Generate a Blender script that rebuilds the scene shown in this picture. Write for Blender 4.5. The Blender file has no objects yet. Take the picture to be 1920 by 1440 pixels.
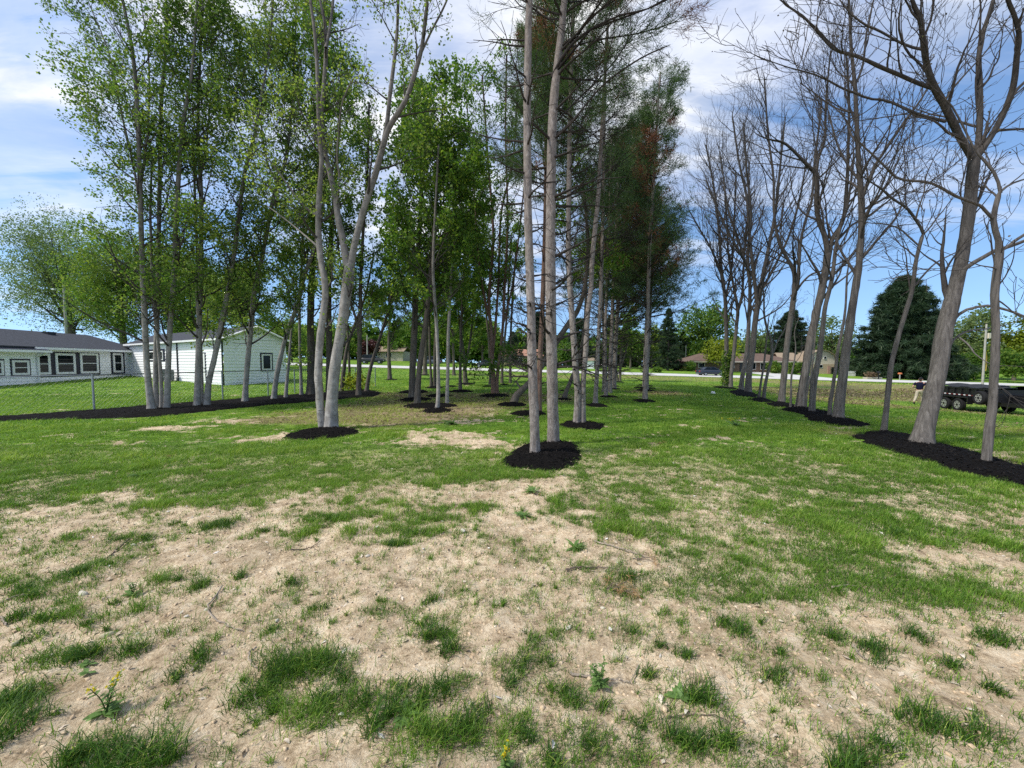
import bpy, bmesh, math, random
import numpy as np
from mathutils import Vector, Matrix

R = math.radians
RNG = np.random.default_rng(7)
random.seed(7)
SC = bpy.context.scene
COL = SC.collection

# ------------------------------------------------------------------ camera maths
F = 723.0                      # focal length in photo pixels (1920 wide)
PITCH = math.atan(38.0 / F)    # looking slightly down
EYE = 1.6
CP, SP = math.cos(PITCH), math.sin(PITCH)


def ss(x, a, b):
    t = np.clip((np.asarray(x, float) - a) / (b - a), 0, 1)
    return t * t * (3 - 2 * t)


def terrain(x, y):
    """height of the land, camera stands at the origin"""
    x = np.asarray(x, float); y = np.asarray(y, float)
    r = np.clip(0.36 - 0.0285 * x, -2.6, 2.0)
    h = r * ss(y, 7, 58)
    h = h - 1.05 * np.exp(-((x - 28) / 12.0) ** 2 - ((y - 22) / 12.0) ** 2)
    h = h + 0.036 * np.clip(y - 61, 0, 34)
    return h


def ray(px, py):
    u = (px - 960.0) / F
    v = (720.0 - py) / F
    d = np.array([u, CP + v * SP, -SP + v * CP])
    return d / d[1]


def P(px, py, Y):
    """point of the place that lies in direction (px, py) at distance Y in front"""
    d = ray(px, py)
    return np.array([d[0] * Y, Y, EYE + d[2] * Y])


def G(px, py, far=160.0):
    """where the line of sight meets the land"""
    d = ray(px, py)
    ys = np.concatenate([np.arange(0.8, 20, 0.1), np.arange(20, far, 0.25)])
    z = EYE + d[2] * ys - terrain(d[0] * ys, ys)
    k = np.where(z <= 0)[0]
    if len(k) == 0:
        Y = far
    else:
        k = k[0]
        a, b = (ys[k - 1], ys[k]) if k > 0 else (ys[0], ys[0])
        za, zb = (z[k - 1], z[k]) if k > 0 else (1, 0)
        Y = a + (b - a) * za / (za - zb + 1e-9)
    X = d[0] * Y
    return np.array([X, Y, float(terrain(X, Y))])


# ------------------------------------------------------------------ noise
_T = np.random.default_rng(11).random((256, 256))


def vnoise(x, y, s=0):
    x = np.asarray(x, float) + s * 37.17; y = np.asarray(y, float) + s * 11.31
    xi = np.floor(x).astype(int); yi = np.floor(y).astype(int)
    fx = x - xi; fy = y - yi
    fx = fx * fx * (3 - 2 * fx); fy = fy * fy * (3 - 2 * fy)
    x0 = xi & 255; x1 = (xi + 1) & 255; y0 = yi & 255; y1 = (yi + 1) & 255
    return (_T[x0, y0] * (1 - fx) + _T[x1, y0] * fx) * (1 - fy) + (_T[x0, y1] * (1 - fx) + _T[x1, y1] * fx) * fy


def fbm(x, y, s=0, o=4, g=0.5):
    a = 1.0; t = 0; n = 0; f = 1.0
    for i in range(o):
        t = t + a * vnoise(x * f, y * f, s + i); n += a
        a *= g; f *= 2.03
    return t / n


# ------------------------------------------------------------------ objects
def tag(o, label=None, cat=None, group=None, kind=None):
    if label: o['label'] = label
    if cat: o['category'] = cat
    if group: o['group'] = group
    if kind: o['kind'] = kind
    return o


def empty(name, loc, rz=0.0, label=None, cat=None, group=None):
    o = bpy.data.objects.new(name, None)
    COL.objects.link(o)
    o.location = loc; o.rotation_euler = (0, 0, rz)
    o.empty_display_size = 0.2
    return tag(o, label, cat, group)


def link(name, me, material=None, parent=None, loc=None):
    o = bpy.data.objects.new(name, me)
    COL.objects.link(o)
    if material is not None:
        for m in (material if isinstance(material, (list, tuple)) else [material]):
            me.materials.append(m)
    if parent is not None: o.parent = parent
    if loc is not None: o.location = loc
    return o


def np_mesh(name, verts, faces, smooth=False, tint=None, k=None):
    """faces: list of (F,n) int arrays, possibly of different n"""
    me = bpy.data.meshes.new(name)
    if not isinstance(faces, (list, tuple)): faces = [faces]
    faces = [f for f in faces if len(f)]
    verts = np.asarray(verts, np.float32)
    me.vertices.add(len(verts)); me.vertices.foreach_set('co', verts.ravel())
    loops = np.concatenate([f.ravel() for f in faces]).astype(np.int32)
    sizes = np.concatenate([np.full(len(f), f.shape[1], np.int32) for f in faces])
    starts = np.concatenate([[0], np.cumsum(sizes)[:-1]]).astype(np.int32)
    me.loops.add(len(loops)); me.loops.foreach_set('vertex_index', loops)
    me.polygons.add(len(sizes)); me.polygons.foreach_set('loop_start', starts)
    me.polygons.foreach_set('loop_total', sizes)
    if smooth: me.polygons.foreach_set('use_smooth', np.ones(len(sizes), bool))
    if tint is not None:
        a = me.attributes.new('tint', 'FLOAT', 'FACE')
        a.data.foreach_set('value', np.asarray(tint, np.float32))
    if k is not None:
        for kk, vv in k.items():
            a = me.attributes.new(kk, 'FLOAT', 'POINT')
            a.data.foreach_set('value', np.asarray(vv, np.float32))
    me.update(calc_edges=True)
    return me


class MB:
    """collects simple shapes into one mesh"""
    def __init__(self):
        self.v = []; self.f = []

    def add(self, vs, fs):
        n = len(self.v)
        self.v += [tuple(map(float, p)) for p in vs]
        self.f += [tuple(i + n for i in f) for f in fs]
        return self

    def frame_box(self, o, u, n, s0, s1, z0, z1, d0, d1):
        """box in a wall frame: s along u, z up, d outward along n"""
        o = np.array(o, float); u = np.array(u, float); n = np.array(n, float); w = np.array([0, 0, 1.0])
        c = [o + u * s + n * d + w * z for z in (z0, z1) for (s, d) in ((s0, d0), (s1, d0), (s1, d1), (s0, d1))]
        self.add(c, [(0, 1, 2, 3), (7, 6, 5, 4), (0, 4, 5, 1), (1, 5, 6, 2), (2, 6, 7, 3), (3, 7, 4, 0)])
        return self

    def box(self, x0, x1, y0, y1, z0, z1):
        return self.frame_box((0, 0, 0), (1, 0, 0), (0, 1, 0), x0, x1, z0, z1, y0, y1)

    def tube(self, pts, rad, sides=8, cap=True):
        pts = np.asarray(pts, float); rad = np.broadcast_to(np.asarray(rad, float), (len(pts),))
        v, f = tube_batch(pts[None], rad[None], sides)
        self.add(v, [tuple(q) for q in f])
        n = len(pts)
        if cap:
            b = len(self.v) - len(v)
            self.f.append(tuple(b + i for i in range(sides))[::-1])
            self.f.append(tuple(b + (n - 1) * sides + i for i in range(sides)))
        return self

    def cyl(self, a, b, r, sides=16):
        return self.tube([a, b], [r, r], sides)

    def ring(self, c, axis, r_out, r_in, w, sides=24):
        """short hollow drum (a tyre) about an axis"""
        c = np.array(c, float); ax = np.array(axis, float); ax /= np.linalg.norm(ax)
        t = np.array([0, 0, 1.0]); e = np.cross(ax, t); e /= np.linalg.norm(e); t = np.cross(e, ax)
        prof = [(r_in, -w * .5), (r_out * .9, -w * .5), (r_out, -w * .32), (r_out, w * .32), (r_out * .9, w * .5), (r_in, w * .5)]
        n = len(prof); vs = []
        for i in range(sides):
            a = 2 * math.pi * i / sides
            d = e * math.cos(a) + t * math.sin(a)
            for (r, q) in prof: vs.append(c + d * r + ax * q)
        fs = []
        for i in range(sides):
            j = (i + 1) % sides
            for k2 in range(n):
                l = (k2 + 1) % n
                fs.append((i * n + k2, j * n + k2, j * n + l, i * n + l))
        return self.add(vs, fs)

    def mesh(self, name, smooth=False, bevel=0):
        me = bpy.data.meshes.new(name)
        me.from_pydata(self.v, [], self.f)
        bm = bmesh.new(); bm.from_mesh(me)
        bmesh.ops.recalc_face_normals(bm, faces=bm.faces)
        if bevel:
            bmesh.ops.bevel(bm, geom=list(bm.edges), offset=bevel, segments=2, affect='EDGES', clamp_overlap=True)
        bm.to_mesh(me); bm.free()
        if smooth:
            me.polygons.foreach_set('use_smooth', np.ones(len(me.polygons), bool))
            if hasattr(me, 'set_sharp_from_angle'): me.set_sharp_from_angle(angle=R(40))
        return me

    def build(self, name, material, parent=None, loc=None, smooth=False, bevel=0):
        return link(name, self.mesh(name, smooth, bevel), material, parent, loc)


def norm(a):
    return a / (np.linalg.norm(a, axis=-1, keepdims=True) + 1e-12)


def tube_batch(pts, rad, S, wob=None):
    """pts (B,N,3), rad (B,N) -> verts, quads"""
    B, N, _ = pts.shape
    tan = np.empty_like(pts)
    tan[:, 1:-1] = pts[:, 2:] - pts[:, :-2]
    tan[:, 0] = pts[:, 1] - pts[:, 0]; tan[:, -1] = pts[:, -1] - pts[:, -2]
    tan = norm(tan)
    od = norm(pts[:, -1] - pts[:, 0])
    ref = np.zeros((B, 3))
    k = np.argmin(np.abs(od), axis=1); ref[np.arange(B), k] = 1
    u = norm(np.cross(tan, ref[:, None, :])); w = np.cross(tan, u)
    a = np.arange(S) * 2 * np.pi / S
    rr = rad[:, :, None] * np.ones(S)
    if wob is not None: rr = rr * wob
    v = pts[:, :, None, :] + rr[..., None] * (u[:, :, None, :] * np.cos(a)[None, None, :, None] + w[:, :, None, :] * np.sin(a)[None, None, :, None])
    b = np.arange(B)[:, None, None] * (N * S); i = np.arange(N - 1)[None, :, None] * S; j = np.arange(S)[None, None, :]
    j2 = (j + 1) % S
    q = np.stack([b + i + j, b + i + j2, b + i + S + j2, b + i + S + j], -1).reshape(-1, 4)
    return v.reshape(-1, 3), q


# ------------------------------------------------------------------ materials
class NT:
    def __init__(self, name):
        self.m = bpy.data.materials.new(name); self.m.use_nodes = True
        self.t = self.m.node_tree
        self.b = self.t.nodes['Principled BSDF']; self.o = self.t.nodes['Material Output']

    def n(self, typ, ins=None, **kw):
        nd = self.t.nodes.new(typ)
        for k2, v in kw.items(): setattr(nd, k2, v)
        for k2, v in (ins or {}).items(): self.set(nd.inputs[k2], v)
        return nd

    def set(self, sock, v):
        if isinstance(v, bpy.types.NodeSocket): self.t.links.new(v, sock)
        elif isinstance(v, bpy.types.Node): self.t.links.new(v.outputs[0], sock)
        else: sock.default_value = v

    def ramp(self, fac, stops, interp='LINEAR'):
        r = self.t.nodes.new('ShaderNodeValToRGB'); cr = r.color_ramp; cr.interpolation = interp
        while len(cr.elements) < len(stops): cr.elements.new(0.5)
        for e, (p, c) in zip(cr.elements, stops):
            e.position = p; e.color = (*c, 1) if len(c) == 3 else c
        self.set(r.inputs[0], fac)
        return r.outputs[0]

    def noise(self, scale, detail=4, rough=0.55, vec=None, dist=0.0):
        nd = self.n('ShaderNodeTexNoise', {'Scale': scale, 'Detail': detail, 'Roughness': rough, 'Distortion': dist})
        if vec is not None: self.set(nd.inputs['Vector'], vec)
        return nd.outputs[0]

    def coord(self, out='Object', scale=None):
        c = self.n('ShaderNodeTexCoord').outputs[out]
        if scale is None: return c
        return self.n('ShaderNodeMapping', {'Vector': c, 'Scale': scale}).outputs[0]

    def math(self, op, a, b=0.0, clamp=False):
        nd = self.n('ShaderNodeMath', operation=op, use_clamp=clamp)
        self.set(nd.inputs[0], a); self.set(nd.inputs[1], b)
        return nd.outputs[0]

    def mix(self, fac, a, b, mode='MIX'):
        nd = self.n('ShaderNodeMix', data_type='RGBA', blend_type=mode)
        self.set(nd.inputs[0], fac)
        self.set(nd.inputs[6], a if not isinstance(a, tuple) else (*a, 1)[:4]); self.set(nd.inputs[7], b if not isinstance(b, tuple) else (*b, 1)[:4])
        return nd.outputs[2]

    def bump(self, h, strength=0.5, dist=0.02):
        return self.n('ShaderNodeBump', {'Height': h, 'Strength': strength, 'Distance': dist}).outputs[0]

    def attr(self, name):
        return self.n('ShaderNodeAttribute', attribute_name=name).outputs['Fac']

    def base(self, c, rough=0.8, spec=0.3, metal=0.0, normal=None):
        self.set(self.b.inputs['Base Color'], (*c, 1) if isinstance(c, tuple) else c)
        self.set(self.b.inputs['Roughness'], rough)
        self.b.inputs['Specular IOR Level'].default_value = spec
        self.b.inputs['Metallic'].default_value = metal
        if normal is not None: self.set(self.b.inputs['Normal'], normal)
        return self.m


def plain(name, c, rough=0.7, spec=0.3, metal=0.0, var=0.12, scale=6.0, bump=0.0):
    t = NT(name)
    nz = t.noise(scale, 5, 0.6, t.coord('Object'))
    lo = tuple(x * (1 - var) for x in c); hi = tuple(min(1, x * (1 + var)) for x in c)
    col = t.ramp(nz, [(0.3, lo), (0.7, hi)])
    nrm = t.bump(t.noise(scale * 8, 3, 0.6, t.coord('Object')), bump, 0.01) if bump else None
    return t.base(col, rough, spec, metal, nrm)


def leaf_mat(name, lo, mid, hi, trans=0.4, rough=0.55):
    t = NT(name)
    col = t.ramp(t.attr('tint'), [(0.0, lo), (0.5, mid), (1.0, hi)])
    t.base(col, rough, 0.25)
    tr = t.n('ShaderNodeBsdfTranslucent')
    c2 = t.mix(1.0, col, (1.25, 1.3, 0.75), 'MULTIPLY'); t.set(tr.inputs[0], c2)
    mx = t.n('ShaderNodeMixShader', {0: trans}); t.set(mx.inputs[1], t.b.outputs[0]); t.set(mx.inputs[2], tr.outputs[0])
    t.set(t.o.inputs[0], mx.outputs[0])
    return t.m


def bark_mat(name, lo, mid, hi, sx=22.0, sz=3.0, bump=0.6, marks=None, moss=0.0, high=0.5):
    t = NT(name)
    v = t.coord('Object', (sx, sx, sz))
    n1 = t.noise(1.0, 6, 0.65, v, 0.6)
    n2 = t.noise(1.3, 4, 0.6, t.coord('Object'))
    f = t.math('ADD', t.math('MULTIPLY', n1, 0.7), t.math('MULTIPLY', n2, 0.3))
    col = t.ramp(f, [(0.34, lo), (0.5, mid), (0.66, hi)])
    if marks:   # horizontal lenticel bands / old branch scars
        v2 = t.coord('Object', (5, 5, marks))
        m = t.ramp(t.noise(1.0, 3, 0.6, v2), [(0.60, (0, 0, 0)), (0.69, (1, 1, 1))])
        col = t.mix(t.math('MULTIPLY', m, 0.6), col, tuple(x * 0.35 for x in lo))
    if moss:
        g = t.ramp(t.noise(2.2, 4, 0.6, t.coord('Object')), [(0.5, (0, 0, 0)), (0.72, (1, 1, 1))])
        col = t.mix(t.math('MULTIPLY', g, moss), col, (0.10, 0.12, 0.05))
    # bark colour darkens with height, painting in the shade of backlit upper trunks
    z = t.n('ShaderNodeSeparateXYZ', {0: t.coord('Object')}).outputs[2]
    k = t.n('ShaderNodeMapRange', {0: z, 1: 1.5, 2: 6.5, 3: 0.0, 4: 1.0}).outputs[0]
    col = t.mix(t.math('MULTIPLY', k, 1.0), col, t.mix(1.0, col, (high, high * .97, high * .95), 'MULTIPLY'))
    return t.base(col, 0.9, 0.15, 0, t.bump(n1, bump, 0.02))


M = {}
# ------------------------------------------------------------------ world, sun, camera
SUN_DIR = Vector((-0.58, -0.22, 0.78)).normalized()
SUN_EL = math.asin(SUN_DIR.z)
SUN_AZ = math.atan2(SUN_DIR.x, SUN_DIR.y)


def make_world():
    w = bpy.data.worlds.new('World'); SC.world = w; w.use_nodes = True
    t = w.node_tree; bg = t.nodes['Background']
    S = NT.__new__(NT); S.t = t
    sky = t.nodes.new('ShaderNodeTexSky'); sky.sky_type = 'NISHITA'; sky.sun_disc = False
    sky.sun_elevation = SUN_EL; sky.sun_rotation = SUN_AZ
    sky.air_density = 1.15; sky.dust_density = 0.35; sky.ozone_density = 2.6
    d = t.nodes.new('ShaderNodeTexCoord').outputs['Generated']
    sp = S.n('ShaderNodeSeparateXYZ', {0: d})
    x, y, z = sp.outputs
    vv = S.n('ShaderNodeCombineXYZ', {0: x, 1: y, 2: S.math('ADD', S.math('MULTIPLY', S.math('MAXIMUM', z, 0.0), 0.86), 0.15)}).outputs[0]
    t.links.new(S.n('ShaderNodeVectorMath', {0: vv}, operation='NORMALIZE').outputs[0], sky.inputs[0])
    zz = S.math('ADD', S.math('MAXIMUM', z, 0.0), 0.16)
    cv = S.n('ShaderNodeCombineXYZ', {0: S.math('DIVIDE', x, zz), 1: S.math('DIVIDE', y, zz), 2: 0.0}).outputs[0]
    mp = S.n('ShaderNodeMapping', {'Vector': cv, 'Location': CLOUD_OFF, 'Rotation': (0, 0, R(24)), 'Scale': (0.62, 0.98, 1)}).outputs[0]
    n1 = S.noise(1.05, 9, 0.56, mp, 0.55)
    mp2 = S.n('ShaderNodeMapping', {'Vector': cv, 'Location': (3.1, 1.7, 0), 'Rotation': (0, 0, R(-20)), 'Scale': (0.42, 2.1, 1)}).outputs[0]
    n2 = S.noise(1.9, 8, 0.6, mp2, 0.8)
    cover = S.math('ADD', S.math('MULTIPLY', n1, 0.62), S.math('MULTIPLY', n2, 0.38))
    # more cloud toward the left and overhead, clear band near the horizon
    cover = S.math('ADD', cover, S.math('MULTIPLY', x, -0.075))
    band = S.n('ShaderNodeMapRange', {0: z, 1: 0.09, 2: 0.36, 3: -0.15, 4: 0.035}).outputs[0]
    cover = S.math('ADD', cover, band)
    mask = S.ramp(cover, [(0.425, (0.02,) * 3), (0.515, (0.42,) * 3), (0.60, (1, 1, 1))], 'EASE')
    shade = S.noise(2.3, 7, 0.6, mp, 0.4)
    ccol = S.ramp(shade, [(0.32, (4.7, 5.4, 7.3)), (0.50, (6.6, 7.0, 7.9)), (0.64, (8.7, 8.75, 8.8))])
    hs = S.n('ShaderNodeHueSaturation', {'Hue': 0.5, 'Saturation': 1.06, 'Value': 1.38, 'Color': sky.outputs[0]}).outputs[0]
    tint = S.mix(1.0, hs, SKY_TINT, 'MULTIPLY')
    col = S.mix(mask, tint, ccol)
    t.links.new(col, bg.inputs[0]); bg.inputs[1].default_value = SKY_STRENGTH


CLOUD_OFF = (2.3, 0.4, 0.0)
SKY_TINT = (1.0, 1.06, 1.12)
SKY_STRENGTH = 0.135
make_world()

sun = bpy.data.lights.new('sun', 'SUN'); sun.energy = 4.3; sun.angle = R(7.0); sun.color = (1.0, 0.955, 0.88)
so = bpy.data.objects.new('sun', sun); COL.objects.link(so)
so.rotation_euler = SUN_DIR.to_track_quat('Z', 'Y').to_euler(); so.location = (-30, -15, 45)

DENOISE = False
cam = bpy.data.cameras.new('camera'); co = bpy.data.objects.new('camera', cam); COL.objects.link(co)
cam.sensor_width = 36.0; cam.lens = 36.0 * F / 1920.0; cam.clip_start = 0.05; cam.clip_end = 3000
co.location = (0, 0, EYE); co.rotation_euler = (R(90) - PITCH, 0, 0)
SC.camera = co
SC.view_settings.view_transform = 'Standard'; SC.view_settings.look = 'None'
SC.view_settings.exposure = 0.0; SC.view_settings.gamma = 1.0
SC.render.engine = 'CYCLES'
SC.cycles.max_bounces = 7; SC.cycles.diffuse_bounces = 3; SC.cycles.glossy_bounces = 2
SC.cycles.transmission_bounces = 4; SC.cycles.transparent_max_bounces = 4
SC.cycles.use_denoising = DENOISE
SC.cycles.sample_clamp_indirect = 6.0

# ------------------------------------------------------------------ grass cover map (over the land)
# patches: photo x, y, half width, half height, amount
GRASSY = [
    (1500, 1030, 330, 60, .42), (1330, 1100, 210, 26, .75), (1640, 1110, 260, 36, .42), (1250, 990, 130, 22, .3),
    (1500, 990, 260, 20, .3), (1700, 1000, 150, 30, .15), (1840, 1130, 120, 24, .3),
    (500, 900, 110, 20, .55), (280, 870, 330, 40, .35), (1250, 900, 260, 30, .25), (1450, 930, 480, 50, .16), (700, 900, 300, 30, .15), (720, 880, 120, 14, .35), (1130, 930, 90, 16, .3), (90, 900, 140, 40, .3), (60, 935, 90, 14, .45), (270, 950, 70, 9, .5),
    (390, 985, 50, 9, .6), (620, 970, 60, 7, .5), (430, 945, 60, 8, .5), (880, 952, 60, 7, .5), (770, 1000, 40, 8, .5),
    (730, 1022, 60, 8, .5), (570, 1250, 90, 30, .75), (830, 1190, 45, 22, .6), (700, 1330, 120, 45, .55), (590, 1320, 60, 22, .6),
    (450, 1310, 40, 16, .7), (130, 1230, 60, 18, .55), (240, 1215, 40, 18, .55), (370, 1240, 40, 20, .5), (20, 1330, 60, 40, .75),
    (240, 1420, 130, 26, .8), (860, 1390, 90, 40, .55), (1290, 1395, 120, 22, .5), (1080, 1310, 90, 18, .35), (1600, 1250, 60, 14, .4),
    (1300, 1320, 60, 16, .5), (1380, 1180, 50, 16, .45), (1450, 1270, 40, 10, .6), (1700, 1360, 120, 20, .5), (1650, 1230, 40, 16, .5),
    (1860, 1200, 50, 16, .5), (140, 1078, 26, 8, .7), (60, 1110, 50, 12, .4), (90, 1160, 60, 14, .35), (1560, 1190, 60, 14, .4),
    (1100, 1370, 130, 24, .25), (960, 1260, 60, 16, .2), (550, 1100, 40, 10, .3), (380, 1110, 50, 9, .35), (720, 1150, 60, 10, .3),
    (800, 1130, 18, 10, .6), (450, 1080, 18, 6, .4), (1010, 1050, 70, 14, .25), (1180, 1080, 30, 14, .5), (1450, 1420, 130, 12, .4),
]
BARE = [
    (500, 822, 75, 9, .6), (845, 822, 75, 12, .55), (930, 833, 60, 6, .35), (700, 800, 60, 10, .35), (830, 775, 110, 14, .45),
    (770, 920, 160, 14, .6), (900, 940, 140, 14, .55), (300, 985, 220, 26, .35), (1040, 910, 90, 12, .5), (1450, 1145, 120, 14, .5),
    (1260, 893, 60, 6, .4), (1480, 905, 60, 5, .4), (760, 1060, 220, 40, .25), (1080, 1010, 110, 24, .3), (1550, 1320, 230, 50, .35),
    (560, 890, 60, 6, .4), (300, 805, 55, 5, .6), (410, 790, 70, 5, .35), (1290, 800, 40, 4, .4), (1560, 803, 40, 5, .4),
    (1880, 980, 120, 24, .4), (1850, 1050, 100, 14, .35), (960, 905, 120, 10, .35),
]
STRAW = [  # dead grass and fallen needles
    (800, 768, 150, 22, .9), (640, 775, 120, 14, .7), (740, 742, 90, 9, .6), (900, 745, 110, 10, .6), (1240, 737, 60, 6, .7),
    (1050, 745, 120, 9, .5), (1750, 770, 180, 14, .8), (1840, 800, 130, 16, .6), (1660, 725, 140, 8, .7), (1560, 735, 60, 8, .6), (1760, 745, 120, 8, .7), (1480, 735, 80, 8, .5),
    (480, 790, 90, 8, .5), (1580, 812, 40, 8, .5), (1000, 705, 200, 3, .5), (1250, 708, 180, 3, .6), (1500, 715, 120, 4, .5), (1890, 860, 60, 12, .6),
]


def to_world_patches(lst):
    out = []
    for (px, py, rx, ry, a) in lst:
        c = G(px, py); ya = G(px, py - ry)[1]; yb = G(px, py + ry)[1]
        out.append((c[0], c[1], rx * c[1] / F, max(0.06, 0.5 * (ya - yb)), a))
    return out


PG, PB, PS = to_world_patches(GRASSY), to_world_patches(BARE), to_world_patches(STRAW)


def add_patches(x, y, lst):
    t = np.zeros_like(x)
    for (cx, cy, rx, ry, a) in lst:
        q = ((x - cx) / rx) ** 2 + ((y - cy) / ry) ** 2
        t += a * np.exp(-np.minimum(q, 30) ** 1.3 * 0.7)
    return t


def cover_maps(x, y):
    x = np.asarray(x, float); y = np.asarray(y, float)
    g = 0.31 + 0.54 * ss(y - 0.08 * x * (x < 0) + 0.16 * x * (x > 0) + (fbm(x * .5, y * .5, 3) - .5) * 1.8, 3.8, 5.6) + .05 * ss(y, 5.5, 8) + 0.25 * ss(y, 24, 40)
    g = g + add_patches(x, y, PG) - add_patches(x, y, PB)
    s = add_patches(x, y, PS)
    s = s + 0.22 * ss(fbm(x * .35, y * .35, 23), .5, .7) * ss(y, 8, 14) * (1 - ss(y, 50, 62))
    big = .75 * (fbm(x * 0.9, y * 1.5, 5) - .5) + .45 * (fbm(x * .55, y * 2.6, 6) - .5) * (1 - ss(y, 14, 26))
    fine = fbm(x * 5.5, y * 5.5, 9, 3) - .5
    fin2 = fbm(x * 14, y * 14, 19, 2) - .5
    m = ss(g + big * 1.15 + fine * .95 + fin2 * .55, .28, .82)
    m = np.where(y > 62, 1.0, m)
    sm = ss(s + big * .8 + fine * .5, .25, .75)
    sm = np.where(y > 63, 0.0, sm)
    return m, np.clip(sm, 0, 1)


# ------------------------------------------------------------------ the land
def axis(lo, hi, step0, growth):
    a = [0.0]
    while a[-1] < hi: a.append(a[-1] + max(step0, growth * a[-1]))
    b = [0.0]
    while b[-1] > lo: b.append(b[-1] - max(step0, growth * -b[-1]))
    return np.array(b[::-1][:-1] + a)


def yaxis():
    a = [1.0]
    while a[-1] < 700: a.append(a[-1] + max(0.02, 0.0092 * a[-1]))
    return np.array([-30, -15, -8, -4, -2, -1, -.4, 0, .3, .55, .75, .9] + a)


def micro(x, y, m):
    k = 1 - ss(np.hypot(x, y), 7, 16)
    a = (fbm(x * 3.2, y * 3.2, 31, 3) - .5) * .05 + (fbm(x * 14, y * 14, 37, 4, .6) - .5) * .036 * (1 - .4 * m) + (fbm(x * 45, y * 45, 33, 2) - .5) * .016 * (1 - .5 * m)
    return a * k


gx = axis(-700, 700, 0.03, 0.0115); gy = yaxis()
XX, YY = np.meshgrid(gx, gy)
xf, yf = XX.ravel(), YY.ravel()
cov, straw = cover_maps(xf, yf)
zf = terrain(xf, yf) + micro(xf, yf, cov)
nx, ny = len(gx), len(gy)
ii = (np.arange(ny - 1)[:, None] * nx + np.arange(nx - 1)[None, :]).ravel()
quads = np.stack([ii, ii + 1, ii + nx + 1, ii + nx], -1)
me = np_mesh('ground', np.stack([xf, yf, zf], -1), quads, True, None, {'cover': cov * (.30 + .70 * ss(yf, 4.5, 11)), 'straw': straw})


def ground_material():
    t = NT('ground')
    c = t.coord('Object')
    cv, st = t.attr('cover'), t.attr('straw')
    fine = t.noise(48, 7, 0.78, c); mid = t.noise(9, 5, 0.6, c); big = t.noise(0.8, 4, 0.5, c)
    df = t.math('ADD', t.math('MULTIPLY', fine, 0.55), t.math('MULTIPLY', mid, 0.45))
    dirt = t.ramp(df, [(0.35, (.11, .08, .05)), (0.42, (.42, .322, .212)), (0.51, (.68, .55, .385)), (0.63, (.85, .745, .575))])
    patch = t.ramp(t.noise(1.7, 5, .65, c, .8), [(.38, (.72, .70, .66)), (.6, (1.06, 1.05, 1.03))])
    dirt = t.mix(1.0, t.mix(t.math('MULTIPLY', big, .25), dirt, (.42, .30, .19)), patch, 'MULTIPLY')
    n3 = t.noise(22, 6, 0.75, c)
    gn = t.math('ADD', t.math('MULTIPLY', n3, .5), t.math('MULTIPLY', t.noise(2.2, 5, .6, c), .5))
    green = t.ramp(gn, [(0.32, (.03, .07, .010)), (0.45, (.10, .20, .022)), (0.56, (.175, .30, .036)), (0.7, (.27, .36, .08))])
    stc = t.ramp(n3, [(0.32, (.10, .072, .04)), (0.48, (.20, .15, .082)), (0.62, (.33, .25, .145))])
    cv2 = t.math('ADD', cv, t.math('MULTIPLY', t.math('SUBTRACT', n3, .5), .7), True)
    m1 = t.ramp(cv2, [(0.30, (0, 0, 0)), (0.62, (1, 1, 1))])
    col = t.mix(m1, dirt, green)
    gv = t.ramp(t.noise(.55, 4, .6, c), [(.34, (.66, .74, .70)), (.5, (1, 1, 1)), (.66, (1.28, 1.10, .95))])
    green = t.mix(1.0, green, gv, 'MULTIPLY'); col = t.mix(m1, dirt, green)
    st2 = t.math('MULTIPLY', t.math('ADD', st, t.math('MULTIPLY', t.math('SUBTRACT', n3, .5), .9), True), .8)
    col = t.mix(st2, col, stc)
    h = t.math('ADD', t.math('MULTIPLY', t.noise(38, 6, .75, c), .65), t.math('MULTIPLY', t.noise(120, 4, .7, c), .35))
    return t.base(col, 0.95, 0.1, 0, t.bump(h, 0.9, 0.028))


M['ground'] = ground_material()
tag(link('ground', me, M['ground']), 'patchy grass and pale sandy soil running back to the road', None, None, 'structure')


def gz(x, y):
    """height of the drawn ground incl. its small bumps"""
    x = np.asarray(x, float); y = np.asarray(y, float)
    m, _ = cover_maps(x, y)
    return terrain(x, y) + micro(x, y, m)


# ------------------------------------------------------------------ road
def sheet(name, xs, y0, y1, lift, material, rows=3, label=None):
    v = []; n = len(xs)
    for j in range(rows):
        for x in xs:
            a, b = y0(x), y1(x)
            y = a + (b - a) * j / (rows - 1)
            v.append((x, y, float(terrain(x, y)) + lift))
    f = [(j * n + i, j * n + i + 1, (j + 1) * n + i + 1, (j + 1) * n + i) for j in range(rows - 1) for i in range(n - 1)]
    return tag(link(name, np_mesh(name, v, np.array(f), True), material), label, None, None, 'structure')


def road_mat():
    t = NT('pale_road')
    c = t.coord('Object')
    n = t.math('ADD', t.math('MULTIPLY', t.noise(0.6, 4, .6, c), .5), t.math('MULTIPLY', t.noise(30, 4, .7, c), .5))
    return t.base(t.ramp(n, [(.3, (.44, .43, .41)), (.7, (.62, .61, .58))]), .9, .2)


M['road'] = road_mat()
M['shoulder'] = plain('gravel_shoulder', (.33, .28, .21), .95, .1, 0, .4, 3.0, .4)
rx = np.linspace(-420, 420, 141)
sheet('road', rx, lambda x: 61.2, lambda x: 68.2, .05, M['road'], 6, 'pale sunlit concrete road crossing behind the trees')
sheet('road_shoulder', rx, lambda x: 59.2 + .9 * vnoise(x * .3, 2.0, 4), lambda x: 61.6, .035, M['shoulder'], 3, 'dry gravelly verge along the near side of the road')

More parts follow.
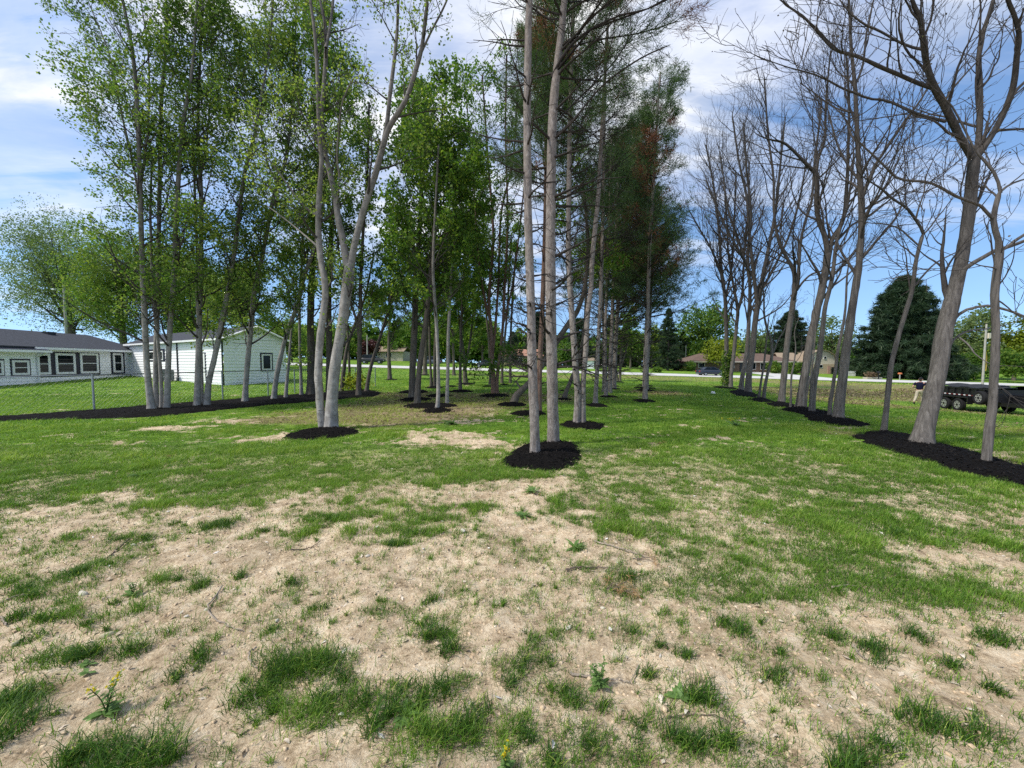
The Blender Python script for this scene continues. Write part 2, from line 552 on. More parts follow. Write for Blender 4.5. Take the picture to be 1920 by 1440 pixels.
# ------------------------------------------------------------------ mulch beds
M['mulch'] = NT('black_mulch')
_t = M['mulch']; _c = _t.coord('Object')
_n = _t.noise(38, 6, .75, _c)
M['mulch'] = _t.base(_t.ramp(_n, [(.35, (.0035, .003, .003)), (.55, (.010, .0085, .008)), (.72, (.026, .021, .019))]), .95, .12, 0, _t.bump(_n, 1.0, .05))
MULCH_POLYS = []


def poly_sd(x, y, poly):
    """signed distance, positive inside"""
    p = np.asarray(poly); d = np.full(x.shape, 1e9); inside = np.zeros(x.shape, bool)
    for i in range(len(p)):
        a, b = p[i], p[(i + 1) % len(p)]
        ex, ey = b[0] - a[0], b[1] - a[1]
        wx, wy = x - a[0], y - a[1]
        t = np.clip((wx * ex + wy * ey) / (ex * ex + ey * ey + 1e-12), 0, 1)
        d = np.minimum(d, np.hypot(wx - ex * t, wy - ey * t))
        c = ((a[1] <= y) != (b[1] <= y)) & (x < ex * (y - a[1]) / (ey + 1e-12) + a[0])
        inside ^= c
    return np.where(inside, d, -d)


def mulch(poly, label, group, res=None, height=.10):
    poly = np.asarray(poly, float)
    c = poly.mean(0); cz = float(terrain(c[0], c[1]))
    lo, hi = poly.min(0) - .3, poly.max(0) + .3
    area = (hi - lo).prod()
    if res is None: res = float(np.clip(math.sqrt(area / 30000), .022, .12))
    xs = np.arange(lo[0], hi[0] + res, res); ys = np.arange(lo[1], hi[1] + res, res)
    x, y = np.meshgrid(xs, ys); sh = x.shape
    jx = (fbm(x * 4, y * 4, 51, 3) - .5) * .28; jy = (fbm(x * 4, y * 4, 57, 3) - .5) * .28
    sd = poly_sd(x + jx, y + jy, poly)
    h = np.where(sd > 0, height * (1 - np.exp(-np.maximum(sd, 0) / .16)), np.maximum(sd, -.3) * .4)
    h = h + (fbm(x * 13, y * 13, 61, 4, .6) - .5) * .06 * ss(sd, -.02, .12) + (RNG.random(sh) - .5) * .016
    z = terrain(x, y) - .015 + h
    keep = sd > -.12
    q = np.arange(sh[0] * sh[1]).reshape(sh)
    ok = keep[:-1, :-1] & keep[1:, :-1] & keep[:-1, 1:] & keep[1:, 1:]
    f = np.stack([q[:-1, :-1][ok], q[:-1, 1:][ok], q[1:, 1:][ok], q[1:, :-1][ok]], -1)
    used = np.unique(f); mp = np.full(q.size, -1); mp[used] = np.arange(len(used))
    v = np.stack([x.ravel() - c[0], y.ravel() - c[1], z.ravel() - cz], -1)[used]
    o = link('mulch_bed', np_mesh('mulch_bed', v, mp[f]), M['mulch'], None, (c[0], c[1], cz))
    tag(o, label, 'mulch bed', group, 'thing')
    MULCH_POLYS.append(poly)
    return o


def ell(px, py, rx, ry, n=18):
    c = G(px, py); a = rx * c[1] / F; b = max(.35 * a, .5 * (G(px, py - ry)[1] - G(px, py + ry)[1]))
    b = min(b, a * 1.15)
    return [(c[0] + a * math.cos(2 * math.pi * i / n), c[1] + b * math.sin(2 * math.pi * i / n)) for i in range(n)]


def gp(*pts):
    return [G(a, b)[:2] for a, b in pts]


mulch(gp((-330, 806), (0, 783), (70, 778), (180, 770), (270, 762), (400, 753), (520, 743), (600, 738), (690, 731), (718, 737), (700, 745), (610, 752), (500, 760), (400, 771), (300, 782), (200, 785), (60, 789), (0, 790), (-330, 822)),
      'long dark mulch strip under the left tree row beside the wire fence', None, None, .10)
MR = 'mulch rings around trees'
mulch(gp((940, 870), (962, 846), (985, 832), (1050, 827), (1094, 836), (1092, 855), (1078, 872), (1052, 881), (1000, 884), (962, 880)),
      'large angular black mulch bed around the two front pines', MR)
for (a, b, c, d, lab) in [
    (608, 813, 64, 11.5, 'wide mulch ring around the two-stemmed pale maple'),
    (1093, 798, 45, 10.5, 'mulch ring under the crooked double pine behind the front pines'),
    (992, 776, 34, 7, 'mulch patch seen behind the front left pine trunk'),
    (961, 759, 29, 4.5, 'mulch ring at the foot of the leaning curved tree'),
    (819, 770.5, 29, 4.6, 'nearest mulch ring of the middle grove, under a thin pale trunk'),
    (807, 761.5, 52, 4.8, 'long mulch patch joining the trunks behind the thin pale trunk'),
    (779, 749.5, 31, 5.6, 'mulch ring under the dark straight trunk of the middle grove'),
    (776, 735, 28, 3.6, 'mulch ring behind the dark straight trunk, middle grove'),
    (822, 742.5, 24, 3.4, 'small mulch ring between the pale thin trunks'),
    (864, 734, 22, 3.2, 'mulch ring under a thin trunk in the middle of the grove'),
    (814, 727, 18, 2.8, 'far left mulch ring of the pair under twin thin trunks'),
    (845, 725, 13, 2.5, 'far right mulch ring of the pair under twin thin trunks'),
    (873, 720.5, 19, 2.2, 'mulch ring under the low forking dark tree'),
    (928, 742.5, 30, 4.4, 'mulch ring under the reddish many-stemmed tree'),
    (913, 725, 11, 2.4, 'small mulch ring left of the reddish many-stemmed tree'),
    (946, 721.5, 10, 2.2, 'small mulch ring right of the reddish many-stemmed tree'),
    (733, 712.5, 13, 1.5, 'lone mulch ring on the lawn beyond the fence end'),
    (797, 703.5, 10, 1.4, 'farthest mulch ring under the thick dark trunk by the road'),
    (1119, 761, 24, 4.2, 'mulch ring right of the crooked double pine'),
    (1141, 744.5, 19, 5.5, 'mulch ring under the three close trunks right of the pines'),
    (1153, 730, 11, 2.6, 'mulch ring just behind the three close trunks'),
    (1154, 724.5, 11, 2.2, 'mulch ring farther behind the three close trunks'),
    (1160, 716.5, 12, 2.6, 'mulch ring under the small forked tree near the road'),
    (1209, 752.5, 23, 3.6, 'mulch ring under the lone pine at the right edge of the grove'),
    (1211, 732.5, 19, 2.6, 'nearest of three mulch rings stacked behind the lone right pine'),
    (1209, 728, 21, 2.3, 'middle of three mulch rings stacked behind the lone right pine'),
    (1211, 723.5, 16, 2.0, 'farthest of three mulch rings stacked behind the lone right pine'),
    (1058, 749, 14, 3.6, 'mulch ring under the slanting dark trunk behind the front pines'),
    (1055, 733, 8, 2.4, 'small mulch ring glimpsed right of the second front pine'),
    (1360, 727.5, 22, 2.8, 'farthest mulch ring of the right bare tree row, by ivy trunk'),
]:
    mulch(ell(a, b, c, d), lab, MR)
mulch(gp((1366, 734), (1385, 730), (1412, 736), (1430, 744), (1412, 746), (1378, 742)), 'mulch bed under the second pair of bare trees from the road', MR)
mulch(gp((1401, 749), (1425, 745), (1440, 749), (1455, 754), (1425, 755)), 'mulch bed under the thin crooked bare saplings', MR)
mulch(gp((1432, 757), (1465, 753), (1492, 760), (1495, 765), (1450, 763)), 'mulch bed under the single straight bare tree', MR)
mulch(gp((1460, 768), (1500, 763), (1550, 772), (1588, 785), (1637, 798), (1610, 801), (1560, 798), (1520, 790), (1500, 776)),
      'long mulch bed under four bare trunks in the right row', MR)
mulch(gp((1591, 817), (1632, 810), (1665, 811), (1710, 817), (1760, 831), (1800, 842), (1850, 856), (1930, 876), (2200, 950), (2200, 1020), (1925, 918), (1870, 904), (1800, 887), (1740, 869), (1680, 851), (1622, 832)),
      'broad black mulch bed under the big leaning bare tree', MR)
_inmulch = lambda x, y: np.max([poly_sd(x, y, p) for p in MULCH_POLYS], axis=0)

# ------------------------------------------------------------------ grass
def blades(px, py, h, w, tint, lean, name, material, seg=2, label=None):
    n = len(px)
    z = gz(px, py) - .004
    a = RNG.random(n) * 2 * np.pi
    wd = np.stack([np.cos(a), np.sin(a), np.zeros(n)], -1)
    b = a + np.pi / 2 + (RNG.random(n) - .5) * 1.4
    ld = np.stack([np.cos(b), np.sin(b), np.zeros(n)], -1)
    ld = norm(ld + np.array([.25, -.05, 0]))
    p0 = np.stack([px, py, z], -1)
    up = np.array([0, 0, 1.0])
    L = (lean * h)[:, None]; H = h[:, None]; W = (w * .5)[:, None]
    vs = [p0 - wd * W, p0 + wd * W]
    fr = [.45, .78][:seg]
    for f in fr:
        c = p0 + up * H * (f * (1 - .25 * f * lean[:, None])) + ld * L * f * f
        ww = W * (1 - f * .55)
        vs += [c - wd * ww, c + wd * ww]
    vs.append(p0 + up * H * (1 - .3 * lean[:, None]) + ld * L)
    k = len(vs)
    V = np.stack(vs, 1).reshape(-1, 3)
    base = np.arange(n) * k
    q = [np.stack([base + 2 * i, base + 2 * i + 1, base + 2 * i + 3, base + 2 * i + 2], -1) for i in range(seg)]
    q = np.concatenate(q) if seg else np.zeros((0, 4), int)
    t = np.stack([base + 2 * seg, base + 2 * seg + 1, base + 2 * seg + 2], -1)
    tt = np.concatenate([np.tile(tint, seg), tint])
    me2 = np_mesh(name, V, [q, t] if seg else [t], False, tt)
    return tag(link(name, me2, material), label, None, None, 'stuff')


M['grass'] = leaf_mat('grass_blade', (.035, .095, .012), (.165, .31, .030), (.40, .47, .10), .38, .5)


def frustum_pts(n, y0, y1, margin=1.2):
    y = np.sqrt(RNG.random(n) * (y1 * y1 - y0 * y0) + y0 * y0)
    x = (RNG.random(n) * 2 - 1) * (1.34 * y + margin)
    return x, y


gX, gY, gH, gW, gT, gL = [], [], [], [], [], []


def put(x, y, h, w, t, l):
    gX.append(x); gY.append(y); gH.append(h); gW.append(w); gT.append(t); gL.append(l)


def lush(x, y):
    return .35 + .75 * ss(fbm(x * .8 + 3, y * .8, 71), .32, .68) + .65 * ss(fbm(x * 3.4, y * 3.4, 73, 3), .48, .72)


# explicit tufts standing on the sandy soil: photo x, y, radius, relative height
TUFTS = [(555, 1255, 70, 1.2), (610, 1250, 45, 1.1), (520, 1270, 40, .9), (640, 1275, 30, .8), (815, 1182, 32, 1), (835, 1225, 30, 1), (800, 1195, 20, .9), (450, 1318, 34, .9), (590, 1322, 40, .9),
         (505, 1330, 22, .7), (250, 1215, 36, .9), (135, 1235, 36, .8), (175, 1225, 30, .8), (370, 1240, 34, 1), (330, 1265, 24, .7), (700, 1370, 40, 1.0), (720, 1340, 36, 1.1), (680, 1320, 30, .9), (745, 1300, 30, .8),
         (780, 1310, 34, .8), (840, 1300, 34, .9), (820, 1400, 46, 1.0), (870, 1370, 40, .9), (900, 1345, 40, .8), (15, 1320, 50, 1), (45, 1355, 40, .9), (10, 1385, 50, 1), (130, 1430, 50, 1.1), (200, 1430, 60, 1.2), (260, 1425, 60, 1.2), (310, 1435, 40, 1.1),
         (138, 1080, 28, .8), (805, 1128, 20, .8), (450, 1082, 16, .7), (540, 1100, 22, .6), (595, 1140, 24, .6), (375, 1105, 26, .7), (330, 1090, 14, .5), (515, 1185, 18, .6), (390, 990, 30, .9), (430, 985, 26, .9),
         (770, 1003, 34, .7), (725, 1025, 30, .7), (750, 1022, 26, .7), (500, 990, 20, .6), (580, 995, 22, .6), (880, 952, 40, .6), (620, 970, 50, .7), (325, 985, 18, .6), (225, 1010, 24, .6), (270, 1010, 22, .7),
         (1180, 1080, 26, .8), (1390, 1190, 24, .8), (1355, 1170, 22, .7), (1450, 1272, 32, .9), (1300, 1305, 40, .8), (1330, 1310, 34, .8), (1270, 1390, 40, .9), (1350, 1385, 36, .9), (1310, 1400, 36, .9), (1600, 1425, 60, 1), (1580, 1440, 40, 1),
         (1560, 1190, 24, .8), (1650, 1230, 34, .9), (1620, 1210, 26, .8), (1860, 1195, 36, .9), (1710, 1200, 30, .8), (1740, 1355, 50, .8), (1720, 1350, 44, .9), (1830, 1380, 44, .8), (1020, 1240, 20, .6), (980, 1250, 26, .6), (1000, 1200, 26, .5),
         (1080, 1310, 30, .7), (1060, 1300, 24, .7), (1125, 1320, 20, .5), (1240, 1215, 20, .6), (1275, 1230, 24, .7), (1180, 1185, 24, .6), (1220, 1265, 24, .7), (960, 1290, 24, .7), (985, 1385, 30, .8), (1680, 1005, 40, .8), (1040, 1430, 40, .8),
         (1100, 1400, 28, .6), (1200, 1360, 26, .6), (1650, 1400, 30, .8), (1460, 1225, 20, .6), (1800, 1255, 24, .7), (1870, 1300, 24, .7), (60, 1200, 22, .6), (30, 1110, 26, .7), (70, 1120, 24, .7), (85, 1165, 30, .7), (25, 1160, 30, .8), (210, 1130, 16, .6), (160, 1175, 18, .6)]
for (a, b, r, hh) in TUFTS:
    c = G(a, b); rw = r * c[1] / F
    n = int(210 * max(.35, (rw / .1)) ** 1.15)
    for sub in range(3):
        k = n // 3
        ox, oy = (RNG.random(2) - .5) * rw * .9
        g2 = RNG.normal(size=(k, 2)) * rw * RNG.uniform(.26, .46)
        x = c[0] + ox + g2[:, 0]; y = c[1] + oy + g2[:, 1] * .8
        y = np.maximum(y, .55)
        put(x, y, (.035 + .085 * RNG.random(k) ** 1.3) * hh * (1.1 - .3 * np.minimum(1.5, np.hypot(g2[:, 0], g2[:, 1]) / rw)), .0026 + .002 * RNG.random(k), np.where(RNG.random(k) < .06, 1.0, np.clip(.03 + .17 * RNG.normal(size=k), 0, .9)), .35 + .75 * RNG.random(k))
# small random tufts on soil
n = 25000
x, y = frustum_pts(n, 1.05, 7.5)
m, s = cover_maps(x, y)
spk = ss(fbm(x * 1.7, y * 1.7, 44, 3), .34, .62)
for i in np.where(RNG.random(n) < .16 + .55 * spk + .3 * m)[0]:
    k = RNG.integers(6, 22) if RNG.random() < .82 else RNG.integers(22, 60); rw = RNG.uniform(.006, .045)
    g2 = RNG.normal(size=(k, 2)) * rw
    put(x[i] + g2[:, 0], y[i] + g2[:, 1], .018 + .052 * RNG.random(k) ** 1.3, .0022 + .0018 * RNG.random(k), np.clip(.30 + .25 * RNG.normal(size=k), 0, 1), .4 + .7 * RNG.random(k))
# sod by distance
for (y0, y1, n, hm, wd, pw) in [(1.05, 3.2, 300000, .046, .0028, 1.5), (3.2, 6, 460000, .056, .004, 1.2), (6, 10, 340000, .068, .007, 1.0), (10, 18, 240000, .07, .013, 1.0), (18, 34, 150000, .08, .028, 1.0), (34, 60, 70000, .09, .06, 1.0)]:
    x, y = frustum_pts(n, y0, y1)
    m, s = cover_maps(x, y)
    cf = .25 + 1.25 * ss(vnoise(x * 7.3, y * 7.3, 15) * .6 + vnoise(x * 2.6, y * 2.6, 16) * .4, .30, .66) if y0 < 9 else 1.0
    ok = RNG.random(n) < (m ** pw) * (1 - .55 * s) * cf
    near = y[ok] < 40
    x, y, s2 = x[ok], y[ok], s[ok]
    sd = np.full(len(x), -1.0)
    for p in MULCH_POLYS:
        p = np.asarray(p); lo, hi = p.min(0) - .2, p.max(0) + .2
        b = np.where((x > lo[0]) & (x < hi[0]) & (y > lo[1]) & (y < hi[1]))[0]
        if len(b): sd[b] = np.maximum(sd[b], poly_sd(x[b], y[b], p))
    k = sd < -.01
    x, y, s2 = x[k], y[k], s2[k]
    lu = lush(x, y); k = len(x)
    t = np.clip((.20 if y1 < 3.3 else .30 if y1 < 6.1 else .38) + .20 * RNG.normal(size=k) + .28 * (lu - .8) + .55 * s2 + .45 * (fbm(x * .45, y * .45, 77) - .5), 0, 1)
    put(x, y, hm * (.45 + .8 * RNG.random(k)) * lu, wd * (.7 + .6 * RNG.random(k)), t, .3 + .8 * RNG.random(k))
gX, gY, gH, gW, gT, gL = [np.concatenate(a) for a in (gX, gY, gH, gW, gT, gL)]
nr = gY < 6.5
blades(gX[nr], gY[nr], gH[nr], gW[nr], gT[nr], gL[nr], 'grass', M['grass'], 2, 'green grass blades and tufts growing on the near sandy soil')
blades(gX[~nr], gY[~nr], gH[~nr], gW[~nr], gT[~nr], gL[~nr], 'grass', M['grass'], 1, 'green lawn grass growing between the tree rows')

# clods and gravel on bare soil
def lumps(n, y0, y1, smin, smax, name, material, label, flat=.42, thr=.6, power=2.6):
    x, y = frustum_pts(n, y0, y1)
    m, _ = cover_maps(x, y)
    k = (m < thr); x, y = x[k], y[k]; n = len(x)
    base = np.array([(-1, -1, -1), (1, -1, -1), (1, 1, -1), (-1, 1, -1), (-.7, -.7, 1), (.7, -.7, 1), (.7, .7, 1), (-.7, .7, 1)], float)
    s = smin + (smax - smin) * RNG.random(n) ** power
    sc = s[:, None, None] * (1 + .6 * (RNG.random((n, 1, 3)) - .5)) * np.array([1, 1, flat])
    v = (base[None] + (RNG.random((n, 8, 3)) - .5) * .9) * sc
    a = RNG.random(n) * 6.28; ca, sa = np.cos(a)[:, None], np.sin(a)[:, None]
    vx = v[..., 0] * ca - v[..., 1] * sa; vy = v[..., 0] * sa + v[..., 1] * ca
    z = gz(x, y)
    V = np.stack([vx + x[:, None], vy + y[:, None], v[..., 2] + (z + s * flat * .5)[:, None]], -1).reshape(-1, 3)
    f = np.array([(4, 5, 6, 7), (0, 1, 5, 4), (1, 2, 6, 5), (2, 3, 7, 6), (3, 0, 4, 7)])
    ff = (np.arange(n)[:, None, None] * 8 + f[None]).reshape(-1, 4)
    tt = np.repeat(RNG.random(n), 5)
    return tag(link(name, np_mesh(name, V, ff, False, tt), material), label, None, None, 'stuff')


def tint_mat(name, stops, rough=.9):
    t = NT(name)
    nz = t.noise(120, 3, .6, t.coord('Object'))
    c0 = t.ramp(t.attr('tint'), stops); c = t.mix(.5, c0, t.mix(1.0, c0, t.ramp(nz, [(.3, (.5,) * 3), (.7, (1.3,) * 3)]), 'MULTIPLY'))
    return t.base(c, rough, .15)


M['clod'] = tint_mat('soil_clod', [(0, (.42, .31, .20)), (.6, (.60, .46, .31)), (.96, (.66, .52, .37)), (1, (.74, .64, .5))])
lumps(70000, 1.05, 7, .002, .0095, 'gravel', M['clod'], 'pale soil crumbs and pebbles strewn on the bare ground')
M['litter'] = tint_mat('dry_litter', [(0, (.12, .09, .06)), (.45, (.36, .28, .19)), (.9, (.58, .49, .38)), (1, (.72, .69, .64))])
# dry leaf flakes
x, y = frustum_pts(15000, 1.05, 9)
n = len(x); a = RNG.random(n) * 6.28; l = .004 + .022 * RNG.random(n) ** 2.4; w = l * RNG.uniform(.25, .6, n)
u = np.stack([np.cos(a), np.sin(a), RNG.normal(size=n) * .3], -1); v = np.stack([-np.sin(a), np.cos(a), RNG.normal(size=n) * .3], -1)
c = np.stack([x, y, gz(x, y) + .008], -1)
V = np.stack([c - u * l[:, None], c + v * w[:, None], c + u * l[:, None], c - v * w[:, None]], 1).reshape(-1, 3)
tag(link('leaf_litter', np_mesh('leaf_litter', V, np.arange(4 * n).reshape(-1, 4), False, RNG.random(n) ** .7), M['litter']), 'dry pale leaf flakes scattered over the soil', None, None, 'stuff')

# fallen needles and dead leaves under the grove and on the worn field
x, y = frustum_pts(230000, 7, 34, 0)
_, s = cover_maps(x, y); k = (RNG.random(len(x)) < s * .55) & (_inmulch(x, y) < 0)
x, y = x[k], y[k]; n = len(x); a = RNG.random(n) * 6.28; l = RNG.uniform(.02, .055, n) * (.6 + y / 22); w = l * RNG.uniform(.12, .4, n)
u = np.stack([np.cos(a), np.sin(a), RNG.normal(size=n) * .35], -1); v = np.stack([-np.sin(a), np.cos(a), RNG.normal(size=n) * .35], -1)
c = np.stack([x, y, gz(x, y) + .015 + .02 * RNG.random(n)], -1)
V = np.stack([c - u * l[:, None], c + v * w[:, None], c + u * l[:, None], c - v * w[:, None]], 1).reshape(-1, 3)
M['thatch'] = tint_mat('dead_thatch', [(0, (.07, .048, .03)), (.5, (.19, .135, .08)), (1, (.40, .31, .19))])
tag(link('dead_thatch', np_mesh('dead_thatch', V, np.arange(4 * n).reshape(-1, 4), False, RNG.random(n)), M['thatch']), 'brown fallen needles and dead grass under the grove', None, None, 'stuff')


# loose chips lying on and spilling from the nearer mulch beds
def chips():
    P_ = [p for p in MULCH_POLYS if np.asarray(p)[:, 1].mean() < 13 or np.ptp(np.asarray(p)[:, 0]) > 8]
    xs, ys = [], []
    for p in P_:
        p = np.asarray(p); lo, hi = p.min(0) - .15, p.max(0) + .15
        n = int(np.clip((hi - lo).prod() * 420, 200, 9000)); x = lo[0] + RNG.random(n) * (hi - lo)[0]; y = lo[1] + RNG.random(n) * (hi - lo)[1]
        sd = poly_sd(x, y, p); k = (sd > 0) | ((sd > -.13) & (RNG.random(n) < .35)); xs.append(x[k]); ys.append(y[k])
    x = np.concatenate(xs); y = np.concatenate(ys); n = len(x)
    h = np.zeros(n)
    for p in P_:
        sd = poly_sd(x, y, p); h = np.maximum(h, np.where(sd > 0, (.095) * (1 - np.exp(-np.maximum(sd, 0) / .16)), 0))
    a = RNG.random(n) * 6.28; l = RNG.uniform(.007, .024, n)[:, None]; w = l * RNG.uniform(.2, .4, (n, 1)); tz = RNG.normal(size=n) * .3
    u = np.stack([np.cos(a), np.sin(a), tz], -1); v = np.stack([-np.sin(a), np.cos(a), RNG.normal(size=n) * .3], -1)
    c = np.stack([x, y, gz(x, y) + h + .008 + .012 * RNG.random(n)], -1)
    V = np.stack([c - u * l - v * w, c + u * l - v * w, c + u * l + v * w, c - u * l + v * w], 1).reshape(-1, 3)
    tag(link('mulch_chips', np_mesh('mulch_chips', V, np.arange(4 * n).reshape(-1, 4), False, RNG.random(n) ** 2), tint_mat('mulch_chip', [(0, (.003, .003, .003)), (.6, (.012, .010, .009)), (1, (.026, .021, .018))])), 'loose dark wood chips on the mulch beds', None, None, 'stuff')


chips()
# ------------------------------------------------------------------ tree materials
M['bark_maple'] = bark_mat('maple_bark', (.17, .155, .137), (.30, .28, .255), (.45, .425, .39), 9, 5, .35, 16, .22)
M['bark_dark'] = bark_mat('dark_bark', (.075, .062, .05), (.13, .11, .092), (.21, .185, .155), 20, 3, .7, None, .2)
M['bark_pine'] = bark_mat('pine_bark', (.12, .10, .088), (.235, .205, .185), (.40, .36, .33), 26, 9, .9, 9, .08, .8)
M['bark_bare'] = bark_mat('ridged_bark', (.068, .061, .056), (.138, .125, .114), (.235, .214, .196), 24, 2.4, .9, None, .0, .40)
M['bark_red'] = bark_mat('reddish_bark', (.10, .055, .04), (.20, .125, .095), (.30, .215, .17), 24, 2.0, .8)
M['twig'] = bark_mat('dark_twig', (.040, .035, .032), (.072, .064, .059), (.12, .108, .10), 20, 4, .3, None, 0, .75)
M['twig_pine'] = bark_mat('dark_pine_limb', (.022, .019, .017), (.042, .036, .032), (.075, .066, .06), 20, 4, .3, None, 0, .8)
M['leaf'] = leaf_mat('maple_leaf', (.036, .092, .018), (.105, .195, .034), (.30, .36, .075), .52)
M['leaf_dark'] = leaf_mat('dense_leaf', (.036, .098, .018), (.09, .18, .027), (.24, .31, .05), .52)
M['leaf_pale'] = leaf_mat('spring_leaf', (.085, .14, .055), (.16, .225, .085), (.27, .31, .14), .5)
M['leaf_yellow'] = leaf_mat('yellow_green_leaf', (.11, .16, .012), (.22, .27, .018), (.38, .40, .05), .4)
M['needle'] = leaf_mat('pine_needle', (.028, .062, .024), (.066, .122, .042), (.13, .185, .066), .4)
M['needle_dry'] = leaf_mat('rust_needle', (.09, .035, .02), (.19, .075, .04), (.32, .16, .09), .25)
M['spruce'] = leaf_mat('spruce_needle', (.014, .032, .017), (.032, .062, .029), (.075, .11, .05), .2)


# ------------------------------------------------------------------ growth
def resample(pts, n):
    """smooth (Catmull-Rom) polyline through pts (k,m), n points evenly spaced by length"""
    pts = np.asarray(pts, float)
    if len(pts) == 2:
        t = np.linspace(0, 1, n)[:, None]
        return pts[0] * (1 - t) + pts[1] * t
    q = np.vstack([2 * pts[0] - pts[1], pts, 2 * pts[-1] - pts[-2]])
    out = []
    for i in range(1, len(q) - 2):
        p0, p1, p2, p3 = q[i - 1], q[i], q[i + 1], q[i + 2]
        for t in np.linspace(0, 1, 10, endpoint=False):
            out.append(.5 * (2 * p1 + (p2 - p0) * t + (2 * p0 - 5 * p1 + 4 * p2 - p3) * t * t + (3 * p1 - p0 - 3 * p2 + p3) * t ** 3))
    out.append(pts[-1]); out = np.array(out)
    d = np.concatenate([[0], np.cumsum(np.linalg.norm(np.diff(out[:, :3], axis=0), axis=1))])
    s = np.linspace(0, d[-1], n)
    return np.stack([np.interp(s, d, out[:, j]) for j in range(out.shape[1])], -1)


def spawn(rng, par, rad, nch, t0, t1, ang, asd, length, npts, up, wig, rk, rmin, lk=0.45, flat=0.0, rcap=None, away=None):
    """children growing from parent polylines par (B,N,3) / rad (B,N)"""
    B, N, _ = par.shape
    idx = np.repeat(np.arange(B), nch); n = len(idx)
    t = t0 + (t1 - t0) * ((np.tile(np.arange(nch), B) + rng.random(n)) / nch)
    f = t * (N - 1); i = np.minimum(f.astype(int), N - 2); w = (f - i)[:, None]
    p = par[idx, i] * (1 - w) + par[idx, i + 1] * w
    r = rad[idx, i] * (1 - w[:, 0]) + rad[idx, i + 1] * w[:, 0]
    tan = norm(par[idx, i + 1] - par[idx, i])
    rv = rng.normal(size=(n, 3))
    if flat: rv[:, 2] *= (1 - flat)
    if away is not None: rv = rv + away
    per = norm(rv - (rv * tan).sum(-1, keepdims=True) * tan)
    a = np.clip(rng.normal(ang, asd, n), .15, 2.0)[:, None]
    d = norm(tan * np.cos(a) + per * np.sin(a))
    L = length * (1 - lk * (t - t0) / max(1e-6, t1 - t0)) * rng.uniform(.65, 1.25, n)
    if not np.isscalar(length): L = L
    pts = np.empty((n, npts, 3)); pts[:, 0] = p
    st = (L / (npts - 1))[:, None]
    for k in range(1, npts):
        pts[:, k] = pts[:, k - 1] + d * st
        d = norm(d + np.array([0, 0, up]) + rng.normal(size=(n, 3)) * wig)
    r0 = np.maximum(r * rk, rmin * 1.2)
    if rcap is not None: r0 = np.minimum(r0, rcap)
    rr = r0[:, None] * (1 - np.linspace(0, 1, npts)[None] ** .8) + rmin * np.linspace(0, 1, npts)[None] ** .8
    return pts, rr


def tube_mesh(name, groups, origin):
    vs, fs, b = [], [], 0
    for (p, r, S) in groups:
        v, q = tube_batch(p - origin, r, S)
        vs.append(v); fs.append(q + b); b += len(v)
    return np_mesh(name, np.concatenate(vs), np.concatenate(fs), True)


def leaf_mesh(name, rng, anchors, size, per, spread, origin, tint_mid=.45, tint_sd=.2, updir=.3, cluster=None, big=.35):
    """folded leaf blades scattered around anchor points"""
    n = len(anchors) * per
    c = np.repeat(anchors, per, 0) + rng.normal(size=(n, 3)) * spread
    nd = norm(rng.normal(size=(n, 3)) + np.array([0, 0, updir]))
    rv = rng.normal(size=(n, 3)); a = norm(rv - (rv * nd).sum(-1, keepdims=True) * nd); b = np.cross(nd, a)
    s = (size * rng.uniform(.6, 1.3, n))[:, None]
    fold = nd * s * rng.uniform(.05, .3, (n, 1))
    o = c - origin
    V = np.stack([o - a * s * .5, o - b * s * .42 + fold - a * s * .08, o + a * s * .55, o + b * s * .42 + fold - a * s * .05], 1).reshape(-1, 3)
    k = np.arange(n) * 4
    T = np.concatenate([np.stack([k, k + 1, k + 2], -1), np.stack([k, k + 2, k + 3], -1)])
    an = np.repeat(fbm(anchors[:, 0] * 1.3 + anchors[:, 2], anchors[:, 1] * 1.3 + anchors[:, 2] * 1.7, 81, 3) - .5, per) * 1.1
    t = np.clip(tint_mid + tint_sd * rng.normal(size=n) + an * big, 0, 1)
    return np_mesh(name, V, [T], False, np.concatenate([t, t]))


def needle_mesh(name, rng, anchors, dirs, length, width, per, origin, tint_mid=.5):
    n = len(anchors) * per
    c = np.repeat(anchors, per, 0); d = norm(np.repeat(dirs, per, 0) * .55 + rng.normal(size=(n, 3)) * .6)
    rv = rng.normal(size=(n, 3)); w = norm(np.cross(d, rv))
    L = (length * rng.uniform(.6, 1.25, n))[:, None]; W = (width * rng.uniform(.7, 1.3, n))[:, None]
    c = c + rng.normal(size=(n, 3)) * length * .25 - origin
    V = np.stack([c - w * W * .5, c + w * W * .5, c + d * L], 1).reshape(-1, 3)
    t = np.clip(tint_mid + .22 * rng.normal(size=n), 0, 1)
    return np_mesh(name, V, [np.arange(3 * n).reshape(-1, 3)], False, t)


def wobble(rng, B, N, S, amt, flare=None):
    a = rng.normal(size=(B, N, S)) * amt
    a = (a + np.roll(a, 1, 1) + np.roll(a, 1, 2)) / 1.7
    w = 1 + a
    if flare is not None: w = w * flare[..., None]
    return w


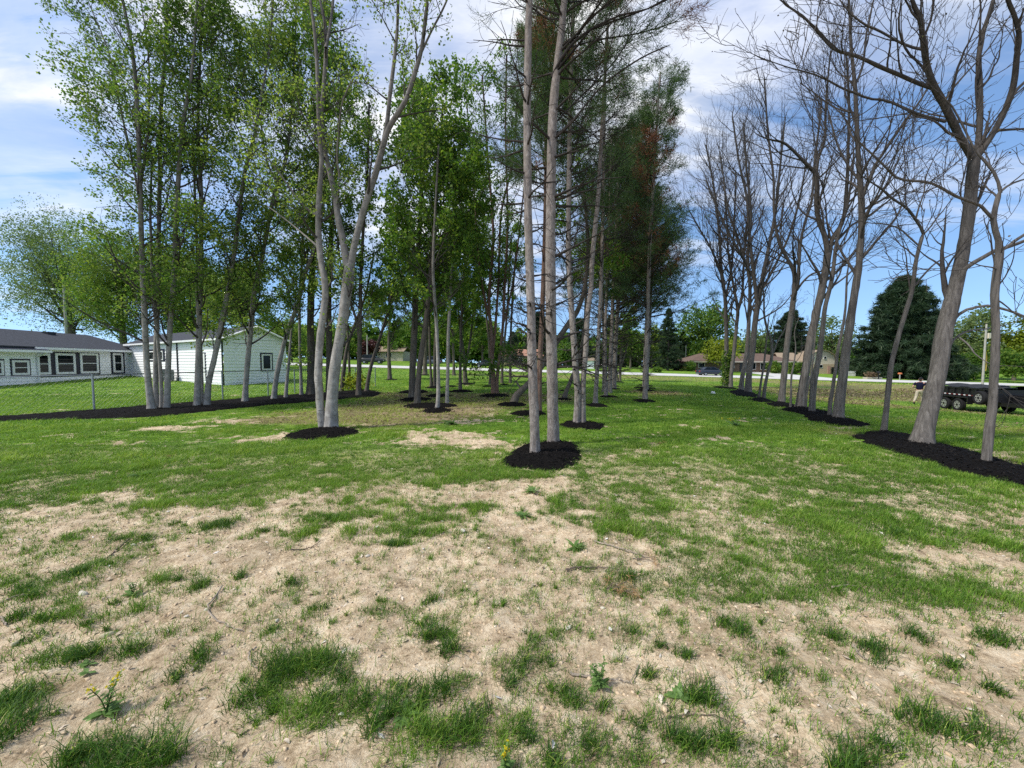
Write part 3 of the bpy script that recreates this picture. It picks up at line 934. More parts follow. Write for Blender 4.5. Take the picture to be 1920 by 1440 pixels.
def stem_world(pts, Y, top=None, wtop=.25, rng=None, sink=.12, sway=(0.0, 1.0, 0.0), reach=0.0, cap=True):
    """trace (x, y, width) seen at distance Y -> world points with radius; extended upward to height top.
    sway bends the whole tree toward/away from the viewer, reach carries a limb off in depth."""
    out = []; n = len(pts); L = 0.0; Ls = [0.0]
    for (p, q) in zip(pts[:-1], pts[1:]):
        L += math.hypot(q[0] - p[0], q[1] - p[1]); Ls.append(L)
    for (a, b, w), l in zip(pts, Ls):
        z = P(a, b, Y)[2]
        off = sway[0] * (math.sin(z * sway[1] + sway[2]) - math.sin(sway[2])) + reach * l / max(L, 1e-6)
        p = P(a, b, Y + off); out.append([*p, w * .5 * Y / F / math.hypot(1, (a - 960) / F)])
    out = np.array(out)
    if sink: out[0, 2] -= sink
    if top is not None and out[-1, 2] < top:
        d = norm(out[-1, :3] - out[-2, :3]); z0 = out[-1, 2]; p = out[-1, :3].copy(); r0 = out[-1, 3]
        k = max(2, int((top - z0) / 1.0))
        for i in range(k):
            d = norm(d + np.array([0, 0, .12]) + (rng.normal(size=3) * .07 if rng is not None else 0))
            p = p + d * (top - z0) / k
            out = np.vstack([out, [*p, max(.006, r0 * (1 - (1 - wtop) * (i + 1) / k))]])
    elif cap:
        d = norm(out[-1, :3] - out[-2, :3]); r0 = out[-1, 3]
        out = np.vstack([out, [*(out[-1, :3] + d * r0 * 1.0), r0 * .75], [*(out[-1, :3] + d * r0 * 1.7), r0 * .2]])
    return out


def trunk_mesh(name, rng, st, origin, S=12, rough=.035, flare=1.0, n=None):
    L = np.linalg.norm(np.diff(st[:, :3], axis=0), axis=1).sum()
    n = n or int(np.clip(L / .16, 14, 110))
    q = resample(st, n)
    pts, rad = q[None, :, :3], np.maximum(q[None, :, 3], .004)
    h = np.linspace(0, L, n)
    fl = 1 + (flare - 1) * np.exp(-np.maximum(h - .12, 0) / .22)
    v, f = tube_batch(pts - origin, rad, S, wobble(rng, 1, n, S, rough, fl[None]) + ((flare - 1) * .55 * np.exp(-np.maximum(h - .1, 0) / .16)[None, :, None] * np.cos(rng.integers(3, 6) * np.arange(S) * 2 * np.pi / S + rng.random() * 6)[None, None, :]))
    return np_mesh(name, v, f, True), q


def tree_root(name, base, label, cat, group):
    return empty(name, base, 0, label, cat, group)


def mk_tree(name, label, base_px, stems, kind, group=None, seed=0, top=14.0, leafsize=.12, nb=22, crown=2.6, blen=2.4, per=3, bark=None, leaf=None, Y=None, tint=.45, flare=1.25, S=None, dens=1.0, away=None, cat='tree', bt=None, cluster_s=.10, reach=.9):
    rng = np.random.default_rng(1000 + seed)
    g = G(*base_px) if Y is None else P(base_px[0], base_px[1], Y)
    Yb = g[1]; base = np.array([g[0], g[1], float(terrain(g[0], g[1]))])
    root = tree_root(name, base, label, cat, group)
    bm_ = M[bark or {'maple': 'bark_maple', 'pine': 'bark_pine', 'bare': 'bark_bare', 'dark': 'bark_dark'}[kind]]
    px = 385.0 / Yb  # render pixels per metre
    rmin = {'maple': .004, 'pine': .004, 'bare': .0045, 'dark': .004}[kind]
    rmin = max(rmin, .16 / px * .42)
    S = S or (16 if Yb < 10 else 10 if Yb < 18 else 7)
    Q = []
    sway = (rng.uniform(.05, .14), rng.uniform(.35, .6), rng.uniform(0, 6))
    for k, s in enumerate(stems):
        first_on_ground = abs(s[0][1] - base_px[1]) < 14
        lift = s[-1][1] < 30 or len(s[-1]) > 3
        tt = top if lift else None
        if kind == 'bare' and not lift and s[-1][2] < 4.6 and len(stems[0]) > 2:
            e1, e0 = s[-1], s[-2]; dd = math.hypot(e1[0] - e0[0], e1[1] - e0[1]) + 1e-6; ux, uy = (e1[0] - e0[0]) / dd, (e1[1] - e0[1]) / dd
            ln = (1.1 + .9 * rng.random()) * F / Yb / 1.6
            s = list(s) + [(e1[0] + ux * ln * .5 + rng.normal() * ln * .06, e1[1] + (uy * .8 - .2) * ln * .5, e1[2] * .55), (e1[0] + ux * ln + rng.normal() * ln * .1, e1[1] + (uy * .7 - .3) * ln, max(.5, e1[2] * .2))]
        if isinstance(s[-1][-1], str): s = s[:-1] + [s[-1][:3]]
        if kind == 'pine' and not first_on_ground: s = [(q_[0], q_[1], q_[2] * .62) for q_ in s]
        st = stem_world(s, Yb, tt if tt else None, .22 if kind != 'bare' else .1, rng, .14 if first_on_ground else 0, sway, 0.0 if first_on_ground else rng.uniform(.25, 1.0) * (1 if rng.random() < .55 else -1) * reach)
        me_, q = trunk_mesh('trunk', rng, st, base, S, .03 if kind != 'bare' else .045, flare if first_on_ground else 1.0)
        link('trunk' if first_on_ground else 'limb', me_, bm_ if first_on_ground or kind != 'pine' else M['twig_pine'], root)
        Q.append(q)
    N = 40
    par = np.stack([resample(q, N) for q in Q]); prad = par[..., 3]; par = par[..., :3]
    zc = base[2] + crown
    hs = par[..., 2]
    groups = []
    if kind in ('maple', 'dark'):
        for b in range(len(Q)):
            t0 = float(np.clip(np.searchsorted(hs[b], zc) / (N - 1.0), 0.02, .9)) if hs[b, 0] < zc else .05
            if bt: t0 = max(t0, bt)
            Lb = np.linalg.norm(np.diff(par[b], axis=0), axis=1).sum()
            n1 = max(3, int(nb * dens * (1 - t0) * (Lb / 12.0) ** .8))
            p1, r1 = spawn(rng, par[b:b + 1], prad[b:b + 1], n1, t0, .97, .85, .22, blen, 9, .10, .10, .5, rmin, .55, 0, .04, away)
            p2, r2 = spawn(rng, p1, r1, 6, .25, .97, .75, .25, blen * .42, 6, .05, .14, .6, rmin, .4, .3)
            p3, r3 = spawn(rng, p2, r2, 3, .25, 1.0, .7, .3, blen * .2, 4, -.02, .2, .7, rmin * .8, .3, .2)
            groups += [(p1, r1, 5), (p2, r2, 3), (p3, r3, 3)]
        lp = np.concatenate([np.concatenate([g3[:, 2:].reshape(-1, 3) for (g3, _, s3) in groups[2::3]]), np.concatenate([g2[:, 3::2].reshape(-1, 3) for (g2, _, s2) in groups[1::3]])])
        # gaps: drop whole patches of leaves by a spatial noise
        gp_ = fbm(lp[:, 0] * .75 + lp[:, 2] * .45 + seed, lp[:, 1] * .75 + lp[:, 2] * .7, 91, 3)
        lp = lp[(gp_ > .42) & (rng.random(len(lp)) < .8)]
        per = int(round(per * 3.2)); leafsize = leafsize * .70
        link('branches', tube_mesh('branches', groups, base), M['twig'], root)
        lm = M[leaf or ('leaf' if kind == 'maple' else 'leaf_dark')]
        link('crown', leaf_mesh('crown', rng, lp, leafsize, per, cluster_s, base, tint + .07, .22), lm, root)
    elif kind == 'bare':
        for b in range(len(Q)):
            Lb = np.linalg.norm(np.diff(par[b], axis=0), axis=1).sum()
            t0 = float(np.clip(np.searchsorted(hs[b], zc) / (N - 1.0), 0.03, .9)) if hs[b, 0] < zc else .06
            if hs[b, 0] < zc + .6 and b > 0 and prad[b, 0] < .05: t0 = .6
            n1 = max(2, int(1.0 * nb * dens * (1 - t0) * (Lb / 8.0) ** .7))
            p1, r1 = spawn(rng, par[b:b + 1], prad[b:b + 1], n1, t0, .99, .62, .18, blen * 1.35, 14, .085, .085, .56, rmin, .5, 0, .07, away)
            p2, r2 = spawn(rng, p1, r1, 5, .18, .97, .62, .2, blen * .66, 9, .05, .11, .62, rmin, .5)
            p3, r3 = spawn(rng, p2, r2, 2, .2, 1.0, .65, .25, blen * .27, 5, .05, .14, .65, rmin * .85, .4)
            groups += [(p1, r1, 5), (p2, r2, 3), (p3, r3, 3)]
            # buds and a few unfolding leaves
        lp = np.concatenate([g3[:, -1] for (g3, _, s3) in groups[2::3]])
        lp = lp[rng.random(len(lp)) < .35]
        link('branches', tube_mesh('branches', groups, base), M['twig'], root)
        link('leaves', leaf_mesh('leaves', rng, lp, max(.03, .5 / px), 1, .02, base, .3, .2), M['bud'], root)['label'] = 'tiny brown opening buds'
    elif kind == 'pine':
        q = par[0]; pr = prad[0]
        H0, H1 = base[2] + (1.5 if Yb < 10 else .9), hs[0].max()
        nwh = int((H1 - H0) / .55)
        dead = []; live = []
        for w in range(nwh):
            t = np.clip(np.interp(H0 + (w + rng.uniform(-.2, .2)) * .55, hs[0], np.linspace(0, 1, N)), .02, .98)
            z = np.interp(t, np.linspace(0, 1, N), hs[0])
            islive = z > zc
            k = rng.integers(2, 5) if not islive else rng.integers(4, 6)
            p1, r1 = spawn(rng, q[None], pr[None], int(k), t - .008, t + .008, 1.35 if not islive else 1.15, .15,
                           (blen * (.25 + .35 * rng.random()) * (1 + .9 * (z - H0) / max(1., zc - H0)) * .62 if not islive else blen * float(np.clip((H1 - z) / (H1 - zc), .25, 1))), 9, .015 if not islive else .05, .10, .35, rmin, 0, .5, .035, away)
            (live if islive else dead).append((p1, r1))
        for b in range(1, len(Q)):
            if hs[b, 0] > base[2] + 2.5 and hs[b].max() > zc:
                q9 = resample(np.column_stack([par[b], prad[b]]), 9); live += [(q9[None, :, :3], q9[None, :, 3])] * 2
        if dead:
            dp = np.concatenate([a for a, _ in dead]); dr = np.concatenate([a for _, a in dead])
            d2, e2 = spawn(rng, dp, dr, 5, .3, .95, .8, .25, blen * .28, 5, .0, .15, .6, rmin * .8, .4, .3)
            groups += [(dp, dr, 5), (d2, e2, 3)]
        if live:
            p1 = np.concatenate([a for a, _ in live]); r1 = np.concatenate([a for _, a in live])
            p2, r2 = spawn(rng, p1, r1, int(10 * dens), .25, .98, .75, .2, blen * .34, 6, .06, .12, .6, rmin, .5, .4)
            p3, r3 = spawn(rng, p2, r2, 3, .35, 1.0, .6, .2, blen * .15, 4, .08, .12, .7, rmin * .8, .3)
            groups += [(p1, r1, 5), (p2, r2, 3), (p3, r3, 3)]
            an = np.concatenate([p3[:, 1:].reshape(-1, 3), p2[:, 3:].reshape(-1, 3)])
            dr_ = np.concatenate([norm(p3[:, 1:] - p3[:, :-1]).reshape(-1, 3), norm(p2[:, 3:] - p2[:, 2:-1]).reshape(-1, 3)])
            cl = fbm(an[:, 0] * .8 + an[:, 2] * .5 + seed * 3.3, an[:, 1] * .8 - an[:, 2] * .6, 95, 3)
            dry = cl > (.69 if tint > .4 else .56)
            keep = fbm(an[:, 0] * 1.1 - an[:, 2] * .7, an[:, 1] * 1.1 + an[:, 2] * .4 + seed, 97, 3) > .44
            g1 = keep & ~dry; g2 = keep & dry
            nl = .19; nw = max(.007, .42 / px); per = int(per * (2.2 if Yb < 14 else 1.05)); nw = max(.008, nw)
            if g1.any(): link('crown', needle_mesh('crown', rng, an[g1], dr_[g1], nl, nw, per, base), M['needle'], root)
            if g2.any(): link('crown', needle_mesh('crown', rng, an[g2], dr_[g2], nl, nw, per, base), M['needle_dry'], root)['label'] = 'rust-brown dry needles'
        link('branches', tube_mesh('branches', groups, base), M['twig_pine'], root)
    return root


M['bud'] = leaf_mat('bud', (.06, .045, .03), (.12, .09, .05), (.16, .17, .06), .3)
# ------------------------------------------------------------------ trees of the left row (traces: photo x, photo y, width)
LR = 'slim grey trees in the mulch strip by the fence'
seed = [0]


def T(kind, label, stems, group=None, **kw):
    seed[0] += 1
    nm = {'maple': 'maple_tree', 'dark': 'leafy_tree', 'pine': 'pine_tree', 'bare': 'bare_tree'}[kind]
    return mk_tree(nm, label, stems[0][0][:2], stems, kind, group, seed[0], **kw)


T('maple', 'leftmost slim grey trunk in the mulch strip, bending left as it rises',
  [[(286, 771, 19), (279, 725, 14), (274, 660, 12.5), (270, 560, 12), (266, 470, 11), (262, 330, 9.5), (258, 210, 9), (250, 110, 8), (240, 50, 7), (230, 0, 6)],
   [(262, 360, 6), (272, 290, 5), (278, 230, 4.5), (280, 150, 4, '^')], [(262, 380, 5), (248, 300, 4.5), (225, 200, 4), (210, 120, 3.5, '^')]], LR, top=15.5, nb=34, crown=1.5, blen=2.1, leafsize=.105, per=3, away=np.array([-.45, 0, .1]))
T('maple', 'straight slim trunk second from the left in the mulch strip',
  [[(294, 767, 13), (292, 720, 11), (293, 640, 10.5), (296, 560, 9.5), (297, 480, 9), (299, 360, 8.5), (301, 250, 8), (304, 170, 7), (310, 100, 6), (312, 20, 5)]], LR, top=15, nb=20, crown=3.4, leafsize=.105)
T('maple', 'thin dark trunk squeezed between two thicker ones in the leftmost clump',
  [[(303, 768, 9), (302, 720, 8), (298, 660, 7), (288, 560, 7), (284, 470, 6), (282, 390, 5), (286, 280, 4)]], LR, nb=10, crown=4, leafsize=.1)
T('maple', 'slim grey trunk at the right of the leftmost clump, leaning slightly right',
  [[(312, 769, 14), (315, 700, 12), (319, 610, 11), (326, 530, 11), (330, 420, 10), (337, 300, 9), (345, 220, 8), (358, 150, 6), (366, 60, 5), (370, 0, 4)]], LR, top=15.5, nb=32, crown=1.7, leafsize=.11)
T('maple', 'left grey trunk of the second clump in the mulch strip, with darker upper stem',
  [[(369, 764, 15), (371, 700, 12), (373, 620, 11), (376, 540, 10), (377, 470, 9), (377, 370, 8.5), (374, 300, 8), (371, 230, 6), (375, 120, 5), (380, 20, 4)],
   [(376, 330, 5), (385, 290, 4), (392, 220, 3.5), (396, 150, 3, '^')]], LR, top=15, nb=32, crown=1.6, leafsize=.11)
T('maple', 'thin middle trunk of the second clump in the mulch strip',
  [[(378, 760, 8), (378, 700, 7), (375, 630, 7), (370, 560, 7), (370, 480, 6), (366, 380, 5), (362, 260, 4)]], LR, nb=10, crown=4, leafsize=.1)
T('maple', 'right trunk of the second clump, leaning strongly to the right',
  [[(387, 763, 15), (391, 720, 12), (400, 680, 11), (411, 630, 10.5), (425, 560, 10), (436, 490, 9.5), (441, 460, 9), (452, 370, 8), (462, 310, 7), (478, 250, 6), (490, 180, 5), (505, 90, 4), (512, 0, 3.5)]], LR, top=14.5, nb=32, crown=1.7, leafsize=.115, tint=.6)
T('maple', 'single slim trunk standing apart in front of the white gable wall',
  [[(459, 756, 14), (461, 720, 11), (466, 660, 10), (472, 600, 9.5), (477, 545, 9), (492, 480, 8), (513, 370, 7), (533, 310, 6.5), (545, 230, 5), (552, 120, 4), (555, 20, 3.5)],
   [(520, 345, 5), (500, 300, 4), (488, 220, 3, '^')]], LR, top=15, nb=34, crown=1.7, leafsize=.12, tint=.6)
T('maple', 'leaning trunk crossing in front of the gable window',
  [[(512, 751, 12), (518, 710, 10), (527, 665, 9), (540, 620, 8.5), (560, 565, 8), (570, 520, 7.5), (588, 470, 7), (604, 400, 5), (615, 300, 4)]], LR, top=13, nb=22, crown=2.4, leafsize=.125)
T('maple', 'short weathered sapling trunk at the right corner of the white house',
  [[(535, 748, 8), (538, 715, 6.5), (542, 675, 5), (546, 625, 4), (552, 580, 3), (556, 520, 2.5)]], LR, top=6, nb=14, crown=1.6, blen=1.2, leafsize=.12)
T('maple', 'very thin upright pole-like trunk left of the thick dark one',
  [[(565, 743, 8), (564, 700, 6), (562, 640, 5.5), (562, 560, 5), (566, 480, 4), (570, 380, 3)]], LR, top=13, nb=16, crown=3, leafsize=.13)
T('dark', 'thickest dark-barked trunk of the strip, left of the pale two-stemmed maple',
  [[(583, 742, 22), (583, 715, 17), (583, 660, 15), (582, 600, 14), (584, 530, 13), (590, 450, 12), (596, 360, 10), (600, 250, 8), (604, 130, 6), (606, 20, 5)]], LR, top=17, nb=34, crown=3.4, blen=3.0, leafsize=.15)
T('dark', 'dark trunk standing right behind the pale two-stemmed maple',
  [[(617, 741, 15), (617, 700, 13), (617, 640, 12), (616, 560, 11), (618, 480, 10), (626, 380, 8), (634, 260, 6), (640, 140, 5)]], LR, top=17, nb=30, crown=3.6, blen=2.9, leafsize=.15)
T('dark', 'slender right-leaning trunk just right of the pale maple',
  [[(640, 734, 9), (645, 690, 8), (651, 650, 7), (661, 620, 6), (672, 590, 5), (686, 550, 4), (700, 480, 3.5)]], LR, top=13, nb=18, crown=3, leafsize=.15)
T('dark', 'thin straight trunk between two leaning ones near the fence end',
  [[(656, 730, 5.5), (655, 690, 5), (653, 640, 4.5), (650, 580, 4), (652, 500, 3.5)]], LR, top=12, nb=14, crown=3, leafsize=.15)
T('dark', 'upright grey trunk forking at roof height near the right end of the strip',
  [[(672, 744, 11), (673, 710, 9.5), (674, 660, 9), (675, 610, 8), (676, 540, 7), (680, 450, 6), (688, 340, 5), (692, 200, 4)],
   [(674, 640, 6), (668, 600, 5), (655, 560, 4), (640, 500, 3, '^')]], LR, top=15, nb=22, crown=3, leafsize=.15)
T('dark', 'last trunk of the strip, leaning right over the lawn',
  [[(686, 736, 9), (690, 715, 7.5), (696, 685, 7), (707, 650, 6.5), (716, 622, 6), (728, 580, 5), (742, 520, 4), (752, 440, 3)]], LR, top=12, nb=24, crown=2.6, leafsize=.15)

# the two-stemmed pale maple in its own ring
PM = T('maple', 'big pale smooth-barked maple with two stems from one base, forking high up',
  [[(621, 805, 27), (622, 775, 24), (624, 735, 22), (628, 690, 21), (636, 640, 20.5), (643, 600, 20), (648, 560, 20), (652, 530, 21), (655, 505, 21)],
   [(606, 803, 14), (601, 770, 15), (599, 735, 15.5), (597, 700, 15), (600, 640, 14.5), (606, 590, 13.5), (610, 555, 13), (608, 520, 12.5), (602, 490, 12), (598, 450, 12), (597, 400, 11.5), (600, 350, 10), (603, 300, 9), (600, 265, 8.5), (597, 200, 8), (595, 133, 7), (590, 60, 6), (582, 0, 5)],
   [(654, 510, 15), (647, 475, 14), (642, 445, 13.5), (635, 415, 13), (628, 365, 12), (617, 318, 10.5), (608, 277, 9.5), (603, 220, 9), (607, 167, 8.5), (611, 105, 8), (610, 50, 6.5), (600, 0, 5)],
   [(657, 508, 14), (663, 468, 13), (672, 430, 12.5), (683, 390, 12), (692, 362, 12), (703, 330, 11.5), (713, 293, 11), (727, 245, 10), (745, 214, 9), (763, 183, 8.5), (777, 140, 8), (790, 93, 7), (797, 40, 6), (801, 0, 5)],
   [(720, 262, 8), (727, 220, 8), (731, 180, 7.5), (738, 123, 7), (744, 67, 6), (747, 0, 5)],
   [(611, 90, 6), (618, 55, 5.5), (625, 0, 4.5)],
   [(786, 108, 4), (808, 60, 3.5), (838, 0, 3)],
   [(604, 408, 6), (580, 395, 5), (560, 375, 4), (535, 340, 3.5), (505, 300, 3), (480, 280, 2)],
   [(599, 465, 4), (570, 440, 3.5), (540, 415, 3), (500, 385, 2)],
   [(631, 385, 3), (636, 330, 3), (632, 290, 3), (640, 200, 2.5), (660, 150, 2)]],
  None, top=11.5, nb=17, crown=1.4, blen=1.45, leafsize=.085, per=2, flare=1.22, S=20, tint=.62, bt=.18, cluster_s=.12)

# ------------------------------------------------------------------ middle grove
MG = 'leafy trees of the middle grove'
T('dark', 'dark straight thick trunk in the middle grove, ring behind the thin pale trunk',
  [[(774, 747, 15), (773, 720, 13), (774, 680, 12.5), (777, 620, 12), (780, 540, 11), (786, 440, 9), (792, 320, 7), (796, 200, 5)]], MG, top=15, nb=44, crown=2.8, blen=2.7, leafsize=.155, per=4, tint=.4)
T('dark', 'brown trunk leaning right beside the dark straight one in the middle grove',
  [[(782, 757, 13), (784, 720, 11), (788, 680, 10.5), (794, 635, 10), (799, 600, 9.5), (805, 540, 8.5), (812, 450, 7), (822, 330, 5.5), (830, 200, 4)]], MG, top=14.5, nb=44, crown=2.8, blen=2.6, leafsize=.15, per=4, tint=.42)
T('maple', 'thin pale trunk with a swollen foot, nearest of the middle grove',
  [[(818, 768, 9.5), (821, 755, 7.5), (822, 720, 7), (821, 670, 6.5), (819, 620, 6.5), (815, 560, 6), (812, 500, 5.5), (816, 400, 4.5), (822, 280, 3.5)]], MG, top=13, nb=34, crown=2.9, blen=2.2, leafsize=.14, per=4, leaf='leaf_dark')
T('maple', 'slim pale trunk just right of the nearest thin one',
  [[(838, 757, 7.5), (839, 720, 6.5), (840, 680, 6.5), (841, 620, 6), (845, 540, 5), (850, 440, 4), (852, 300, 3)]], MG, top=13.5, nb=32, crown=3.2, blen=2.2, leafsize=.14, per=4, leaf='leaf_dark')
T('dark', 'slim trunk with its own ring right of the thin pale pair',
  [[(863, 732, 7), (863, 700, 6), (864, 650, 5.5), (866, 580, 5), (872, 480, 4), (876, 350, 3)]], MG, top=14, nb=34, crown=3.2, leafsize=.17, per=4)
T('dark', 'dark tree forking low into several stems, far in the grove',
  [[(873, 718, 10), (872, 700, 8), (870, 670, 7), (866, 640, 5), (860, 590, 4), (856, 500, 3)], [(872, 690, 6), (878, 660, 5), (884, 620, 4), (890, 550, 3, '^')]], MG, top=12, nb=30, crown=2.4, leafsize=.19, per=4)
T('dark', 'left of two thin trunks sharing a ring behind the pale thin trunk',
  [[(809, 725, 6), (808, 700, 5), (806, 660, 4.5), (805, 600, 4), (800, 480, 3)]], MG, top=13, nb=26, crown=3, leafsize=.19, per=4)
T('dark', 'right of two thin trunks sharing a ring behind the pale thin trunk',
  [[(815, 725, 7), (815, 690, 6), (816, 640, 5), (820, 560, 4), (826, 440, 3)]], MG, top=14, nb=28, crown=3, leafsize=.19, per=4)
T('dark', 'thick dark trunk farthest back on the lawn near the road, left of centre',
  [[(797, 702, 10), (797, 685, 8), (798, 660, 7), (800, 620, 6), (803, 560, 4)]], MG, top=13, nb=40, crown=2.6, blen=3.4, leafsize=.26, per=4)
T('dark', 'small dark trunk far back near the road, just left of the grove centre',
  [[(851, 704, 7), (851, 685, 5), (850, 660, 4.5), (848, 620, 4)]], MG, top=11, nb=34, crown=2.4, blen=3.0, leafsize=.26, per=4)
T('dark', 'solitary leafy tree on the lawn beyond the end of the fence',
  [[(731, 712, 9), (730, 690, 7.5), (729, 660, 6.5), (730, 620, 5.5), (733, 560, 4)]], MG, top=12, nb=50, crown=2.2, blen=3.0, leafsize=.22, per=5, tint=.55)
T('maple', 'tall many-stemmed tree with stringy reddish bark in the grove',
  [[(926, 738, 11), (925, 710, 9), (923, 670, 8), (921, 620, 7), (917, 560, 6), (925, 440, 5), (915, 300, 4), (905, 150, 3)],
   [(931, 736, 8), (933, 700, 6.5), (938, 660, 6), (943, 610, 5.5), (946, 540, 5), (952, 420, 4), (948, 250, 3.5), (950, 110, 3)],
   [(923, 670, 6), (930, 600, 5), (935, 520, 4.5), (940, 400, 4), (962, 300, 3.5), (970, 180, 3)],
   [(921, 610, 5), (905, 540, 4), (895, 450, 3.5), (885, 300, 3), (872, 160, 2)],
   [(943, 610, 4), (960, 540, 3.5), (972, 450, 3), (985, 330, 3)]], MG, top=17, nb=15, crown=4, blen=2.0, leafsize=.14, per=2, bark='bark_red', leaf='leaf_dark')
T('dark', 'thin trunk left of the reddish many-stemmed tree',
  [[(919, 722, 6), (919, 690, 5), (917, 640, 4.5), (910, 570, 4), (902, 450, 3)]], MG, top=14, nb=18, crown=4, leafsize=.18)
T('dark', 'thin dark trunk right of the reddish many-stemmed tree',
  [[(941, 719, 6), (942, 690, 5), (946, 640, 4.5), (952, 570, 4), (958, 450, 3)]], MG, top=15, nb=16, crown=4, leafsize=.18)
T('dark', 'bare-footed thin trunk without a mulch ring, left of the front pines',
  [[(957, 719, 5.5), (957, 690, 5), (957, 650, 4.5), (960, 580, 4), (968, 460, 3)]], MG, top=14, nb=16, crown=4, leafsize=.18)
T('dark', 'curved tree leaning far to the right behind the two front pines',
  [[(962, 754, 16), (968, 742, 13), (979, 731, 11.5), (994, 716, 11), (1012, 692, 11), (1030, 665, 11), (1046, 637, 11), (1066, 607, 10), (1084, 580, 9), (1098, 530, 7), (1102, 450, 6), (1094, 350, 5)],
   [(979, 731, 4), (972, 722, 3.5), (968, 715, 3)]], MG, top=13, nb=16, crown=4, leafsize=.16, flare=1.1)

# ------------------------------------------------------------------ pines
PN = 'tall pines of the grove'
T('pine', 'front left pine, tall straight grey trunk nearest the camera in the big mulch bed',
  [[(1003, 855, 21), (1002.5, 810, 18.5), (1001, 760, 18), (998, 690, 17.5), (996, 600, 16.5), (993, 500, 15.5), (990, 400, 15), (989, 300, 14.5), (988.5, 200, 14), (990, 100, 13), (993, 0, 11.5)]],
  PN, top=12.5, crown=8.6, blen=1.9, per=3, flare=1.08, S=24, tint=.3)
T('pine', 'front right pine, thicker scaly trunk at the back of the big mulch bed',
  [[(1038, 833, 24), (1037, 790, 21), (1036, 740, 20.5), (1034.5, 670, 20), (1033, 600, 19.5), (1032, 500, 18.5), (1032.5, 400, 17.5), (1034, 300, 17), (1037, 210, 16), (1043, 140, 14), (1051, 75, 13), (1058, 0, 11)],
   [(1034, 145, 8), (1062, 95, 7), (1100, 60, 6), (1160, 30, 5), (1230, 10, 3.5)], [(1037, 235, 5), (1080, 190, 4.5), (1140, 130, 4), (1190, 60, 3)], [(1036, 260, 6), (1075, 225, 5), (1130, 160, 4.5), (1200, 110, 4), (1255, 85, 3)], [(1045, 125, 5), (1100, 40, 4), (1180, -20, 3)], [(1048, 95, 5), (1120, 75, 4.5), (1200, 62, 4), (1270, 40, 3)]],
  PN, top=13.5, crown=7.2, blen=3.3, per=4, flare=1.08, S=24, tint=.3, away=np.array([.5, 0, 0]))
T('pine', 'crooked double-trunked pine, left stem, behind the front pines',
  [[(1080, 797, 15), (1083, 765, 13), (1083, 730, 12.5), (1079, 690, 12), (1076, 640, 12), (1072, 590, 11), (1069, 540, 10.5), (1066, 490, 10), (1066, 415, 9.5), (1067, 340, 9), (1069, 200, 8), (1073, 80, 7), (1076, 0, 6)],
   [(1093, 790, 12), (1093, 755, 10.5), (1094, 710, 10), (1098, 660, 10), (1102, 590, 9.5), (1108, 540, 9), (1110, 490, 9), (1116, 427, 8.5), (1122, 365, 8), (1127, 270, 7), (1134, 150, 6), (1140, 40, 5)]],
  PN, top=14.5, crown=5.6, blen=2.5, per=4, flare=1.1, away=np.array([.4, 0, 0]))
T('pine', 'pine glimpsed between the two front pines, with a reddish stem',
  [[(1010, 773, 11), (1011, 730, 10), (1012, 690, 10), (1016, 605, 9), (1019, 520, 8.5), (1022, 430, 8), (1024, 300, 7), (1024, 150, 6), (1022, 30, 5)]], PN, top=15, crown=6.5, blen=2.2, per=4, bark='bark_red')
T('pine', 'pine in its own ring, dark brown foot, right of the crooked double pine',
  [[(1116, 757, 10), (1117, 735, 8.5), (1119, 707, 8), (1121, 657, 7.5), (1124, 600, 7.5), (1127, 530, 7), (1130, 430, 6.5), (1132, 300, 5.5), (1135, 150, 4)]], PN, top=15.5, crown=5.0, blen=2.7, per=4, away=np.array([.4, 0, 0]))
T('pine', 'left pale trunk of three close together right of the pines',
  [[(1136, 744, 8), (1136, 720, 6.5), (1135, 680, 6), (1135, 620, 6), (1138, 540, 5.5), (1143, 400, 5), (1147, 260, 4)]], PN, top=16, crown=5.2, blen=2.6, per=4, away=np.array([.4, 0, 0]))
T('pine', 'right dark trunk of three close together right of the pines',
  [[(1143, 737, 9.5), (1144, 700, 8), (1146, 650, 7.5), (1148, 590, 7), (1152, 500, 6.5), (1158, 380, 5.5), (1163, 260, 4.5)]], PN, top=19, crown=4.2, blen=4.2, per=6, away=np.array([.6, 0, 0]), dens=1.2)
T('pine', 'middle shadowed trunk of three close together right of the pines',
  [[(1132, 735, 6), (1132, 700, 5.5), (1132, 640, 5), (1130, 560, 5), (1128, 440, 4)]], PN, top=15, crown=5.0, blen=2.6, per=4)
T('pine', 'pine behind the three close trunks, ring just behind them',
  [[(1152, 729, 7), (1153, 690, 6.5), (1156, 630, 6), (1162, 540, 5.5), (1172, 400, 5), (1180, 280, 4)]], PN, top=19.5, crown=3.8, blen=5.0, per=6, away=np.array([.6, 0, 0]), dens=1.2)
T('pine', 'pine farther behind the three close trunks',
  [[(1149, 724, 6), (1150, 690, 5.5), (1153, 640, 5), (1158, 560, 4.5), (1162, 440, 4)]], PN, top=16, crown=3.6, blen=4.2, per=6, away=np.array([.5, 0, 0]))
T('dark', 'small forked tree near the road at the right of the grove',
  [[(1157, 714, 6), (1155, 695, 5), (1152, 670, 4)], [(1162, 714, 5.5), (1163, 690, 5), (1164, 660, 4), (1168, 620, 3, '^')], [(1163, 690, 3), (1170, 670, 3), (1178, 640, 2.5)]], MG, top=9, nb=30, crown=2.0, blen=2.2, leafsize=.2, per=4, tint=.6)
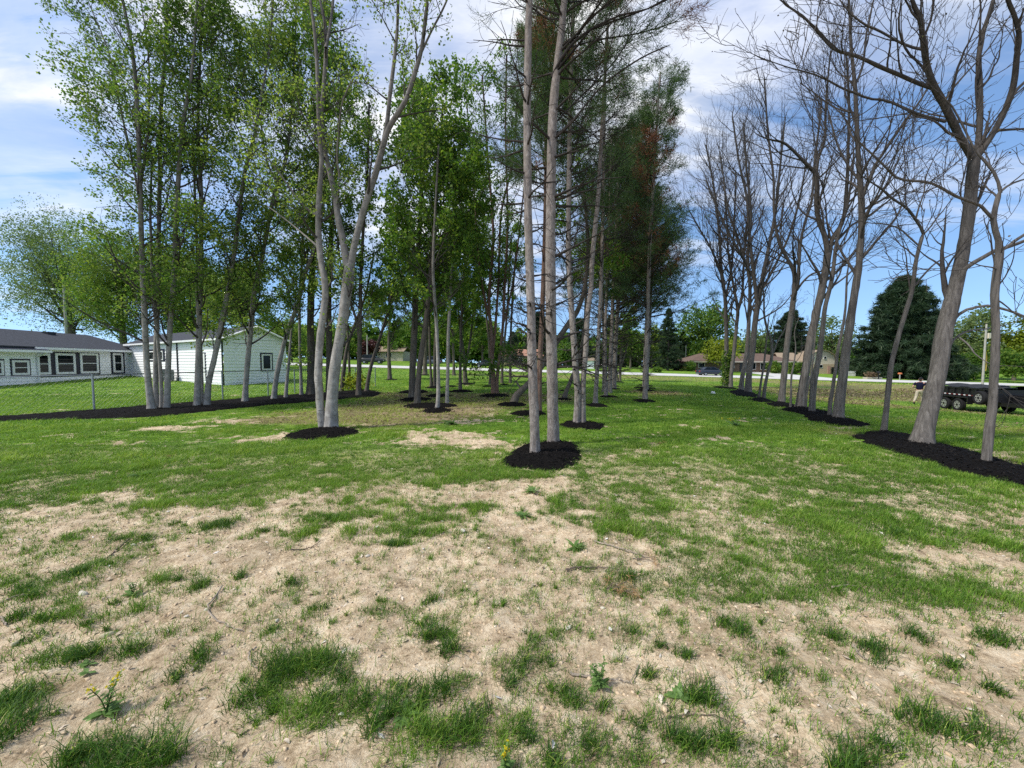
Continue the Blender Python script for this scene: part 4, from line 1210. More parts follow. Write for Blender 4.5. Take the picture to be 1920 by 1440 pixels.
T('pine', 'lone pine at the right edge of the grove with sparse rusty needles',
  [[(1209, 749, 10.5), (1210, 720, 9), (1211, 690, 8.5), (1213, 640, 8), (1215, 565, 7.5), (1217, 490, 7), (1220, 427, 6.5), (1224, 365, 6), (1228, 300, 5.5), (1232, 220, 4.5), (1238, 140, 3.5)]], PN, top=13.5, crown=3.4, blen=2.6, per=4, tint=.45)
T('pine', 'nearest pine hidden behind the lone right pine',
  [[(1213, 731, 7), (1214, 690, 6), (1217, 640, 5.5), (1220, 560, 5), (1226, 440, 4)]], PN, top=15, crown=5.4, blen=2.4, per=4)
T('pine', 'middle pine in line behind the lone right pine',
  [[(1207, 727, 6), (1208, 690, 5.5), (1210, 640, 5), (1213, 560, 4.5), (1216, 440, 4)]], PN, top=15.5, crown=6.2, blen=2.4, per=4)
T('pine', 'last pine in line behind the lone right pine',
  [[(1211, 723, 5.5), (1212, 690, 5), (1213, 640, 4.5), (1216, 560, 4)]], PN, top=13.5, crown=7.0, blen=2.2, per=3)
T('dark', 'slanting dark trunk rising right from a ring behind the front pines',
  [[(1056, 748, 9), (1062, 733, 8), (1070, 715, 7.5), (1078, 695, 7), (1088, 660, 6), (1096, 610, 5), (1100, 520, 4)]], MG, top=13, nb=22, crown=4, leafsize=.18)

# ------------------------------------------------------------------ bare trees of the right row
BR = 'bare trees of the right row'
T('bare', 'ivy-wrapped bare trunk farthest down the right row',
  [[(1360, 725, 11), (1361, 700, 9), (1362, 650, 8.5), (1361, 600, 8), (1359, 555, 7), (1352, 500, 6), (1348, 430, 5), (1338, 350, 4), (1325, 280, 3)], [(1360, 560, 5), (1372, 500, 4), (1376, 420, 3.5), (1380, 330, 3)], [(1354, 515, 4), (1335, 470, 3.5), (1312, 430, 3), (1295, 400, 2)]], BR, nb=20, crown=4.5, blen=3.6)
T('bare', 'bare trunk forking in a V beside the ivy-wrapped one',
  [[(1370, 726, 9), (1371, 700, 8), (1376, 660, 7.5), (1381, 610, 7), (1383, 580, 7), (1376, 540, 5), (1366, 480, 4), (1362, 400, 3), (1355, 320, 2.5)], [(1383, 582, 5), (1392, 545, 4.5), (1395, 480, 4), (1402, 400, 3), (1404, 310, 2.5)]], BR, nb=20, crown=4.8, blen=3.4)
T('bare', 'left straight trunk of the second pair of bare trees',
  [[(1389, 731, 11), (1392, 705, 9), (1400, 660, 8.5), (1404, 600, 8), (1406, 540, 7), (1402, 480, 6), (1408, 400, 5), (1400, 320, 4), (1395, 240, 3)], [(1405, 520, 5), (1385, 450, 4), (1365, 390, 3.5), (1352, 300, 3)]], BR, nb=20, crown=4.2, blen=3.4)
T('bare', 'right thicker trunk of the second pair of bare trees, dividing into a fan of limbs',
  [[(1402, 736, 15), (1404, 705, 12.5), (1410, 660, 12), (1415, 610, 11.5), (1421, 570, 11), (1430, 520, 9), (1442, 460, 7), (1455, 390, 5.5), (1462, 320, 4.5), (1470, 240, 3.5)], [(1420, 575, 8), (1413, 510, 7), (1405, 440, 6), (1400, 370, 5), (1385, 300, 4), (1375, 230, 3)], [(1424, 550, 6), (1452, 500, 5), (1480, 440, 4.5), (1500, 370, 4), (1512, 300, 3)], [(1416, 530, 5), (1392, 480, 4.5), (1368, 440, 4), (1340, 380, 3), (1325, 340, 2.5)]], BR, nb=18, crown=4.0, blen=3.2)
T('bare', 'slim straight sapling before the crooked one in the right row',
  [[(1422, 746, 5), (1427, 715, 4.5), (1432, 685, 4), (1436, 650, 3.5), (1440, 610, 3)]], BR, nb=10, crown=2.2, blen=1.2)
T('bare', 'thin crooked bare tree bending left above head height',
  [[(1431, 748, 7.5), (1435, 720, 6.5), (1440, 697, 6), (1447, 670, 6), (1446, 640, 5), (1438, 615, 4.5), (1433, 590, 4), (1432, 550, 3)], [(1447, 668, 4), (1458, 640, 3), (1470, 620, 2.5)]], BR, nb=14, crown=2.4, blen=1.4)
T('bare', 'single straight bare trunk with a ring, forking widely at mid height',
  [[(1465, 755, 15), (1468, 725, 12.5), (1472, 685, 12), (1477, 635, 11.5), (1485, 580, 11), (1490, 540, 10.5), (1489, 512, 8), (1478, 488, 6.5), (1463, 460, 6), (1455, 430, 5.5), (1451, 390, 5), (1450, 330, 4.5), (1440, 250, 4), (1434, 160, 3)], [(1491, 540, 8), (1497, 510, 6.5), (1501, 455, 6), (1510, 415, 5.5), (1522, 375, 5), (1528, 300, 4.5), (1540, 200, 4)], [(1494, 545, 5), (1506, 528, 4.5), (1522, 514, 4), (1548, 506, 3.5), (1580, 490, 2.5)]], BR, nb=18, crown=3.8, blen=2.9)
T('bare', 'thin sapling left of the thick trunk in the long right mulch bed',
  [[(1482, 764, 5), (1483, 740, 4.5), (1484, 705, 4), (1489, 680, 3), (1492, 650, 2.5)]], BR, nb=10, crown=1.6, blen=.9)
T('bare', 'thick trunk first in the long right mulch bed, splitting into two heavy limbs',
  [[(1500, 764, 20), (1504, 735, 17.5), (1512, 685, 16.5), (1520, 635, 16), (1528, 600, 15.5), (1539, 552, 15), (1548, 508, 15), (1552, 478, 14.5)],
   [(1552, 482, 11), (1547, 445, 10.5), (1536, 415, 9.5), (1531, 385, 9), (1530, 330, 8.5), (1512, 308, 7), (1495, 290, 6), (1470, 268, 5), (1445, 262, 3.5)],
   [(1530, 330, 6.5), (1535, 295, 6), (1547, 258, 5), (1548, 200, 4), (1556, 110, 3)],
   [(1555, 478, 9), (1560, 450, 9), (1573, 430, 8.5), (1583, 402, 8), (1588, 345, 7), (1590, 290, 6), (1592, 200, 5), (1588, 120, 4)],
   [(1558, 462, 6), (1580, 440, 5.5), (1600, 420, 5), (1630, 405, 4), (1668, 375, 3), (1700, 350, 2)]], BR, nb=15, crown=3.6, blen=2.4)
T('bare', 'very slim stem just right of the thick trunk in the long right mulch bed',
  [[(1510, 768, 5), (1512, 745, 4.5), (1516, 720, 4), (1521, 700, 3.5), (1526, 660, 3), (1530, 600, 2.5)]], BR, nb=8, crown=2.2, blen=1.0)
T('bare', 'gnarled grey trunk with burls in the long right mulch bed',
  [[(1522, 775, 15), (1523, 755, 12.5), (1525, 722, 13.5), (1531, 690, 12), (1536, 665, 11), (1542, 620, 10), (1547, 577, 9), (1556, 540, 8.5), (1562, 510, 8), (1567, 465, 7), (1575, 430, 6), (1590, 380, 5), (1600, 300, 4)]], BR, nb=16, crown=3.6, blen=2.2)
T('bare', 'slim trunk hugging the thick straight one at the end of the long right bed',
  [[(1554, 783, 9), (1557, 755, 8), (1562, 722, 7.5), (1567, 690, 7), (1571, 655, 6.5), (1579, 620, 6), (1585, 580, 5), (1588, 520, 4)]], BR, nb=12, crown=3.4, blen=1.6)
T('bare', 'thick straight trunk at the near end of the long right mulch bed',
  [[(1571, 787, 25), (1574, 755, 21), (1580, 710, 19.5), (1585, 665, 18.5), (1594, 605, 17), (1602, 552, 15.5), (1611, 490, 14), (1615, 430, 13.5), (1615, 380, 13), (1612, 330, 11), (1608, 267, 9.5), (1605, 200, 8.5), (1602, 150, 7.5), (1596, 90, 6), (1592, 0, 4.5)],
   [(1616, 372, 9), (1624, 350, 8), (1633, 330, 7.5), (1642, 308, 7), (1654, 290, 6.5), (1670, 265, 6.5), (1688, 240, 6), (1700, 222, 6), (1714, 205, 5), (1737, 170, 4)],
   [(1615, 395, 6), (1635, 385, 5.5), (1665, 368, 5), (1690, 352, 4)],
   [(1604, 160, 5), (1618, 120, 4.5), (1625, 60, 4), (1638, 0, 3)],
   [(1612, 340, 5), (1590, 310, 4.5), (1570, 270, 4), (1556, 220, 3)]], BR, top=11.5, nb=15, crown=3.4, blen=2.1)
T('bare', 'slim pale leaning tree at the corner of the big right mulch bed',
  [[(1656, 812, 14), (1659, 790, 12), (1663, 756, 11.5), (1669, 700, 11), (1673, 675, 10.5), (1683, 635, 10.5), (1690, 612, 10), (1699, 581, 10), (1710, 545, 9), (1714, 515, 8.5), (1718, 488, 8.5), (1726, 455, 8), (1731, 437, 8)],
   [(1731, 438, 6.5), (1724, 422, 6), (1716, 411, 6.5), (1705, 395, 6), (1692, 384, 5.5), (1674, 373, 5), (1662, 362, 5), (1650, 352, 4)],
   [(1731, 440, 4), (1745, 425, 3.5), (1757, 408, 3), (1766, 398, 2.5)],
   [(1717, 411, 4), (1724, 385, 3.5), (1733, 360, 3), (1735, 335, 3), (1745, 310, 2)],
   [(1711, 540, 5), (1728, 520, 4.5), (1752, 495, 4), (1778, 480, 3.5), (1800, 470, 3)],
   [(1724, 462, 4), (1700, 440, 4), (1685, 428, 3.5), (1660, 420, 3), (1630, 418, 2)]], BR, nb=11, crown=2.8, blen=1.3)
T('bare', 'largest bare tree of the row, thick leaning trunk spreading into three heavy limbs',
  [[(1727, 836, 50), (1731, 815, 43), (1738, 785, 39), (1748, 745, 37), (1756, 712, 36), (1764, 660, 36), (1772, 612, 36), (1780, 582, 35), (1790, 545, 31), (1801, 495, 29), (1810, 445, 28), (1818, 385, 27), (1823, 335, 26), (1827, 296, 25)],
   [(1826, 300, 18), (1813, 278, 17), (1800, 257, 17), (1788, 232, 16.5), (1777, 210, 16), (1766, 188, 16), (1754, 168, 15), (1741, 135, 13), (1734, 100, 12), (1730, 70, 10), (1725, 35, 9), (1710, 0, 7)],
   [(1829, 300, 15), (1834, 270, 14), (1837, 233, 14), (1837, 167, 13), (1835, 117, 12), (1840, 70, 10), (1852, 35, 9), (1862, 0, 8)],
   [(1831, 296, 16), (1847, 273, 15), (1862, 250, 14.5), (1878, 220, 14), (1891, 190, 14), (1902, 150, 13), (1907, 100, 12), (1911, 67, 11), (1902, 30, 9), (1890, 0, 8)],
   [(1752, 167, 10), (1733, 160, 9.5), (1712, 152, 9), (1685, 140, 8.5), (1647, 124, 8), (1622, 112, 7), (1600, 103, 7), (1575, 97, 6), (1558, 88, 5), (1535, 62, 4.5), (1505, 30, 4), (1478, 12, 3)],
   [(1773, 228, 8), (1750, 222, 7), (1723, 215, 7), (1700, 205, 6.5), (1685, 198, 6), (1660, 188, 5.5), (1630, 185, 5), (1600, 173, 5), (1580, 166, 4.5), (1555, 152, 4), (1533, 142, 3.5), (1505, 133, 3), (1480, 127, 2.5)],
   [(1730, 93, 6.5), (1708, 88, 6), (1684, 78, 5.5), (1665, 67, 5), (1645, 56, 5), (1620, 45, 4.5), (1595, 25, 4), (1575, 0, 3)],
   [(1771, 190, 6), (1785, 168, 5.5), (1800, 150, 5), (1818, 130, 4), (1850, 95, 3.5), (1880, 50, 3)],
   [(1793, 548, 14), (1804, 512, 12), (1818, 497, 11), (1840, 485, 10.5), (1858, 473, 10), (1880, 466, 10), (1905, 458, 9), (1945, 440, 8), (2000, 400, 6)],
   [(1786, 602, 9), (1797, 590, 8), (1812, 581, 7.5), (1830, 576, 7), (1852, 573, 7), (1880, 579, 6.5), (1905, 587, 6), (1950, 605, 4)],
   [(1779, 650, 7), (1787, 638, 6), (1802, 626, 5), (1822, 619, 4.5), (1848, 617, 3.5)],
   [(1794, 630, 4), (1806, 638, 4), (1819, 650, 3.5), (1829, 664, 3)],
   [(1891, 195, 9), (1905, 170, 8), (1925, 150, 7), (1960, 110, 5)],
   [(1747, 150, 6), (1725, 120, 5), (1700, 95, 4.5), (1685, 50, 4), (1690, 0, 3)]],
  BR, top=9.2, nb=11, crown=2.6, blen=1.5, flare=1.22, S=28)
T('bare', 'nearest right-hand tree, slim grey trunk with a crooked kinked top',
  [[(1849, 873, 25), (1851, 845, 22), (1856, 800, 21), (1861, 760, 20), (1864, 700, 18.5), (1867, 640, 17.5), (1866, 590, 17.5), (1865, 552, 18), (1868, 520, 18.5), (1874, 475, 19), (1872, 450, 14), (1863, 422, 13), (1864, 400, 12), (1870, 375, 12), (1876, 356, 11)],
   [(1876, 362, 8), (1872, 342, 7), (1865, 325, 7), (1852, 308, 6.5), (1840, 296, 6), (1822, 270, 5), (1805, 235, 4.5), (1782, 195, 4), (1760, 175, 3)],
   [(1875, 360, 7), (1890, 348, 6), (1908, 340, 5), (1940, 330, 4)],
   [(1864, 412, 8), (1850, 398, 7.5), (1836, 384, 7), (1808, 374, 7), (1788, 366, 6.5), (1772, 356, 6.5), (1748, 344, 6), (1730, 340, 6), (1706, 339, 5.5), (1682, 334, 5), (1665, 318, 4.5), (1647, 300, 4), (1628, 282, 3.5), (1612, 268, 3)],
   [(1876, 470, 9), (1890, 462, 9), (1905, 450, 8.5), (1930, 434, 8), (1980, 400, 6)],
   [(1870, 505, 4), (1855, 500, 3.5), (1838, 498, 3)],
   [(1866, 560, 4), (1885, 572, 3.5), (1905, 590, 3), (1930, 600, 2)]], BR, nb=9, crown=2.2, blen=1.0, flare=1.08, S=24)
# ------------------------------------------------------------------ white house on the left
M['siding'] = plain('white_siding', (.90, .90, .91), .6, .3, 0, .04, 3)
M['white_trim'] = plain('white_trim', (.80, .80, .79), .5, .4, 0, .03)
M['navy'] = plain('navy_trim', (.012, .013, .03), .5, .4, 0, .2)
M['shingle'] = plain('dark_shingle', (.055, .059, .070), .9, .15, 0, .3, 9, .5)
M['pane'] = plain('window_glass', (.006, .010, .012), .08, .22, 0, .4, 1.5)
M['metal'] = plain('galvanised_metal', (.36, .38, .38), .45, .5, .7, .12, 9)
M['black'] = plain('black_paint', (.012, .012, .014), .35, .5, 0, .3, 5)
M['tyre'] = plain('tyre_rubber', (.016, .016, .017), .85, .2, 0, .25)
M['rim'] = plain('silver_rim', (.50, .50, .50), .35, .5, .6, .1)


class Wall:
    def __init__(self, a, b, z0, flip=False):
        self.a = np.array([a[0], a[1], 0.0]); b = np.array([b[0], b[1], 0.0])
        self.L = float(np.linalg.norm(b - self.a)); self.u = (b - self.a) / self.L
        self.n = np.array([self.u[1], -self.u[0], 0.0]) * (-1 if flip else 1)
        self.z0 = z0

    def hit(self, px, py):
        d = ray(px, py)
        # X = d0*Y ; on line a + s*u
        s = (d[0] * self.a[1] - self.a[0]) / (self.u[0] - d[0] * self.u[1])
        Y = self.a[1] + s * self.u[1]
        return s, EYE + d[2] * Y

    def pt(self, s, z, d=0.0):
        return self.a + self.u * s + self.n * d + np.array([0, 0, z])

    def box(self, mb, s0, s1, z0, z1, d0, d1):
        mb.frame_box(self.a, self.u, self.n, min(s0, s1), max(s0, s1), min(z0, z1), max(z0, z1), d0, d1)

    def boxpx(self, mb, x0, x1, y0, y1, d0, d1):
        s0, za = self.hit(x0, y0); s1, zb = self.hit(x1, y1)
        self.box(mb, s0, s1, za, zb, d0, d1)
        return s0, s1, zb, za

    def clapboards(self, z1, step=.2, gable=None, zb=None):
        mb = MB(); z = self.z0 if zb is None else zb; 
        while z < z1 - .02:
            t = min(z + step, z1)
            s0, s1, s2, s3 = 0, self.L, self.L, 0
            if gable:
                f = lambda q: max(0.0, min(1.0, (q - gable[0]) / (gable[1] - gable[0])))
                h = self.L / 2
                s0, s3 = h * f(z), h * f(t); s1, s2 = self.L - s0, self.L - s3
            p = [self.pt(s0, z, .042), self.pt(s1, z, .042), self.pt(s2, t, .014), self.pt(s3, t, .014), self.pt(s0, z, -.01), self.pt(s1, z, -.01)]
            mb.add(p, [(0, 1, 2, 3), (4, 5, 1, 0)])
            z = t
        return mb

    def window(self, parent, x0, x1, y0, y1, trim, border=.11, navy=True, label=None, split='h'):
        """frame + pane at photo rectangle, optional dark surround"""
        s0, zt = self.hit(x0, y0); s1, zb = self.hit(x1, y1)
        s0, s1 = min(s0, s1), max(s0, s1)
        mb = MB()
        b = border
        self.box(mb, s0, s1, zt - b, zt, .03, .085); self.box(mb, s0, s1, zb, zb + b, .03, .085)
        self.box(mb, s0, s0 + b, zb + b, zt - b, .03, .085); self.box(mb, s1 - b, s1, zb + b, zt - b, .03, .085)
        if split: self.box(mb, s0 + b, s1 - b, (zb + zt) / 2 - .022, (zb + zt) / 2 + .022, .03, .078)
        w = mb.build('window', trim, parent)
        mb2 = MB(); self.box(mb2, s0 + b, s1 - b, zb + b, zt - b, .032, .055)
        mb2.build('pane', M['pane'], w)
        return w


def quad_slab(mb, p, th=.12):
    p = [np.array(q, float) for q in p]
    n = np.cross(p[1] - p[0], p[3] - p[0]); n /= np.linalg.norm(n)
    if n[2] < 0: n = -n
    q = [a - n * th for a in p]
    mb.add(p + q, [(0, 1, 2, 3), (7, 6, 5, 4), (0, 4, 5, 1), (1, 5, 6, 2), (2, 6, 7, 3), (3, 7, 4, 0)])


def white_house():
    # long wall faces right; wing turns toward the camera
    A0 = np.array([-30.4, 20.0]); A1 = np.array([-31.6, 32.0])
    zg = .30
    def lineY(px, P0, P1):
        d = ray(px, 700); w = P1 - P0
        s = (d[0] * P0[1] - P0[0]) / (w[0] - d[0] * w[1]); return P0 + w * s
    c62 = lineY(64, A0, A1); c246 = lineY(246, A0, A1)
    root = empty('white_house', (0, 0, 0), 0, 'long white clapboard house with dark grey roof and navy window trim', 'house')
    g = lambda p: float(terrain(p[0], p[1])) - .25
    main = Wall(c62, c246, g(c62))
    _, ze = main.hit(64, 656); _, ze2 = main.hit(246, 655); ez = (ze + ze2) / 2
    main.clapboards(ez).build('wall', M['siding'], root)
    # navy surround of the triple window, then the windows
    mb = MB(); main.boxpx(mb, 64.5, 187.5, 658.5, 704, .02, .045); main.boxpx(mb, 206, 234, 660, 700.5, .02, .045); mb.build('window_surround', M['navy'], root)
    for (x0, x1, y0, y1) in [(66, 94, 662, 702), (101, 141, 662, 701), (147.5, 184, 662, 699.5), (209.5, 230, 662, 698)]:
        main.window(root, x0, x1, y0, y1, M['white_trim'], .15)
    # projecting nearer part at the very left
    off = main.n * 0.22
    n0 = np.array([*(A0 + off[:2]), 0])[:2]; n1 = (c62 + off[:2])
    near = Wall(n0, n1, g(n1)); _, zn = near.hit(62, 657.5)
    near.clapboards(zn).build('wall', M['siding'], root)
    side = Wall(n1, c62, g(n1), True); side.n = -side.n if side.n[1] < 0 else side.n
    side.clapboards(zn).build('wall', M['siding'], root)
    mb = MB(); near.boxpx(mb, 17, 57.5, 672.5, 706, .02, .045); near.boxpx(mb, -22, 8.5, 673, 707, .02, .045); mb.build('window_surround', M['navy'], root)
    near.window(root, 20, 54, 675.5, 702.5, M['white_trim'], .12); near.window(root, -19, 5.5, 676, 703.5, M['white_trim'], .12)
    # roof over the long body
    ridge_back = 4.2
    def up(w, s, z, d): return w.pt(s, z, d)
    rz = EYE + (682 - 618) * main.a[1] / F + .22
    mb = MB(); quad_slab(mb, [main.pt(-9, ez + .05, .45), main.pt(main.L + 1.2, ez + .05, .45), main.pt(main.L + 1.2, rz, -ridge_back), main.pt(-9, rz, -ridge_back)], .1)
    quad_slab(mb, [near.pt(-1, zn + .04, .5), near.pt(near.L + .3, zn + .04, .5), near.pt(near.L + .3, zn + .65, -1.3), near.pt(-1, zn + .65, -1.3)], .1)
    mb.build('roof', M['shingle'], root)
    mb = MB()
    main.box(mb, -.3, main.L + .2, ez - .12, ez + .03, .42, .53); near.box(mb, -1, near.L + .35, zn - .12, zn + .02, .47, .58)
    mb.build('gutter', M['white_trim'], root)
    mb = MB(); mb.tube([near.pt(near.L + .1, zn - .1, .5), near.pt(near.L - .05, zn - .4, .1), near.pt(near.L - .05, near.z0, .1)], .05, 8)
    mb.tube([main.pt(main.L - .1, ez - .1, .45), main.pt(main.L - .1, ez - .35, .08), main.pt(main.L - .1, main.z0, .08)], .045, 8)
    mb.build('downspout', M['white_trim'], root)
    for (px, py) in [(50, 619), (190, 627)]:
        s, _ = main.hit(px, 650); mbv = MB(); t = .86; p = main.pt(s, ez + (rz - ez) * t, .45 - (ridge_back + .45) * t)
        mbv.box(p[0] - .25, p[0] + .25, p[1] - .25, p[1] + .25, p[2] - .05, p[2] + .16); mbv.build('roof_vent', M['black'], root)
    # wing: long face A toward the camera-left, gable end B
    c = c246; k = np.array([P(420, 700, 24.3)[0], 24.3])
    wa = Wall(c, k, g(k)); wa.n = -wa.n if wa.n[1] > 0 else wa.n
    _, zk = wa.hit(420, 634)
    wa.clapboards(zk).build('wall', M['siding'], root)
    ub = np.array([-wa.u[1], wa.u[0]]); ub = ub if ub[1] > 0 else -ub
    dpx = ray(537, 700)[0]; s = (dpx * k[1] - k[0]) / (ub[0] - dpx * ub[1]); e = k + ub * s
    wb = Wall(k, e, g(k) ); wb.n = -wb.n if wb.n[1] > 0 else wb.n
    _, pk = wb.hit(478, 613)
    wb.clapboards(zk).build('wall', M['siding'], root)
    nb_ = round((zk - wb.z0) / .17)
    wb.clapboards(pk, .2, (zk, pk), zk).build('gable', M['siding'], root)
    # roof of the wing
    mid = (k + e) / 2; ridge0 = np.array([*(mid - wa.u[:2] * 0 + wa.u[:2] * .25), pk + .08]); ridge1 = np.array([*(mid - wa.u[:2] * (wa.L + 1.0)), pk + .08])
    ev = lambda base, s: np.array([*(base + wa.u[:2] * .25 + ub * s), zk - .02]); 
    k3, e3 = ev(k, -.3), ev(e, .3)
    back = -np.array([*wa.u[:2], 0]) * (wa.L + 1.0)
    mb = MB(); quad_slab(mb, [k3, k3 + back, ridge1, ridge0], .1); quad_slab(mb, [e3, e3 + back, ridge1, ridge0], .1)
    mb.build('roof', M['shingle'], root)
    mb = MB(); mb.tube([k3 + [0, 0, -.06], ridge0 + [0, 0, -.06], e3 + [0, 0, -.06]], .07, 4); wa.box(mb, -.2, wa.L + .25, zk - .13, zk - .01, .26, .36)
    mb.build('fascia', M['white_trim'], root)
    mb = MB(); wa.boxpx(mb, 270, 311, 656, 677.5, .02, .05); mb.build('window_surround', M['navy'], root)
    wa.window(root, 273, 308, 659, 675, M['white_trim'], .08, split=None)
    mb = MB(); s, _ = wa.hit(335, 680); mb.tube([wa.pt(s, zk - .1, .07), wa.pt(s, wa.z0, .07)], .045, 8); s, _ = wa.hit(419, 680); mb.tube([wa.pt(s, zk - .15, .06), wa.pt(s, wa.z0, .06)], .04, 8)
    mb.build('drainpipe', M['black'], root)
    mb = MB(); wa.boxpx(mb, 375.5, 389, 661.5, 713, .02, .04); mb.build('door_frame', M['navy'], root)
    mb = MB(); wa.boxpx(mb, 377, 387, 663, 713, .03, .06); d = mb.build('door', M['white_trim'], root)
    mb = MB(); s, z = wa.hit(385.5, 690); q = wa.pt(s, z, .1); mb.box(q[0] - .04, q[0] + .04, q[1] - .04, q[1] + .04, z - .03, z + .03); mb.build('handle', M['metal'], d)
    mb = MB(); wb.boxpx(mb, 487, 511.5, 661.5, 696, .02, .05); mb.build('window_surround', M['navy'], root)
    wb.window(root, 489.5, 509, 664, 693.5, M['white_trim'], .09, split=None)
    # air conditioner
    s, _ = wa.hit(333, 712); p = wa.pt(s, 0, .75); z = float(terrain(p[0], p[1]))
    ac = empty('air_conditioner', (p[0], p[1], z), math.atan2(wa.u[1], wa.u[0]), 'grey outdoor air conditioner unit standing at the white house wall', 'air conditioner')
    MB().box(-.42, .42, -.42, .42, .06, .82).build('cabinet', plain('ac_grey', (.13, .14, .15), .6), ac, bevel=.03)
    mb = MB()
    for i in range(9):
        a = -.38 + i * .095; mb.box(a - .012, a + .012, -.44, -.425, .12, .76); mb.box(a - .012, a + .012, .425, .44, .12, .76)
    mb.build('grille', plain('ac_fin', (.30, .31, .32), .6), ac)
    MB().box(-.5, .5, -.5, .5, -.1, .06).build('pad', M['shoulder'], ac)
    MB().cyl((0, 0, .82), (0, 0, .87), .34, 20).build('fan_cover', M['black'], ac)


white_house()


# ------------------------------------------------------------------ chain link fence
def fence():
    px = [(-230, 800), (-40, 786), (177, 771), (318, 757.5), (418, 749.5), (503, 742.5), (553, 737.5), (592, 734), (629, 730.5), (667, 727.5), (704, 724.5)]
    pts = [G(a, b) for a, b in px]
    H = 1.2
    root = empty('chain_link_fence', pts[2], 0, 'thin grey chain link fence along the left mulch strip', 'fence')
    o = pts[2]
    for p in pts:
        MB().tube([p - o + [0, 0, -.05], p - o + [0, 0, H + .03]], .03, 8).build('post', M['metal'], root)
    mb = MB(); mb.tube(np.array([p - o + [0, 0, H] for p in pts]), .022, 6); mb.build('top_rail', M['metal'], root)
    wires = []
    for a, b in zip(pts[:-1], pts[1:]):
        L = np.linalg.norm((b - a)[:2]); n = max(2, int(L / .13)); hh = H - .06
        for i in range(-int(hh / .13), n):
            for sgn in (0, 1):
                s0, s1 = i * .13, i * .13 + hh; z0, z1 = 0.0, hh
                if s0 < 0: z0 = -s0; s0 = 0
                if s1 > L: z1 = hh - (s1 - L); s1 = L
                if s1 - s0 < .03: continue
                if sgn: z0, z1 = hh - z0, hh - z1
                f = lambda s, z: a + (b - a) * (s / L) + [0, 0, z + .04] - o
                wires.append([f(s0, z0), f(s1, z1)])
    w = np.array(wires); v, q = tube_batch(w, np.full((len(w), 2), .0016), 3)
    link('wire_mesh', np_mesh('wire_mesh', v, q), M['metal'], root)


fence()

# ------------------------------------------------------------------ far houses across the road
M['brick'] = plain('brown_brick', (.19, .13, .095), .9, .1, 0, .35, 2.5, .3)
M['brown_roof'] = plain('brown_roof', (.14, .098, .08), .9, .1, 0, .2, 2, .2)
M['cream'] = plain('cream_wall', (.60, .53, .43), .8, .2, 0, .08)
M['tan'] = plain('tan_wall', (.46, .36, .25), .8, .2, 0, .1)
M['tan_roof'] = plain('tan_roof', (.30, .235, .17), .9, .1, 0, .15)
M['red_roof'] = plain('faded_red_roof', (.36, .20, .14), .9, .1, 0, .15)


def facing_box(root, x0, x1, y0, y1, z0, z1, mat, name='wall'):
    MB().box(x0, x1, y0, y1, z0, z1).build(name, mat, root)


def holes(root, spans, y, mat=None, name='window'):
    for (a, b, c, d) in spans:
        f = MB().box(a, b, y - .06, y + .02, c, d).build(name, M['white_trim'] if name == 'window' else mat or M['black'], root)
        if name == 'window': MB().box(a + .08, b - .08, y - .075, y - .05, c + .08, d - .08).build('pane', M['pane'], f)


def house_at(name, px, py, Y, label):
    x = ray(px, py)[0] * Y; z = float(terrain(x, Y))
    return empty(name, (x, Y, z), 0, label, 'house')


s = 86 / F
r = house_at('ranch_house', 1390, 692, 86, 'low brown brick ranch house with hip roof across the road')
facing_box(r, -11.0, 11.2, 0, 9, -.3, 2.3, M['brick'])
hip = MB(); e = 2.3
V = [(-11.9, -.9, e), (12.1, -.9, e), (12.1, 9.9, e), (-11.9, 9.9, e), (-7.2, 4.5, e + 1.9), (7.6, 4.5, e + 1.9)]
hip.add(V, [(0, 1, 5, 4), (1, 2, 5), (2, 3, 4, 5), (3, 0, 4), (3, 2, 1, 0)]); hip.build('roof', M['brown_roof'], r)
MB().box(-11.95, 12.15, -.97, -.9, e - .2, e + .02).build('fascia', M['cream'], r)
holes(r, [(-9.6, -8.2, .9, 2.0), (1.5, 3.2, .5, 2.0), (4.2, 6.2, .5, 2.0), (-3.5, -1.6, .8, 2.0), (8.3, 9.6, .8, 2.0)], 0)
holes(r, [(-.4, .6, -.1, 2.05)], 0, None, 'door')
facing_box(r, 11.2, 16.0, 1.5, 7.5, -.3, 2.0, M['brick'], 'carport'); MB().box(11.0, 16.6, .8, 8.2, 2.0, 2.25).build('carport_roof', M['tan_roof'], r)
MB().cyl((-10.2, 5, 3.4), (-10.2, 5, 6.2), .04, 6).build('antenna_mast', M['metal'], r)

r = house_at('barn_house', 1540, 696, 88, 'cream barn-shaped house with gambrel roof across the road')
q = [(-3.8, 0), (-3.8, 2.6), (-3.0, 4.2), (-1.6, 5.0), (-.2, 5.35), (1.2, 5.0), (2.6, 4.2), (3.4, 2.6), (3.4, 0)]
mb = MB(); n = len(q); mb.add([(a, 0, b - .3 * (b == 0)) for a, b in q] + [(a, 9, b - .3 * (b == 0)) for a, b in q], [tuple(range(n))[::-1], tuple(range(n, 2 * n))] + [(i, (i + 1) % n, n + (i + 1) % n, n + i) for i in range(n)])
mb.build('wall', M['cream'], r)
mb = MB()
for i in range(1, 7):
    a, b = np.array(q[i]), np.array(q[i + 1]); quad_slab(mb, [(a[0], -.5, a[1] + .12), (b[0], -.5, b[1] + .12), (b[0], 9.4, b[1] + .12), (a[0], 9.4, a[1] + .12)], .1)
mb.build('roof', M['tan_roof'], r)
MB().box(-3.78, 3.38, -.05, .02, -.3, 2.2).build('lower_wall', M['tan'], r)
holes(r, [(.35, .95, 3.3, 3.95), (-2.3, -1.7, 3.3, 3.95), (-.9, .2, 1.3, 2.1)], -.05)
